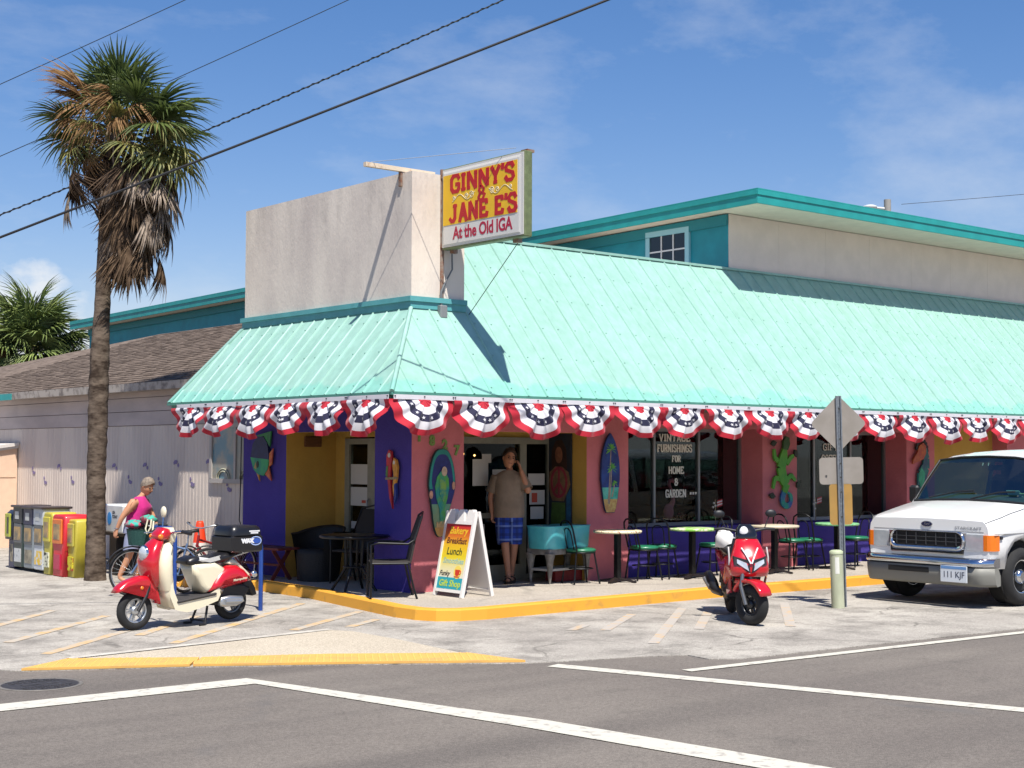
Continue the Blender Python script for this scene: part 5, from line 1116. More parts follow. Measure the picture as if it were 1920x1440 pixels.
for sx in (-1, 1):
    for sy in (-1, 1):
        MB().lathe([(.012, 0), (.03, .12), (.05, .30), (.075, .40)], 10, Matrix.Translation((sx * .38, sy * .17, 0)), True).build('leg', MATS['stand_grey'], tb_)
b = MB(); b.box((-.4, -.19, .17), (.4, .19, .20)); b.build('shelf', mat('shelf_pale', '#a8a69e', .6), tb_)
b = MB(); b.cbox((2.72, .20, ZP + .078), (.5, .22, .15), bev=.01); tag(b.build('red_crate', mat('crate_red', '#7f1d1f', .6, var=.2)), 'dark red box on the pavement under the turquoise washtub', 'box')

# ---------------------------------------------------------------- black patio furniture on the purple side
def patio_chair(loc, rz, label):
    t = thing('patio_chair', label, 'chair', loc, rz, 'black patio chairs round the black table')
    b = MB(); b.cbox((0, 0, .43), (.48, .48, .03), bev=.01); b.build('seat', mat('sling_black', '#26211d', .8), t)
    b = MB(); b.loft([[(-.22, -.23, .44), (-.22, .23, .44), (-.245, .23, .44), (-.245, -.23, .44)], [(-.28, -.22, .72), (-.28, .22, .72), (-.3, .22, .72), (-.3, -.22, .72)], [(-.37, -.17, .97), (-.37, .17, .97), (-.385, .17, .97), (-.385, -.17, .97)]], True, True); b.build('backrest', MATS['sling_black'], t)
    for sy in (-1, 1):
        MB().tube([(.24, .25 * sy, .0), (.235, .25 * sy, .43), (.24, .25 * sy, .64), (.15, .25 * sy, .665), (-.2, .25 * sy, .65), (-.28, .235 * sy, .70), (-.37, .18 * sy, .98)], .014, 7).build('arm', M_blk, t)
        MB().tube([(-.2, .23 * sy, .43), (-.27, .24 * sy, .12), (-.31, .24 * sy, 0)], .014, 7).build('leg', M_blk, t)
        MB().tube([(.235, .25 * sy, .42), (-.2, .24 * sy, .42)], .012, 6).build('rail', M_blk, t)
    MB().tube([(-.37, -.18, .98), (-.4, 0, 1.02), (-.37, .18, .98)], .013, 6).build('top_rail', M_blk, t)
    return t
patio_chair((-.52, -.28, ZP), R(150), 'black metal patio armchair facing left in front of the parrot pillar')
patio_chair((.28, 1.62, ZP), R(200), 'black patio armchair with arched top in the yellow porch, behind the round black table')
t = thing('patio_table', 'round black patio table in front of the yellow porch', 'table', (-.36, .72, ZP))
b = MB(); b.lathe([(0, .66), (.42, .66), (.44, .67), (.44, .69), (.42, .70), (0, .70)], 32); b.build('tabletop', M_blk, t)
for k in range(4):
    a = k * PI / 2 + .6; MB().tube([(.12 * math.cos(a), .12 * math.sin(a), .66), (.1 * math.cos(a), .1 * math.sin(a), .3), (.3 * math.cos(a), .3 * math.sin(a), 0)], .018, 7).build('leg', M_blk, t)
b = MB(); b.tube([(.13 * math.cos(a), .13 * math.sin(a), .3) for a in [2 * PI * k / 16 for k in range(16)]], .012, 6, closed=True); b.build('ring', M_blk, t)
t = thing('barrel_chair', 'rounded black wicker armchair against the yellow porch wall', 'chair', (.10, 2.28, ZP), R(200))
M_wick = mat('black_wicker', '#121213', .7, bump=.6, bscale=45)
b = MB(); rings = []
for z, k in ((.0, .78), (.3, .86), (.5, .95), (.6, 1.0), (.64, 1.04), (.62, .92)):
    rings.append([(.36 * k * math.cos(a), .36 * k * math.sin(a), z + (.10 if z > .4 else 0) * max(0, -math.cos(a)))  for a in [R(50 + 260 * q / 24) for q in range(25)]])
b.loft(rings, False, False, True); b.build('back', M_wick, t)
b = MB(); b.lathe([(.28, .0), (.3, .36), (.29, .42), (.0, .44)], 22); b.build('seat', M_wick, t)
t = thing('bench', 'dark red wooden bench with crossed legs against the left purple pillar', 'bench', (-.34, 3.05, ZP), R(4))
M_bench = mat('bench_red', '#5b211f', .6, var=.2)
for k in range(3): MB().cbox((-.12 + k * .125, 0, .43), (.115, 1.3, .035), bev=.006).build('plank', M_bench, t)
for sy in (-1, 1):
    for s in (-1, 1): b = MB(); b.M = Matrix.Translation((0, .48 * sy + .012 * s, .21)) @ Matrix.Rotation(s * R(35), 4, 'Y'); b.cbox((0, 0, 0), (.05, .024, .5)); b.build('leg', M_bench, t)
MB().cbox((0, 0, .2), (.04, .94, .03)).build('stretcher', M_bench, t)
# small flags on sticks behind the tables
def small_flag(loc, label):
    t = thing('table_flag', label, 'flag', loc)
    b = MB(); b.tube([(0, 0, 0), (0, 0, .38)], .006, 5); b.build('stick', mat('stick_tan', '#8f7d5f', .7), t)
    for k in range(5):
        m_ = M_br_ if k % 2 == 0 else M_bw_
        b = MB(); b.loft([[(.04 + u * .1, .012 * math.sin(u * 5), .26 + .02 * k + .03 * u) for u in (0, .25, .5, .75, 1)], [(.04 + u * .1, .012 * math.sin(u * 5), .28 + .02 * k + .03 * u) for u in (0, .25, .5, .75, 1)]], False); b.build('stripe', m_, t)
    b = MB()
    for p in ((-.03, .33), (.0, .29), (-.05, .27), (-.01, .2)): b.ball((p[0], 0, p[1]), .018, 6)
    b.build('flower', mat('petal_white', '#c5c5c0', .7), t)
M_br_ = mat('flag_red', '#a33a3c', .8); M_bw_ = mat('flag_white', '#bcb8b8', .8)
small_flag((5.75, .2, .80), 'little striped flag with pale flowers in a pot near the red scooter'); small_flag((8.1, .2, .80), 'little striped flag with pale flowers on the sill behind the sign post')

# ---------------------------------------------------------------- wheels
M_tyre = mat('tyre_rubber', '#1d1d1e', .85, bump=.3, bscale=60, var=.2, vscale=9); M_chrome = mat('chrome', '#c9ccd0', .12, 1.0); M_silver = mat('silver_alloy', '#b3b6b8', .35, .8)
RX = Matrix.Rotation(PI / 2, 4, 'X')
def tyre_mesh(mb, r, s, M, w=None):
    w = w or s; prof = [(r - s * 2 + s + s * math.cos(a), w * math.sin(a)) for a in [R(200 - 220 * k / 12 - 90 + 90) for k in range(13)]]
    prof = [(r - s + s * math.cos(R(a)), w * math.sin(R(a))) for a in range(-150, 151, 25)]
    mb.lathe(prof + [prof[0]], 36, M, True, False)
def wheel(parent, c, r, s, w=None, spokes=5, rimc=None, hub=.05, steer=0, double=True, lay=.0, rr=.62):
    Mx = Matrix.Translation(c) @ Matrix.Rotation(steer, 4, 'Z') @ RX
    b = MB(); tyre_mesh(b, r, s, Mx, w); wh = b.build('wheel', M_tyre, parent)
    b = MB(); ri = r - s * 1.75; w = w or s
    b.lathe([(ri, -w * .7), (ri - .012, -w * .7), (ri - .018, -w * .45), (ri - .018, w * .45), (ri - .012, w * .7), (ri, w * .7)], 32, Mx, True, False)
    for k in range(spokes):
        for d in ((-.16, .16) if double else (0,)):
            q = Mx @ Matrix.Rotation(2 * PI * k / spokes, 4, 'Z'); a0, a1 = d * .6, d
            b.loft([[(hub * .8, a0 * hub * 2 - .009, -.012), (hub * .8, a0 * hub * 2 + .009, -.012), (hub * .8, a0 * hub * 2 + .009, .016), (hub * .8, a0 * hub * 2 - .009, .016)], [(ri - .01, a1 * ri - .008, -.012), (ri - .01, a1 * ri + .008, -.012), (ri - .01, a1 * ri + .008, .012), (ri - .01, a1 * ri - .008, .012)]], True, True) if False else b.add([q @ Vector(p) for p in [(hub * .8, a0 * hub * 2 - .01, -.012), (hub * .8, a0 * hub * 2 + .01, -.012), (hub * .8, a0 * hub * 2 + .01, .016), (hub * .8, a0 * hub * 2 - .01, .016), (ri - .01, a1 * ri - .009, -.012), (ri - .01, a1 * ri + .009, -.012), (ri - .01, a1 * ri + .009, .012), (ri - .01, a1 * ri - .009, .012)]], [(0, 1, 5, 4), (1, 2, 6, 5), (2, 3, 7, 6), (3, 0, 4, 7), (0, 3, 2, 1), (4, 5, 6, 7)])
    b.lathe([(hub * .6, -w * .8), (hub, -w * .6), (hub, w * .6), (hub * .6, w * .8)], 16, Mx)
    b.build('rim', rimc or M_silver, wh); return wh

def zloft(mb, secs, n=24, p=.75):
    rings = []
    for z, x, d, w in secs:
        rings.append([(x + d * math.copysign(abs(math.cos(a)) ** p, math.cos(a)), w * math.copysign(abs(math.sin(a)) ** p, math.sin(a)), z) for a in [2 * PI * k / n for k in range(n)]])
    return mb.loft(rings, True, True, True)
# ---------------------------------------------------------------- red and cream scooter
M_red = mat('scooter_red', '#b3101e', .25, coat=.8, spec=.5); M_crm = mat('scooter_cream', '#d8cfb4', .25, coat=.6); M_bpl = mat('black_plastic', '#17171a', .5); M_lens = mat('clear_lens', '#c4cace', .08, .25, coat=.5, c2='#a9afb3', vscale=3); M_amb = mat('amber_lens', '#d96f14', .2, coat=.5); M_tail = mat('red_lens', '#8e0f14', .2, coat=.5)
hd = math.atan2(-.13, -1.2)
s1 = thing('motor_scooter', 'red and cream retro scooter with a black top box, parked beside the blue hoops', 'scooter', (-2.70, -.35, 0), hd)
wheel(s1, (0, 0, .225), .205, .045, spokes=3, rimc=mat('dark_alloy', '#6f7275', .4, .7)); wheel(s1, (1.20, 0, .205), .205, .045, spokes=5)
b = MB(); zloft(b, [(.40, .865, .07, .16), (.48, .885, .082, .175), (.58, .905, .092, .188), (.70, .91, .094, .188), (.79, .89, .085, .165), (.86, .86, .07, .12), (.90, .84, .04, .07)]); b.pillow([(.90, .56), (.935, .45), (.9, .33), (.84, .22), (.74, .185), (.55, .2), (.35, .255), (.2, .33), (.17, .375), (.30, .345), (.5, .285), (.67, .25), (.755, .265), (.79, .36), (.815, .56)], .34, .09, 5); b.build('leg_shield', M_crm, s1)
b = MB(); zloft(b, [(.44, .985, .03, .08), (.48, 1.0, .05, .115), (.60, 1.035, .07, .15), (.72, 1.045, .078, .155), (.82, 1.015, .078, .135), (.90, .965, .07, .105), (.945, .93, .05, .065)]); b.build('front_panel', M_red, s1)
b = MB(); b.ball((1.10, 0, .79), (.04, .075, .08), 16); b.build('headlight', M_lens, s1)
b = MB(); b.ball((1.09, 0, .79), (.038, .085, .09), 16); b.build('headlight_ring', M_chrome, s1)
b = MB(); b.pillow([(1.455, .40), (1.42, .46), (1.33, .52), (1.18, .565), (1.06, .565), (.98, .50), (.935, .38), (.915, .25), (.97, .27), (1.03, .36), (1.1, .415), (1.22, .43), (1.36, .41)], .155, .05, 4); b.build('front_fender', M_red, s1)
MB().ball((1.16, .078, .44), (.022, .012, .02), 8).build('reflector', M_amb, s1)
b = MB()
for y in (-.075, .075): b.tube([(1.20, y, .205), (1.10, y * .9, .36), (1.03, y * .7, .55)], .02, 8)
b.build('fork', M_bpl, s1)
b = MB(); b.cbox((.545, 0, .305), (.5, .37, .03), (0, R(7), 0), .01); b.build('floor_mat', mat('floor_mat', '#33302f', .8), s1)
b = MB(); b.pillow([(.585, .65), (.53, .52), (.48, .42), (.42, .345), (.2, .36), (.16, .6), (.3, .68), (.5, .67)], .30, .06, 4); b.build('seat_body', M_crm, s1)
b = MB(); b.pillow([(.40, .35), (.335, .47), (.25, .565), (.13, .625), (.02, .63), (-.09, .575), (-.175, .49), (-.18, .44), (0, .41), (.2, .37)], .37, .10, 5); b.build('rear_panel', M_red, s1)
b = MB(); b.pillow([(.14, .65), (.05, .70), (-.02, .665), (-.2, .49), (-.16, .48), (-.0, .61)], .24, .04, 3); b.build('tail_trim', M_crm, s1)
b = MB(); b.pillow([(.64, .665), (.625, .715), (.53, .745), (.36, .725), (.2, .75), (.04, .775), (-.01, .735), (.12, .67), (.3, .64), (.5, .635)], .27, .05, 4); st_ = b.build('seat', mat('seat_vinyl', '#1b1a1c', .35, spec=.5), s1)
b = MB(); b.pillow([(.53, .695), (.49, .738), (.36, .72), (.22, .742), (.2, .725), (.32, .675), (.46, .655)], .284, .05, 3); b.build('seat_highlight', mat('seat_highlight_pale', '#bdbcb8', .3, .1, coat=.3), st_)  # pale slab, the white highlight on the black seat built in as colour
b = MB(); b.pillow([(.32, .3), (.25, .42), (-.1, .42), (-.2, .36), (-.12, .25), (.1, .2), (.28, .2)], .2, .03, 3); b.build('engine', M_bpl, s1)
b = MB(); b.pillow([(.24, .205), (.225, .285), (.1, .30), (-.06, .285), (-.085, .225), (.02, .18), (.2, .18)], .08, .03, 3, .125); b.tube([(-.02, .168, .235), (.18, .168, .24)], .022, 8); b.build('engine_cover', M_silver, s1)
b = MB(); b.pillow([(-.1, .40), (-.2, .48), (-.28, .36), (-.3, .28), (-.25, .27), (-.19, .36)], .17, .02, 2); b.build('rear_mudguard', M_bpl, s1)
b = MB(); b.ball((-.215, 0, .50), (.05, .06, .05), 12); b.build('tail_light', M_tail, s1)
for y in (-.16, .16): MB().ball((-.2, y, .52), (.045, .03, .04), 10).build('indicator', M_chrome, s1)
b = MB()
for y in (-.09, .09): b.tube([(.36, y, .2), (.42, y * 1.5, .0)], .014, 6); b.tube([(.42, y * 1.5, .012), (.50, y * 1.7, .012)], .012, 6)
b.tube([(.42, -.135, .05), (.42, .135, .05)], .012, 6); b.build('stand', M_bpl, s1)
b = MB(); b.pillow([(.985, .93), (.965, 1.0), (.90, 1.06), (.83, 1.045), (.80, .98), (.85, .93)], .20, .05, 3); b.build('handlebar_cover', M_red, s1)
b = MB(); b.pillow([(.84, 1.05), (.80, 1.06), (.76, .98), (.78, .90), (.83, .90)], .22, .03, 3); b.build('dash_cover', M_crm, s1)
for y in (-1, 1):
    MB().ball((.95, y * .085, .965), (.035, .025, .03), 8).build('indicator', M_amb, s1)
    MB().tube([(.83, y * .08, 1.0), (.80, y * .22, 1.02), (.76, y * .34, 1.0)], .014, 7).build('handlebar', M_chrome, s1); MB().tube([(.79, y * .24, 1.02), (.755, y * .36, 1.0)], .02, 8).build('grip', M_bpl, s1)
    MB().tube([(.87, y * .20, 1.0), (.93, y * .27, .995)], .006, 5).build('brake_lever', M_chrome, s1)
    if y > 0: continue
    b = MB(); b.tube([(.80, y * .12, 1.03), (.77, y * .15, 1.16)], .007, 6); st2 = b.build('mirror_stalk', M_chrome, s1); b = MB(); b.ball((.765, y * .155, 1.215), (.022, .05, .062), 12); b.build('mirror', M_crm, st2)
b = MB(); b.cbox((-.085, 0, .855), (.42, .40, .185), bev=.02); tbx = b.build('top_box', mat('box_black', '#151416', .35, coat=.2), s1)
b = MB(); b.loft([[(-.085 + .21 * k * math.copysign(abs(math.cos(a)) ** .35, math.cos(a)), .20 * k * math.copysign(abs(math.sin(a)) ** .35, math.sin(a)), z) for a in [2 * PI * q / 32 for q in range(32)]] for z, k in ((.948, 1.0), (.99, .985), (1.03, .93), (1.05, .8))], True, True, True); b.build('lid', MATS['box_black'], tbx)
SB = lambda x, z: frame((x, .2008, z), (-1, 0, 0), (0, 0, 1))
M_stk = mat('sticker_pale', '#d3d4d6', .5)
put('sticker', text_mesh('WAX', .058, M_stk, .0012, .006, sx=1.1), SB(-.08, .885) , tbx)
b = MB(); ribbon(b, ell(-.19, .885, .072, .045, 20) + [(-.118, .885)], .005, 0, .002, frame((0, .2005, 0), (1, 0, 0), (0, 0, 1)) @ Matrix.Identity(4)); b.build('sticker_ring', mat('sticker_blue_ring', '#9fb2dd', .5), tbx)
b = MB(); b.prism(ell(-.19, .885, .066, .03, 20), 0, .0015, frame((0, .2003, 0), (1, 0, 0), (0, 0, 1))); b.prism([(-.25, .9), (-.13, .9), (-.14, .87), (-.24, .87)], .0015, .002, frame((0, .2003, 0), (1, 0, 0), (0, 0, 1))); b.build('oval_sticker', mat('sticker_blue', '#274a9a', .5), tbx)
b = MB(); b.box((-.24, .199, .985), (-.10, .2015, 1.0)); b.box((-.22, .199, .965), (-.12, .2012, .98)); b.build('white_strip', M_stk, tbx)
b = MB(); b.prism(ell(-.06, .11, .065, .05, 18), 1.036, 1.0405); b.build('yellow_sticker', mat('sticker_yellow', '#dba51f', .5), tbx)
b = MB()
for y in (-.1, .1): b.tube([(.1, y, .70), (-.05, y, .74), (-.25, y, .785)], .012, 6)
b.cbox((-.08, 0, .785), (.3, .26, .02)); b.build('rack', M_silver, s1)
put('lettering', text_mesh('Metropolitan', .035, M_crm, .001, .0005, .2), frame((.0, .187, .475), (-1, 0, .12), (0, 0, 1)), s1)

# ---------------------------------------------------------------- red sport scooter
hd2 = math.atan2(-.97, -.76)
s2 = thing('motor_scooter', 'bright red sport scooter facing the road in front of the beige cafe table', 'scooter', (2.33, -3.18, 0), hd2)
wheel(s2, (0, 0, .23), .225, .06, spokes=5, rimc=M_bpl); wheel(s2, (1.24, 0, .225), .225, .062, spokes=5, rimc=mat('rim_dark', '#3a3b3d', .35, .6), steer=R(36))
STM = Matrix.Translation((1.24, 0, 0)) @ Matrix.Rotation(R(30), 4, 'Z') @ Matrix.Translation((-1.24, 0, 0))
arc = lambda r_, a0, a1, n: [(1.24 + r_ * math.cos(R(a0 + (a1 - a0) * k / n)), .225 + r_ * math.sin(R(a0 + (a1 - a0) * k / n))) for k in range(n + 1)]
b = MB(); b.M = STM; b.pillow(arc(.275, 25, 150, 8) + arc(.24, 150, 25, 8), .17, .03, 3); b.pillow([(1.24, .47), (1.14, .5), (1.02, .5), (1.0, .44), (1.1, .42)], .12, .03, 3); b.build('front_fender', M_red, s2)
b = MB()
b.M = STM
for y in (-.085, .085): b.tube([(1.24, y, .225), (1.16, y, .42), (1.14, y * .5, .55)], .022, 8)
b.build('fork', mat('fork_grey', '#6b6d70', .35, .6), s2)
b = MB(); zloft(b, [(.515, 1.08, .06, .16), (.53, 1.08, .11, .205), (.58, 1.085, .125, .218), (.66, 1.08, .125, .215), (.75, 1.045, .12, .19), (.84, 1.0, .10, .155), (.915, .95, .075, .125), (.925, .94, .05, .09)], 28, .85); fr_ = b.build('front_panel', M_red, s2)
for s in (-1, 1):
    b = MB(); b.loft([[(1.06, s * .20, .60), (.93, s * .235, .62), (.93, s * .23, .5), (1.05, s * .19, .5)], [(1.0, s * .195, .36), (.86, s * .215, .36), (.82, s * .2, .3), (.94, s * .16, .33)]], True, True, True); b.build('side_panel', M_red, s2)
for s in (-1, 1):
    b = MB(); b.loft([[(1.20, s * .022, .575), (1.15, s * .16, .665), (1.13, s * .155, .72), (1.18, s * .045, .675)], [(1.232, s * .025, .585), (1.19, s * .15, .668), (1.175, s * .147, .71), (1.212, s * .048, .668)]], True, True, True); b.build('headlight', M_lens, s2)
    b = MB(); b.loft([[(1.19, s * .006, .555), (1.13, s * .19, .65), (1.10, s * .185, .745), (1.16, s * .02, .71)], [(1.222, s * .008, .56), (1.178, s * .18, .655), (1.16, s * .175, .738), (1.20, s * .022, .70)]], True, True); b.build('headlight_surround', M_bpl, s2)
    b = MB(); b.tube([(1.225, s * .006, .665), (1.175, s * .05, .76), (1.12, s * .09, .83)], .009, 6); b.build('trim_stripe', M_stk, s2)
    b = MB(); b.tube([(1.0, s * .212, .83), (1.07, s * .215, .72), (1.06, s * .215, .64)], .01, 6); b.build('grey_stripe', mat('stripe_grey', '#a9a5a3', .4), s2)
    MB().tube([(.86, s * .08, 1.0), (.85, s * .24, 1.03), (.82, s * .34, 1.02)], .016, 7).build('handlebar', M_bpl, s2)
    b = MB(); b.tube([(.86, s * .22, 1.04), (.84, s * .27, 1.16)], .007, 6); q = b.build('mirror_stalk', M_bpl, s2); b = MB(); b.ball((.85, s * .29, 1.20 if s > 0 else 1.19), (.025, .065, .045), 12); b.build('mirror', M_bpl, q)
b = MB(); zloft(b, [(.40, .93, .06, .14), (.55, .93, .08, .17), (.75, .90, .07, .19), (.92, .87, .05, .14)]); b.build('inner_shield', M_bpl, s2)
b = MB(); zloft(b, [(.915, .93, .07, .11), (.97, .92, .085, .12), (1.04, .88, .07, .10), (1.08, .85, .04, .06)]); wsn = b.build('windscreen', mat('dark_screen', '#17181c', .15, coat=.4), s2)
b = MB(); b.ball((.972, -.035, 1.0), (.03, .05, .06), 12); b.build('white_sticker', M_stk, wsn)  # white sticker on the dark windscreen
b = MB(); b.pillow([(.88, .45), (.85, .33), (.6, .25), (.35, .26), (.35, .36), (.6, .33), (.78, .36), (.82, .47)], .36, .05, 3); b.build('floor', M_bpl, s2)
b = MB(); b.pillow([(.45, .72), (.42, .5), (.3, .35), (.1, .42), (-.25, .62), (-.32, .74), (-.1, .73), (.2, .68)], .3, .07, 3); b.build('rear_panel', M_red, s2)
b = MB(); b.pillow([(.5, .70), (.48, .76), (.3, .80), (.1, .80), (-.1, .86), (-.3, .87), (-.33, .80), (-.1, .74), (.2, .69)], .28, .05, 3); b.build('seat', MATS['seat_vinyl'], s2)
b = MB(); b.pillow([(.3, .2), (.25, .42), (-.12, .42), (-.15, .25), (.1, .15)], .22, .03, 2); b.build('engine', M_bpl, s2)
b = MB(); b.tube([(.25, -.16, .25), (.05, -.2, .28), (-.1, -.21, .34), (-.32, -.22, .42)], [.03, .055, .07, .06], 10); b.build('exhaust', mat('exhaust_dark', '#39393b', .35, .7), s2)
b = MB(); b.tube([(-.02, -.245, .30), (-.25, -.268, .38)], .035, 8); b.build('heat_shield', M_silver, s2)
b = MB(); b.pillow([(-.2, .62), (-.35, .5), (-.42, .32), (-.38, .32), (-.28, .48), (-.15, .55)], .16, .02, 2); b.build('rear_mudguard', M_bpl, s2)
b = MB(); b.tube([(.4, .12, .25), (.46, .28, .0)], .013, 6); b.build('stand', M_bpl, s2)
b = MB(); rb = random.Random(5)
b.loft([[(.12 + .16 * math.cos(a) * k, -.10 + .10 * math.sin(a) * k + rb.uniform(-.03, .03), z + rb.uniform(-.035, .03)) for a in [2 * PI * q / 12 for q in range(12)]] for z, k in ((.80, .9), (.86, 1.0), (.93, .8), (.97, .35))], True, True, True)
o = tag(b.build('white_bag', mat('bag_white', '#cfccc8', .7)), 'crumpled white bag lying on the seat of the red sport scooter', 'bag'); o.matrix_world = s2.matrix_basis.copy()

# ---------------------------------------------------------------- bicycles and blue hoops
M_blue = mat('rack_blue', '#1c3f86', .4, coat=.2, var=.1)
for y, lb in ((.42, 'blue steel bicycle hoop behind the black top box of the cream scooter'), (2.60, 'blue steel bicycle hoop behind the cream scooter leg shield')):
    b = MB(); P_ = [(0, 0, -.02), (0, 0, .70)] + [(0, .14 - .14 * math.cos(a), .70 + .17 * math.sin(a)) for a in [R(15 * k) for k in range(1, 7)]] + [(0, .56 + .14 * math.sin(a), .70 + .17 * math.cos(a)) for a in [R(15 * k) for k in range(0, 7)]] + [(0, .70, -.02)]
    o = tag(b.tube(P_, .026, 10).build('bicycle_rack', M_blue), lb, 'bicycle rack', 'blue bicycle hoops'); o.location = (-1.87, y, 0)
def bicycle(loc, rz, label, mf, steer=0, sc=1.0, lean=0):
    t = thing('bicycle', label, 'bicycle', loc, rz, 'bicycles locked to the blue hoops'); t.rotation_euler = (lean, 0, rz); t.scale = (sc,) * 3
    def bw(x, st=0):
        Mx = Matrix.Translation((x, 0, .33)) @ Matrix.Rotation(st, 4, 'Z') @ RX
        b = MB(); b.lathe([(.33 + .022 * math.cos(R(a)) - .022, .022 * math.sin(R(a))) for a in range(0, 361, 40)], 40, Mx, True, False); w = b.build('wheel', M_tyre, t)
        b = MB(); b.lathe([(.292, -.012), (.284, -.01), (.284, .01), (.292, .012)], 40, Mx, True, False); b.lathe([(.02, -.04), (.02, .04)], 10, Mx)
        for k in range(24):
            a = 2 * PI * k / 24; b.tube([Mx @ Vector((.018 * math.cos(a + .9 * (-1) ** k), .018 * math.sin(a + .9 * (-1) ** k), .03 * (-1) ** k)), Mx @ Vector((.286 * math.cos(a), .286 * math.sin(a), 0))], .0016, 3, False)
        b.build('rim', M_silver, w)
    bw(0); bw(1.05, steer)
    b = MB()
    for p, q, r_ in (((.42, 0, .28), (.30, 0, .72), .017), ((.42, 0, .28), (.87, 0, .70), .02), ((.32, 0, .64), (.85, 0, .78), .017), ((.86, 0, .66), (.835, 0, .84), .02)): b.tube([p, q], r_, 8)
    for s in (-1, 1): b.tube([(.42, .02 * s, .28), (0, .05 * s, .33)], .011, 6); b.tube([(.32, .02 * s, .66), (0, .05 * s, .33)], .010, 6)
    b.build('frame', mf, t)
    b = MB()
    for s in (-1, 1): b.tube([(.865, .045 * s, .64), (.96, .05 * s, .48), (1.05, .05 * s, .33)], .013, 6)
    b.build('fork', mf, t)
    b = MB(); b.tube([(.30, 0, .70), (.28, 0, .86)], .013, 7); b.build('seat_post', M_silver, t)
    b = MB(); b.loft([[(x, w * math.cos(a), .885 + .025 * math.sin(a) + z) for a in [2 * PI * q / 12 for q in range(12)]] for x, w, z in ((.14, .05, .01), (.18, .09, .015), (.27, .085, .0), (.36, .035, -.005), (.42, .022, -.005), (.44, .01, -.01))], True, True, True); b.build('saddle', mat('saddle_black', '#1a1a1b', .5), t)
    b = MB(); Ms = Matrix.Translation((.835, 0, .84)) @ Matrix.Rotation(steer, 4, 'Z')
    b.tube([Ms @ Vector(p) for p in ((0, 0, 0), (.02, 0, .1))], .014, 7); b.tube([Ms @ Vector(p) for p in ((-.12, -.31, .15), (-.03, -.25, .16), (.03, -.08, .11), (.03, .08, .11), (-.03, .25, .16), (-.12, .31, .15))], .012, 7); hb_ = b.build('handlebar', M_silver, t)
    for s in (-1, 1): MB().tube([Ms @ Vector((-.17, .335 * s, .145)), Ms @ Vector((-.05, .265 * s, .16))], .018, 8).build('grip', M_bpl, hb_)
    b = MB(); b.lathe([(.09, -.003), (.09, .003)], 20, Matrix.Translation((.42, -.04, .28)) @ RX); b.tube([(.42, -.06, .28), (.47, -.06, .13)], .009, 5); b.tube([(.42, .06, .28), (.37, .06, .43)], .009, 5); b.cbox((.48, -.1, .12), (.09, .07, .02)); b.cbox((.36, .1, .44), (.09, .07, .02)); b.build('crank', M_bpl, t)
    b = MB()
    for a0 in (0, 1.05): b.tube([(a0 + .36 * math.cos(a), 0, .33 + .36 * math.sin(a)) for a in [R(20 + 14 * k) for k in range(11)]], [.012] * 11, 5)
    b.build('mudguard', M_bpl, t)
    return t
bA = bicycle((-1.42, 2.52, 0), math.atan2(.42, -.98), 'blue-grey bicycle with a floral bundle on its handlebar, front wheel left of the cream scooter', mat('bike_bluegrey', '#5f7391', .35, .3), R(-20), .93, R(4))
bB = bicycle((-.62, 3.15, 0), R(192), 'dark red bicycle behind the blue-grey bicycle, closer to the siding wall', mat('bike_red', '#7d1f22', .4), R(10), .9, R(-3))
bk = thing('handlebar_bundle', 'dark green basket with colourful floral cloths on the blue-grey bicycle handlebar', 'basket', (-2.26, 2.86, .66), R(20))
b = MB(); b.loft([[(.13 * k * math.cos(a), .17 * k * math.sin(a), z) for a in [2 * PI * q / 18 for q in range(18)]] for z, k in ((0, .8), (.12, .92), (.2, 1.0), (.21, 1.05), (.2, .9))], True, True, False); b.build('basket', mat('basket_green', '#15403a', .7, bump=.8, bscale=50), bk)
def crumple(c, r, seed, m, name):
    rr = random.Random(seed); b = MB(); n = 16; rings = []
    for i in range(9):
        th = PI * i / 8; rings.append([(c[0] + r[0] * math.sin(th) * math.cos(2 * PI * k / n) * rr.uniform(.75, 1.2), c[1] + r[1] * math.sin(th) * math.sin(2 * PI * k / n) * rr.uniform(.75, 1.2), c[2] - r[2] * math.cos(th) + rr.uniform(-.012, .012)) for k in range(n)])
    b.loft(rings, True, True, True); return b.build(name, m, bk)
crumple((.0, .06, .26), (.12, .14, .06), 1, mat('cloth_teal', '#2f9a8c', .8, c2='#a83a55', vscale=11, lo=.48, hi=.54), 'cloth'); crumple((.02, -.16, .33), (.1, .12, .06), 2, mat('cloth_mix', '#3aa08c', .8, c2='#7c2b3c', vscale=9, lo=.45, hi=.52), 'cloth'); crumple((.05, -.05, .18), (.11, .13, .07), 3, mat('cloth_brown', '#8a5137', .8, c2='#23352f', vscale=13), 'cloth')
b = MB(); b.tube([(-.08, -.24, .34), (-.1, -.22, .22), (-.12, -.27, .16), (-.1, -.31, .24), (-.08, -.30, .34)], .012, 6); b.tube([(-.08, -.34, .32), (-.12, -.36, .2), (-.11, -.4, .22)], .012, 6); b.build('cream_strap', mat('strap_cream', '#cfc8ad', .7), bk)
def cone(loc, h, r, label):
    t = thing('traffic_cone', label, 'traffic cone', loc, R(20), 'orange traffic cones by the bicycles')
    M_or = mat('cone_orange', '#dc3d18', .5, var=.08)
    b = MB(); b.lathe([(r, .03), (r * .82, h * .35)], 24, None, True, False); b.lathe([(r * .62, h * .62), (r * .35, h * .96), (r * .28, h), (r * .2, h - .01)], 24, None, True, False); b.build('body', M_or, t)
    b = MB(); b.lathe([(r * .82, h * .35), (r * .62, h * .62)], 24, None, True, False); b.build('reflective_collar', mat('cone_collar', '#c9c3ba', .5), t)
    b = MB(); b.cbox((0, 0, .017), (r * 2.6, r * 2.6, .034), bev=.01); b.build('base', M_or, t)
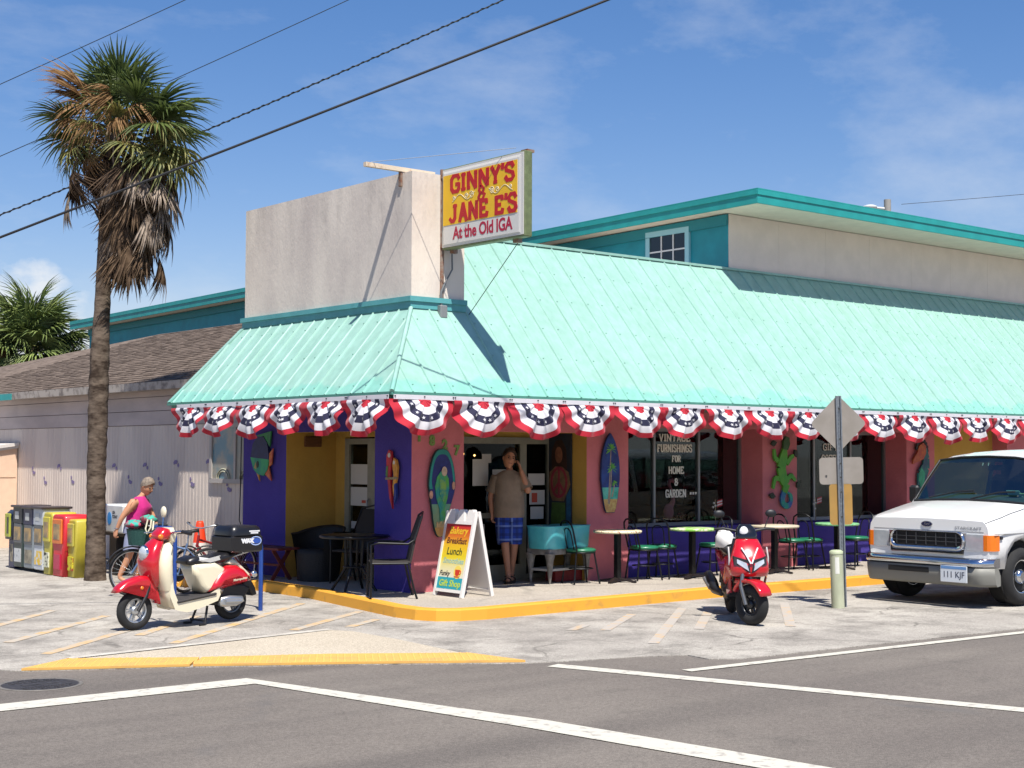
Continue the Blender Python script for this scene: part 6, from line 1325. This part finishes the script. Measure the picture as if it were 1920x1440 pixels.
cone((-.98, 3.62, .129), .78, .15, 'tall orange traffic cone with a pale collar behind the cream scooter'); cone((-1.24, 4.28, .0), .38, .10, 'small orange traffic cone beside the walking woman')
for o in [o for o in bpy.data.objects if o.name.startswith('traffic_cone')]: pass

# ---------------------------------------------------------------- white van
van = thing('white_van', 'white passenger van with chrome front and licence plate parked along the yellow kerb', 'van', (5.0, -3.99, 0), 0); van.scale = (1, .93, 1)
M_van = mat('van_white', '#d9d9d7', .28, coat=.7); M_vg = glass('van_glass', '#a9c2b8', .95, .02, .2); M_vdark = mat('van_interior', '#2b2b2d', .9); M_val = mat('valance_grey', '#77766f', .55)
#          x    zb   w    zmid zbelt | j4(w,z)   j5(w,z)   j6(w,z)   ztop-mid ztop
ST = [(.05, .50, .93, .72, .92, (.915, .98), (.88, 1.03), (.84, 1.055), 1.065, 1.07),
      (.13, .48, .965, .74, .93, (.96, 1.0), (.92, 1.06), (.86, 1.09), 1.105, 1.11),
      (.34, .48, .985, .76, .94, (.98, 1.02), (.93, 1.10), (.86, 1.135), 1.15, 1.16),
      (.40, .66, .99, .78, .94, (.985, 1.03), (.93, 1.115), (.86, 1.145), 1.165, 1.175),
      (.54, .80, .995, .87, .96, (.99, 1.05), (.93, 1.145), (.86, 1.175), 1.195, 1.20),
      (.76, .85, 1.0, .90, .98, (.992, 1.08), (.93, 1.18), (.86, 1.215), 1.235, 1.245),
      (.95, .80, 1.0, .88, 1.0, (.995, 1.13), (.93, 1.22), (.87, 1.245), 1.265, 1.275),
      (1.12, .66, 1.0, .80, 1.0, (.997, 1.16), (.905, 1.40), (.85, 1.44), 1.465, 1.475),
      (1.18, .46, 1.0, .78, 1.0, (.998, 1.17), (.895, 1.465), (.84, 1.51), 1.535, 1.545),
      (1.42, .44, 1.0, .78, 1.0, (1.0, 1.18), (.845, 1.735), (.78, 1.785), 1.825, 1.838),
      (1.75, .44, 1.0, .78, 1.0, (1.0, 1.18), (.855, 1.755), (.80, 1.845), 1.895, 1.91),
      (2.30, .44, 1.0, .78, 1.0, (1.0, 1.19), (.86, 1.76), (.80, 1.865), 1.925, 1.94),
      (2.75, .44, 1.0, .78, 1.0, (1.0, 1.19), (.86, 1.765), (.80, 1.87), 1.935, 1.95),
      (2.85, .44, 1.0, .78, 1.0, (1.0, 1.19), (.86, 1.765), (.80, 1.87), 1.935, 1.95),
      (3.9, .44, 1.0, .78, 1.0, (1.0, 1.19), (.86, 1.765), (.80, 1.87), 1.935, 1.95),
      (5.3, .46, .99, .78, 1.0, (.99, 1.19), (.85, 1.76), (.79, 1.86), 1.92, 1.935),
      (5.4, .5, .96, .78, 1.0, (.96, 1.18), (.82, 1.74), (.76, 1.83), 1.88, 1.90)]
rings = []
for x, zb, w, zm, zbelt, j4, j5, j6, zt1, zt in ST:
    half = [(.75, zb), (w - .02, zb), (w, zm), (w - .004, zbelt), j4, j5, j6, (j6[0] * .55, zt1), (0, zt)]
    rings.append([(x, y, z) for y, z in half] + [(x, -y, z) for y, z in half[-2::-1]])
nr_ = len(rings[0])
def vskip(i, j):
    jj = min(j, nr_ - 2 - j)
    if 6 <= i <= 8 and jj in (6, 7): return True                 # windscreen
    if 8 <= i <= 11 and jj == 4: return True                     # front side windows
    if 13 <= i <= 14 and jj == 4: return True
    return j == nr_ - 1
b = MB(); b.loft(rings, True, False, True, vskip); b.add(rings[-1], [tuple(range(nr_))]); b.add(rings[0], [tuple(range(nr_))[::-1]]); body = b.build('body', M_van, van)
def glass_part(name, ii, jjs, inset=.0):
    b = MB()
    for i in ii:
        for j in jjs: b.add([rings[i][j], rings[i][j + 1], rings[i + 1][j + 1], rings[i + 1][j]], [(0, 1, 2, 3)])
    return b.build(name, M_vg, van)
glass_part('windshield', (6, 7, 8), (6, 7, 8, 9)); glass_part('side_window', (8, 9, 10, 11), (4,)); glass_part('side_window', (8, 9, 10, 11), (nr_ - 6,)); glass_part('side_window', (13, 14), (4,)); glass_part('side_window', (13, 14), (nr_ - 6,))
b = MB()                                                        # black rubber round the windscreen
sk = lambda i, j: Vector(rings[i][j]) + Vector((-.006, 0, .006))
b.tube([sk(6, 6), sk(6, 7), sk(6, 8), sk(6, 9), sk(6, 10)], .022, 6); b.tube([sk(6, 6), sk(7, 6), sk(8, 6), sk(9, 6)], .016, 6); b.tube([sk(6, 10), sk(7, 10), sk(8, 10), sk(9, 10)], .016, 6); b.tube([sk(9, 6), sk(9, 7), sk(9, 8), sk(9, 9), sk(9, 10)], .014, 6)
b.build('windshield_seal', M_bpl, van)
b = MB()
for y0_, y1_ in ((.62, -.05), (-.05, -.68)):
    b.tube([(.94, y0_, 1.30), (1.01, (y0_ * .4 + y1_ * .6), 1.385), (1.02, y1_, 1.40)], .011, 6)
b.build('wiper', M_bpl, van)
b = MB(); b.loft([[(1.0, -.82, 1.22), (1.0, .82, 1.22), (1.0, .82, 1.26), (1.0, -.82, 1.26)], [(1.5, -.84, 1.20), (1.5, .84, 1.20), (1.5, .84, 1.34), (1.5, -.84, 1.34)]], True, True); b.build('dashboard', mat('dash_grey', '#565d5a', .9), van)
b = MB()
for y in (-.45, .45): b.cbox((2.25, y, 1.1), (.5, .5, .3), bev=.06); b.cbox((2.5, y, 1.35), (.16, .5, .5), (0, R(12), 0), .06); b.cbox((2.6, y, 1.60), (.1, .28, .18), bev=.04)
b.build('seat', M_vdark, van)
b = MB(); b.box((1.05, -.97, .5), (5.35, .97, .56)); b.box((3.1, -.9, .56), (3.14, .9, 1.8)); b.build('interior', M_vdark, van)
b = MB(); b.cbox((1.35, -.45, 1.365), (.01, .20, .11), (0, R(-45), 0)); b.build('dash_card', mat('dash_card', '#9fc5c0', .7), van); b = MB(); b.cbox((1.24, -.66, 1.36), (.01, .10, .04), (0, R(-45), 0)); b.build('dash_card', mat('dash_card2', '#c4d8a4', .7), van)
b = MB(); b.box((1.6, -.12, 1.66), (1.62, .12, 1.73)); b.build('rearview_mirror', M_bpl, van)
b = MB()
for y in (.05, -.04): b.cbox((1.37, y, 1.74), (.004, .012, .05), (R(-12), R(40), 0))
b.build('windshield_sticker', M_stk, van)
# front: grille, headlights, bumper, valance, plate, emblem
FX = .045
b = MB(); o_ = [(y, z) for y, z in rsq(1.18, .255, .11, 5)]; i_ = [(y * .93, z * .72 + .022) for y, z in rsq(1.18, .255, .11, 5)]
b.loft([[(FX - .002, y, z + .795) for y, z in o_], [(FX - .035, y * .99, z * .96 + .795) for y, z in o_], [(FX - .032, y, z + .795) for y, z in i_], [(FX + .0, y * .98, z * .96 + .795) for y, z in i_]], True, False, True); b.prism([(-.605, .905), (.605, .905), (.565, .64), (-.565, .64)], 0, .012, Matrix.Translation((FX + .004, 0, 0)) @ frame((0, 0, 0), (0, -1, 0), (0, 0, 1))); gr = b.build('grille', M_chrome, van)
b = MB(); b.prism(i_, 0, .004, Matrix.Translation((FX - .016, 0, .795)) @ Matrix.Rotation(PI / 2, 4, 'Z') @ Matrix.Rotation(PI / 2, 4, 'X')); b.build('grille_recess', mat('grille_black', '#0e0e0f', .8), gr)
b = MB()
for k in range(1, 3): b.box((FX - .026, -.53 , .815 - .075 + k * .05), (FX - .019, .53, .815 - .07 + k * .05))
for k in range(-3, 4): b.box((FX - .0265, k * .155 - .004, .745), (FX - .0185, k * .155 + .004, .895))
b.build('grille_bar', mat('bar_grey', '#54565a', .4, .5), gr, kind='stuff')
b = MB(); b.box((FX - .03, -.56, .652), (FX + .0, .56, .70)); b.build('lower_grille', MATS['grille_black'], gr)
for s in (-1, 1):
    b = MB(); b.loft([[(FX - .012, s * .60, .70), (FX - .012, s * .60, .895), (FX - .005, s * .86, .895), (FX - .005, s * .86, .70)], [(FX + .02, s * .60, .70), (FX + .02, s * .60, .895), (FX + .03, s * .86, .895), (FX + .03, s * .86, .70)]], True, True); hl = b.build('headlight', M_lens, van)
    b = MB(); b.loft([[(x, s * y, z) for x, y in ((FX - .008, .8605), (FX - .008, .915), (FX + .012, .955), (FX + .08, .985), (FX + .15, .992), (FX + .15, .9), (FX + .05, .863))] for z in (.70, .89)], True, True); b.build('indicator', M_amb, van)
def strip(secs, name, m, nseg=26):
    """a bumper-like bar: y from side to side, ends wrapping back; secs are (dx, z) outlines"""
    rr = []
    for k in range(nseg + 1):
        y = -1 + 2 * k / nseg; yy = .985 * y; bx = .02 - .10 + .03 * y * y + (.18 * max(0, (abs(y) - .86) / .14) ** 1.6)
        rr.append([(bx + dx, yy, z) for dx, z in secs])
    b = MB(); b.loft(rr, True, True, True); return b.build(name, m, van)
bp_ = strip([(.0, .50), (-.045, .515), (-.06, .54), (-.05, .575), (-.015, .605), (.04, .612), (.08, .61), (.08, .50)], 'bumper', M_chrome)
va = strip([(.02, .27), (-.005, .30), (-.03, .40), (-.038, .495), (.04, .498), (.09, .40), (.09, .28)], 'valance', M_val)
b = MB(); b.box((-.118, -.14, .41), (-.108, .50, .475)); b.build('air_slot', MATS['grille_black'], va)
pl_ = MB(); pl_.cbox((-.124, -.53, .415), (.012, .40, .20), bev=.004); plt = pl_.build('licence_plate', mat('plate_white', '#c6cbd0', .4), van)
b = MB(); b.box((-.1315, -.72, .475), (-.1302, -.34, .51)); b.build('plate_band', mat('plate_blue', '#5e86b6', .5), plt)
put('plate_number', text_mesh('111 KJF', .105, mat('plate_text', '#4a4f5a', .6), .0008, .001), frame((-.1312, -.53, .405), (0, -1, 0), (0, 0, 1)), plt)
XF = frame((0, 0, 0), (0, -1, 0), (0, 0, 1))
b = MB(); b.prism(ell(0, 1.0, .088, .036, 24), 0, .006, Matrix.Translation((.046, 0, 0)) @ XF); em = b.build('emblem', M_chrome, van)
b = MB(); b.prism(ell(0, 1.0, .08, .030, 24), .0062, .0085, Matrix.Translation((.046, 0, 0)) @ XF); b.build('emblem_field', mat('emblem_navy', '#131c3f', .4), em)
put('emblem_script', text_mesh('Ford', .045, M_chrome, .0004, 0, .3), Matrix.Translation((.0368, 0, 1.0)) @ XF, em)
put('lettering', text_mesh('STARCRAFT', .05, mat('letter_grey', '#8d8f92', .5, .3), .0008, 0, sx=1.5), Matrix.Translation((.046, -.63, .965)) @ XF, van)
b = MB(); b.box((.047, -.86, .922), (.049, .86, .926)); b.build('hood_seam', mat('seam_grey', '#6a6a6a', .8), van)
for s in (-1, 1):
    b = MB(); b.tube([(1.32, s * .98, 1.25), (1.30, s * 1.08, 1.28)], .02, 6); q = b.build('mirror_arm', M_bpl, van); b = MB(); b.cbox((1.28, s * 1.12, 1.33), (.09, .16, .24), bev=.03); b.build('mirror', M_bpl, q)
    b = MB(); b.lathe([(.39, -.18), (.40, .03)], 28, Matrix.Translation((.77, s * .84, .41)) @ RX, True, True); b.build('wheel_well', mat('well_black', '#0d0d0d', .95), van)
    for x in (.77, 4.3): 
        w_ = wheel(van, (x, s * .85, .365), .365, .09, .12, 8, M_chrome, .09)
b = MB(); b.box((.3, -.6, .3), (5.2, .6, .46)); b.box((.6, -.8, .32), (.95, .8, .4)); b.build('chassis', MATS['well_black'], van)
b = MB(); b.box((1.32, -1.004, .55), (1.325, -1.0, 1.18)); b.box((.10, -.984, .90), (5.2, -1.003, .905)); b.tube([Vector(rings[q][11]) + Vector((0, -.003, .004)) for q in range(7)], .005, 4); b.tube([Vector(rings[q][5]) + Vector((0, .003, .004)) for q in range(7)], .005, 4); b.build('door_seam', MATS['seam_grey'], van)
b = MB(); b.cbox((.24, -.99, .855), (.05, .012, .035)); b.build('side_marker', M_bpl, van)

# ---------------------------------------------------------------- people
def skin_add(mb, P_, E_, rad, root, sub=2):
    """grow one continuous surface over a skeleton and append it to the mesh builder"""
    me = bpy.data.meshes.new('skin'); ks = list(P_); me.from_pydata([P_[k] for k in ks], [(ks.index(a), ks.index(b)) for a, b in E_], [])
    o = bpy.data.objects.new('skin', me); col.objects.link(o)
    md = o.modifiers.new('s', 'SKIN'); md.use_smooth_shade = True; md.branch_smoothing = .6; sb = o.modifiers.new('u', 'SUBSURF'); sb.levels = sub; sb.render_levels = sub
    for i, k in enumerate(ks):
        r_ = rad[k]; me.skin_vertices[0].data[i].radius = r_ if isinstance(r_, tuple) else (r_, r_); me.skin_vertices[0].data[i].use_root = (k == root)
    ev = o.evaluated_get(bpy.context.evaluated_depsgraph_get()); m2 = ev.to_mesh()
    mb.add([v.co.copy() for v in m2.vertices], [list(p.vertices) for p in m2.polygons], True); ev.to_mesh_clear(); bpy.data.objects.remove(o)
def hand_add(mb, w, d, nrm, curl=.6, sc=1.0, thumb=1):
    d = Vector(d).normalized(); nrm = Vector(nrm).normalized(); sd_ = d.cross(nrm).normalized(); w = Vector(w)
    pc = w + d * .045 * sc
    mb.loft([[w + d * u * sc + sd_ * .5 * wd * sc * math.cos(a) + nrm * .5 * th * sc * math.sin(a) for a in [2 * PI * q / 10 for q in range(10)]] for u, wd, th in ((-.02, .05, .045), (.02, .065, .036), (.06, .085, .03), (.09, .08, .026), (.1, .06, .018))], True, True, True)
    for k, L_ in enumerate((.062, .072, .068, .052)):
        b0 = w + d * .09 * sc + sd_ * (k - 1.5) * .02 * sc; c1 = d * math.cos(curl * .6) + nrm * math.sin(curl * .6); c2 = d * math.cos(curl * 1.7) + nrm * math.sin(curl * 1.7)
        mb.tube([b0 - d * .012, b0 + c1 * L_ * .5 * sc, b0 + c1 * L_ * .5 * sc + c2 * L_ * .55 * sc], [.0095 * sc, .009 * sc, .007 * sc], 6)
    b0 = w + d * .03 * sc + sd_ * thumb * -.035 * sc; c1 = (d * .7 - sd_ * thumb * .5 + nrm * .4).normalized(); c2 = (d * .9 + nrm * .5).normalized(); mb.tube([b0, b0 + c1 * .04 * sc, b0 + c1 * .04 * sc + c2 * .03 * sc], [.0125 * sc, .011 * sc, .008 * sc], 6)
def head_add(mb, M, sc=1.0):
    """face looks along local -y"""
    n = 24; rings = []
    for i in range(15):
        u = i / 14; z = -.115 + .235 * u
        w = .074 * math.sin(PI * min(1, .10 + .87 * u) ** .86) ** .55; dpt = .094 * math.sin(PI * min(1, .12 + .85 * u) ** .9) ** .55
        if u < .35: w *= .72 + .28 * u / .35
        ring = []
        for k in range(n):
            a = 2 * PI * k / n; x = w * math.sin(a); y = -dpt * math.cos(a)
            if math.cos(a) > 0:
                y -= .010 * math.exp(-((u - .12) / .08) ** 2) * math.cos(a) ** 4          # chin
                y += .010 * math.exp(-((u - .52) / .07) ** 2) * (1 - abs(math.sin(a) - 0) ) * 0
                y -= .030 * math.exp(-((u - .42) / .06) ** 2) * max(0, math.cos(a)) ** 40   # nose tip
                y -= .014 * math.exp(-((u - .50) / .07) ** 2) * max(0, math.cos(a)) ** 40
                y += .010 * math.exp(-((u - .55) / .05) ** 2) * math.exp(-((abs(math.sin(a)) - .4) / .2) ** 2)   # eye sockets
                y -= .005 * math.exp(-((u - .27) / .035) ** 2) * math.cos(a) ** 8           # lips
            else: y = dpt * 1.02 * -math.cos(a) + (.012 if u > .4 else 0)
            ring.append(M @ (Vector((x, y, z)) * sc))
        rings.append(ring)
    mb.loft(rings, True, True, True)
    for s in (-1, 1): mb.ball((s * .076 * sc, .008 * sc, .0), (.010 * sc, .022 * sc, .032 * sc), 8, M)
def face_parts(root, M, hair_m, sc=1.0, style='short'):
    for s in (-1, 1):
        b = MB(); b.ball((s * .030 * sc, -.082 * sc, .012 * sc), (.013 * sc, .008 * sc, .008 * sc), 8, M); b.build('eye', mat('eye_dark', '#2a211d', .3), root)
        b = MB(); b.tube([M @ (Vector((s * .014, -.091, .030)) * sc), M @ (Vector((s * .032, -.090, .036)) * sc), M @ (Vector((s * .048, -.078, .030)) * sc)], .0045 * sc, 5); b.build('eyebrow', hair_m, root)
    b = MB(); b.tube([M @ (Vector((-.022, -.089, -.052)) * sc), M @ (Vector((0, -.098, -.050)) * sc), M @ (Vector((.022, -.089, -.052)) * sc)], .0055 * sc, 5); b.build('mouth', mat('lip', '#7a3f37', .6), root)
    b = MB(); rr = random.Random(4); n = 26; rings = []
    for i in range(9):
        th = R(8 + 92 * i / 8); ring = []
        for k in range(n):
            a = 2 * PI * k / n; fr_ = max(0, math.cos(a)); t_ = th * (1 - .52 * fr_ ** 1.2) if True else th
            if math.cos(a) < -.2: t_ = th * 1.22
            r_ = 1.10 + rr.uniform(-.03, .05)
            ring.append(M @ (Vector((.079 * r_ * math.sin(t_) * math.sin(a), -.098 * r_ * math.sin(t_) * math.cos(a) + .006, .022 + .108 * r_ * math.cos(t_))) * sc))
        rings.append(ring)
    b.loft(rings, True, True, True); b.build('hair', hair_m, root)
M_sk1 = mat('skin_tan', '#b07c60', .6, var=.06, vscale=12, spec=.35); M_sk2 = mat('skin_sunned', '#b98565', .6, var=.06, vscale=12, spec=.35)
# man on the phone in the doorway
man = thing('person', 'man in khaki t-shirt and blue plaid shorts on the phone at the entrance', 'person', (1.90, .40, ZP), -YAW)
b = MB()
Pm = {'pel': (0, 0, .93), 'wai': (0, .0, 1.08), 'che': (0, .01, 1.3), 'nek': (.005, .01, 1.49), 'hed': (.01, -.01, 1.58),
      'sl': (.175, .01, 1.43), 'el': (.27, -.07, 1.20), 'wl': (.155, -.115, 1.525), 'sr': (-.175, .01, 1.43), 'er': (-.245, .03, 1.15), 'wr': (-.225, -.03, .92),
      'hl': (.09, .01, .90), 'kl': (.075, .06, .50), 'al': (.035, .15, .09), 'tl': (.05, .04, .035), 'hr': (-.09, 0, .90), 'kr': (-.045, -.08, .50), 'ar': (.0, -.06, .09), 'tr': (-.01, -.19, .035)}
Em = [('pel', 'wai'), ('wai', 'che'), ('che', 'nek'), ('nek', 'hed'), ('che', 'sl'), ('sl', 'el'), ('el', 'wl'), ('che', 'sr'), ('sr', 'er'), ('er', 'wr'), ('pel', 'hl'), ('hl', 'kl'), ('kl', 'al'), ('al', 'tl'), ('pel', 'hr'), ('hr', 'kr'), ('kr', 'ar'), ('ar', 'tr')]
Rm = {'pel': .13, 'wai': .13, 'che': .14, 'nek': .062, 'hed': .055, 'sl': .062, 'el': .042, 'wl': .030, 'sr': .062, 'er': .042, 'wr': .030, 'hl': .095, 'kl': .060, 'al': .038, 'tl': .033, 'hr': .095, 'kr': .060, 'ar': .038, 'tr': .033}
skin_add(b, Pm, Em, Rm, 'pel')
HM = Matrix.Translation((.005, -.035, 1.665)) @ Matrix.Rotation(R(14), 4, 'Z') @ Matrix.Rotation(R(8), 4, 'Y') @ Matrix.Rotation(R(6), 4, 'X')
head_add(b, HM, 1.08); hand_add(b, Pm['wl'], (-.28, .32, .9), (-.9, -.1, 0), 1.0, .95, -1); hand_add(b, Pm['wr'], (.05, -.1, -1), (.9, -.3, 0), .9, .95, 1)
b.build('body', M_sk1, man); face_parts(man, HM, mat('hair_brown', '#33241b', .7, bump=.5, bscale=60), 1.08)
def ering(cx, cy, z, w, d, n=24, wob=0, ph=0): return [(cx + w * math.copysign(abs(math.cos(a)) ** .85, math.cos(a)) * (1 + wob * math.sin(a * 5 + ph)), cy + d * math.sin(a) * (1 + wob * math.cos(a * 4 + ph)), z) for a in [2 * PI * k / n for k in range(n)]]
b = MB(); b.loft([ering(0, .0, .875, .205, .145, wob=.04), ering(0, -.005, .93, .21, .155, wob=.03, ph=1), ering(0, -.01, 1.05, .208, .16, wob=.02, ph=2), ering(0, .0, 1.2, .198, .148, wob=.015), ering(0, .0, 1.34, .2, .135), ering(0, .005, 1.43, .195, .11), ering(0, .008, 1.475, .13, .09), ering(0, .005, 1.505, .075, .075)], True, False, True)
for s, e_ in ((1, Pm['el']), (-1, Pm['er'])):
    a = Vector((s * .155, .01, 1.425)); e = Vector(e_); b.tube([a, a.lerp(e, .35), a.lerp(e, .8)], [.078, .082, .085], 14, False)
b.build('t_shirt', mat('shirt_khaki', '#8d7b67', .9, c2='#7b6a58', vscale=4, bump=.3, bscale=25, sheen=.1), man)
def plaid(name, c1, c2, c3, sc):
    m = bpy.data.materials.new(name); m.use_nodes = True; n, l, b_ = nodes(m); tcn = n.new('ShaderNodeTexCoord'); sp_ = n.new('ShaderNodeSeparateXYZ'); l.new(tcn.outputs['Object'], sp_.inputs[0]); res = None
    prev = lin(c1)
    for ax, cc, th, k in ((0, c2, .25, sc), (2, c2, .25, sc), (0, c3, .9, sc * .5), (2, c3, .9, sc * .5)):
        q = n.new('ShaderNodeMath'); q.operation = 'MULTIPLY'; q.inputs[1].default_value = k; l.new(sp_.outputs[ax], q.inputs[0]); s_ = n.new('ShaderNodeMath'); s_.operation = 'SINE'; l.new(q.outputs[0], s_.inputs[0])
        g = n.new('ShaderNodeMath'); g.operation = 'GREATER_THAN'; g.inputs[1].default_value = th; l.new(s_.outputs[0], g.inputs[0]); g2 = n.new('ShaderNodeMath'); g2.operation = 'MULTIPLY'; g2.inputs[1].default_value = .55; l.new(g.outputs[0], g2.inputs[0])
        mx_ = n.new('ShaderNodeMixRGB'); l.new(g2.outputs[0], mx_.inputs[0]); mx_.inputs[2].default_value = lin(cc)
        if res is None: mx_.inputs[1].default_value = prev
        else: l.new(res, mx_.inputs[1])
        res = mx_.outputs[0]
    l.new(res, b_.inputs['Base Color']); b_.inputs['Roughness'].default_value = .85; return m
b = MB(); b.loft([ering(0, .0, .99, .17, .125), ering(0, .0, .9, .185, .14), ering(0, .0, .82, .19, .145)], True, True, True)
for hp, kn in (('hl', 'kl'), ('hr', 'kr')):
    h = Vector(Pm[hp]); k_ = Vector(Pm[kn]); b.tube([h + Vector((0, 0, -.0)), h.lerp(k_, .45), h.lerp(k_, .93)], [.105, .108, .105], 16, False)
b.build('shorts', plaid('plaid_blue', '#1f3f9a', '#142253', '#7d93c9', 70), man)
for t_, a_ in (('tl', 'al'), ('tr', 'ar')):
    T_, A_ = Vector(Pm[t_]), Vector(Pm[a_]); d = (T_ - A_); d.z = 0; L_ = d.length; d.normalize(); sd_ = Vector((-d.y, d.x, 0)); c = (T_ + A_) / 2; b = MB()
    b.loft([[c + d * (.155 * math.cos(a)) + sd_ * .052 * math.sin(a) + Vector((0, 0, z - c.z)) for a in [2 * PI * q / 16 for q in range(16)]] for z in (.0, .022)], True, True); sd2 = b.build('sandal', mat('sandal_brown', '#3a2a20', .8), man)
    b = MB(); b.tube([c + sd_ * .05 * math.cos(a) + d * .045 + Vector((0, 0, .02 - c.z + .058 * math.sin(a))) for a in [PI * q / 8 for q in range(9)]], .009, 5); b.tube([A_ + sd_ * .046 * math.cos(a) + Vector((0, 0, .0)) + d * .046 * math.sin(a) for a in [2 * PI * q / 12 for q in range(12)]], .008, 5, closed=True); b.build('strap', MATS['sandal_brown'], sd2)
b = MB(); w = Vector(Pm['wl']); b.cbox(w + Vector((-.052, .045, .105)), (.022, .055, .13), (R(-20), R(-14), R(10)), .006); tag(b.build('mobile_phone', mat('phone_black', '#151517', .3)), 'dark mobile phone held to the ear of the man at the entrance', 'phone').matrix_world = man.matrix_basis.copy()

# woman walking past the bicycles
wom = thing('person', 'older woman with short grey hair in a magenta tank top walking by the bicycles', 'person', (-1.50, 4.62, 0), -YAW)
b = MB()
Pw = {'pel': (.04, 0, .80), 'wai': (.05, 0, .92), 'che': (.08, 0, 1.08), 'nek': (.125, 0, 1.235), 'hed': (.165, -.01, 1.30),
      'sr': (.06, -.165, 1.16), 'er': (-.10, -.215, .945), 'wr': (-.175, -.20, .77), 'sl': (.125, .14, 1.165), 'el': (.23, .17, .97), 'wl': (.31, .12, .82),
      'hr': (.03, -.085, .77), 'kr': (-.01, -.09, .43), 'ar': (-.16, -.10, .10), 'tr': (-.05, -.11, .035), 'hl': (.05, .085, .77), 'kl': (.11, .08, .42), 'al': (.03, .08, .09), 'tl': (.15, .07, .035)}
Rw = {k: v * .93 for k, v in Rm.items()}
Rw['sr'] = .068; Rw['sl'] = .066; Rw['wai'] = .135; Rw['pel'] = .13; Rw['che'] = .125
skin_add(b, Pw, Em, Rw, 'pel')
HM = Matrix.Translation((.20, -.015, 1.375)) @ Matrix.Rotation(R(62), 4, 'Z') @ Matrix.Rotation(R(32), 4, 'X')
b.tube([(.075, -.11, 1.15), (.05, -.168, 1.15), (.0, -.185, 1.08), (-.06, -.20, 1.0)], [.05, .066, .056, .046], 14); b.tube([(.11, .10, 1.16), (.13, .15, 1.15), (.17, .158, 1.08)], [.05, .062, .05], 14); head_add(b, HM, .98); hand_add(b, Pw['wr'], (-.25, .0, -.95), (.5, .8, 0), 1.1, .95, 1); hand_add(b, Pw['wl'], (.5, -.1, -.8), (-.5, -.3, -.5), .9, .9, -1)
b.build('body', M_sk2, wom); face_parts(wom, HM, mat('hair_grey', '#8d7f70', .8, c2='#6c6055', vscale=40, bump=.5, bscale=60), .98)
b = MB(); b.loft([ering(.045, 0, .80, .155, .175, wob=.03), ering(.05, 0, .88, .15, .165, wob=.025, ph=1), ering(.06, 0, .97, .145, .155, wob=.02), ering(.10, -.0, 1.05, .155, .155), ering(.115, 0, 1.10, .145, .15), ering(.10, 0, 1.17, .105, .145), ering(.10, 0, 1.215, .085, .115), ering(.115, 0, 1.235, .06, .07)], True, True, True)
b.build('tank_top', mat('top_magenta', '#b81a72', .85, var=.15, vscale=7, bump=.4, bscale=20, sheen=.1), wom)
b = MB(); b.loft([ering(.04, 0, .86, .15, .17), ering(.035, 0, .78, .165, .185, wob=.02), ering(.03, 0, .72, .165, .185)], True, True, True)
for hp, kn in (('hl', 'kl'), ('hr', 'kr')):
    h = Vector(Pw[hp]); k_ = Vector(Pw[kn]); b.tube([h, h.lerp(k_, .45), h.lerp(k_, .88)], [.10, .108, .105], 16, False)
b.build('shorts', mat('shorts_bluegrey', '#8f94ad', .9, c2='#7d829b', vscale=6, bump=.5, bscale=14), wom)
for t_, a_ in (('tl', 'al'), ('tr', 'ar')):
    T_, A_ = Vector(Pw[t_]), Vector(Pw[a_]); d = (T_ - A_); d.z = 0; d.normalize(); sd_ = Vector((-d.y, d.x, 0)); c = (T_ + A_) / 2; b = MB()
    b.loft([[c + d * (.135 * math.cos(a)) + sd_ * .046 * math.sin(a) + Vector((0, 0, z - c.z)) for a in [2 * PI * q / 16 for q in range(16)]] for z in (.0, .022)], True, True); sd2 = b.build('sandal', mat('sandal_pale', '#b9a58f', .8), wom)
    b = MB(); b.tube([c + sd_ * .045 * math.cos(a) + d * .035 + Vector((0, 0, .02 - c.z + .05 * math.sin(a))) for a in [PI * q / 8 for q in range(9)]], .009, 5); b.build('strap', MATS['sandal_pale'], sd2)
b = MB(); w = Vector(Pw['wr']); b.tube([w + Vector((.03 * math.cos(a), .03 * math.sin(a), .02)) for a in [2 * PI * q / 14 for q in range(14)]], .006, 5, closed=True); b.build('bracelet', M_chrome, wom)
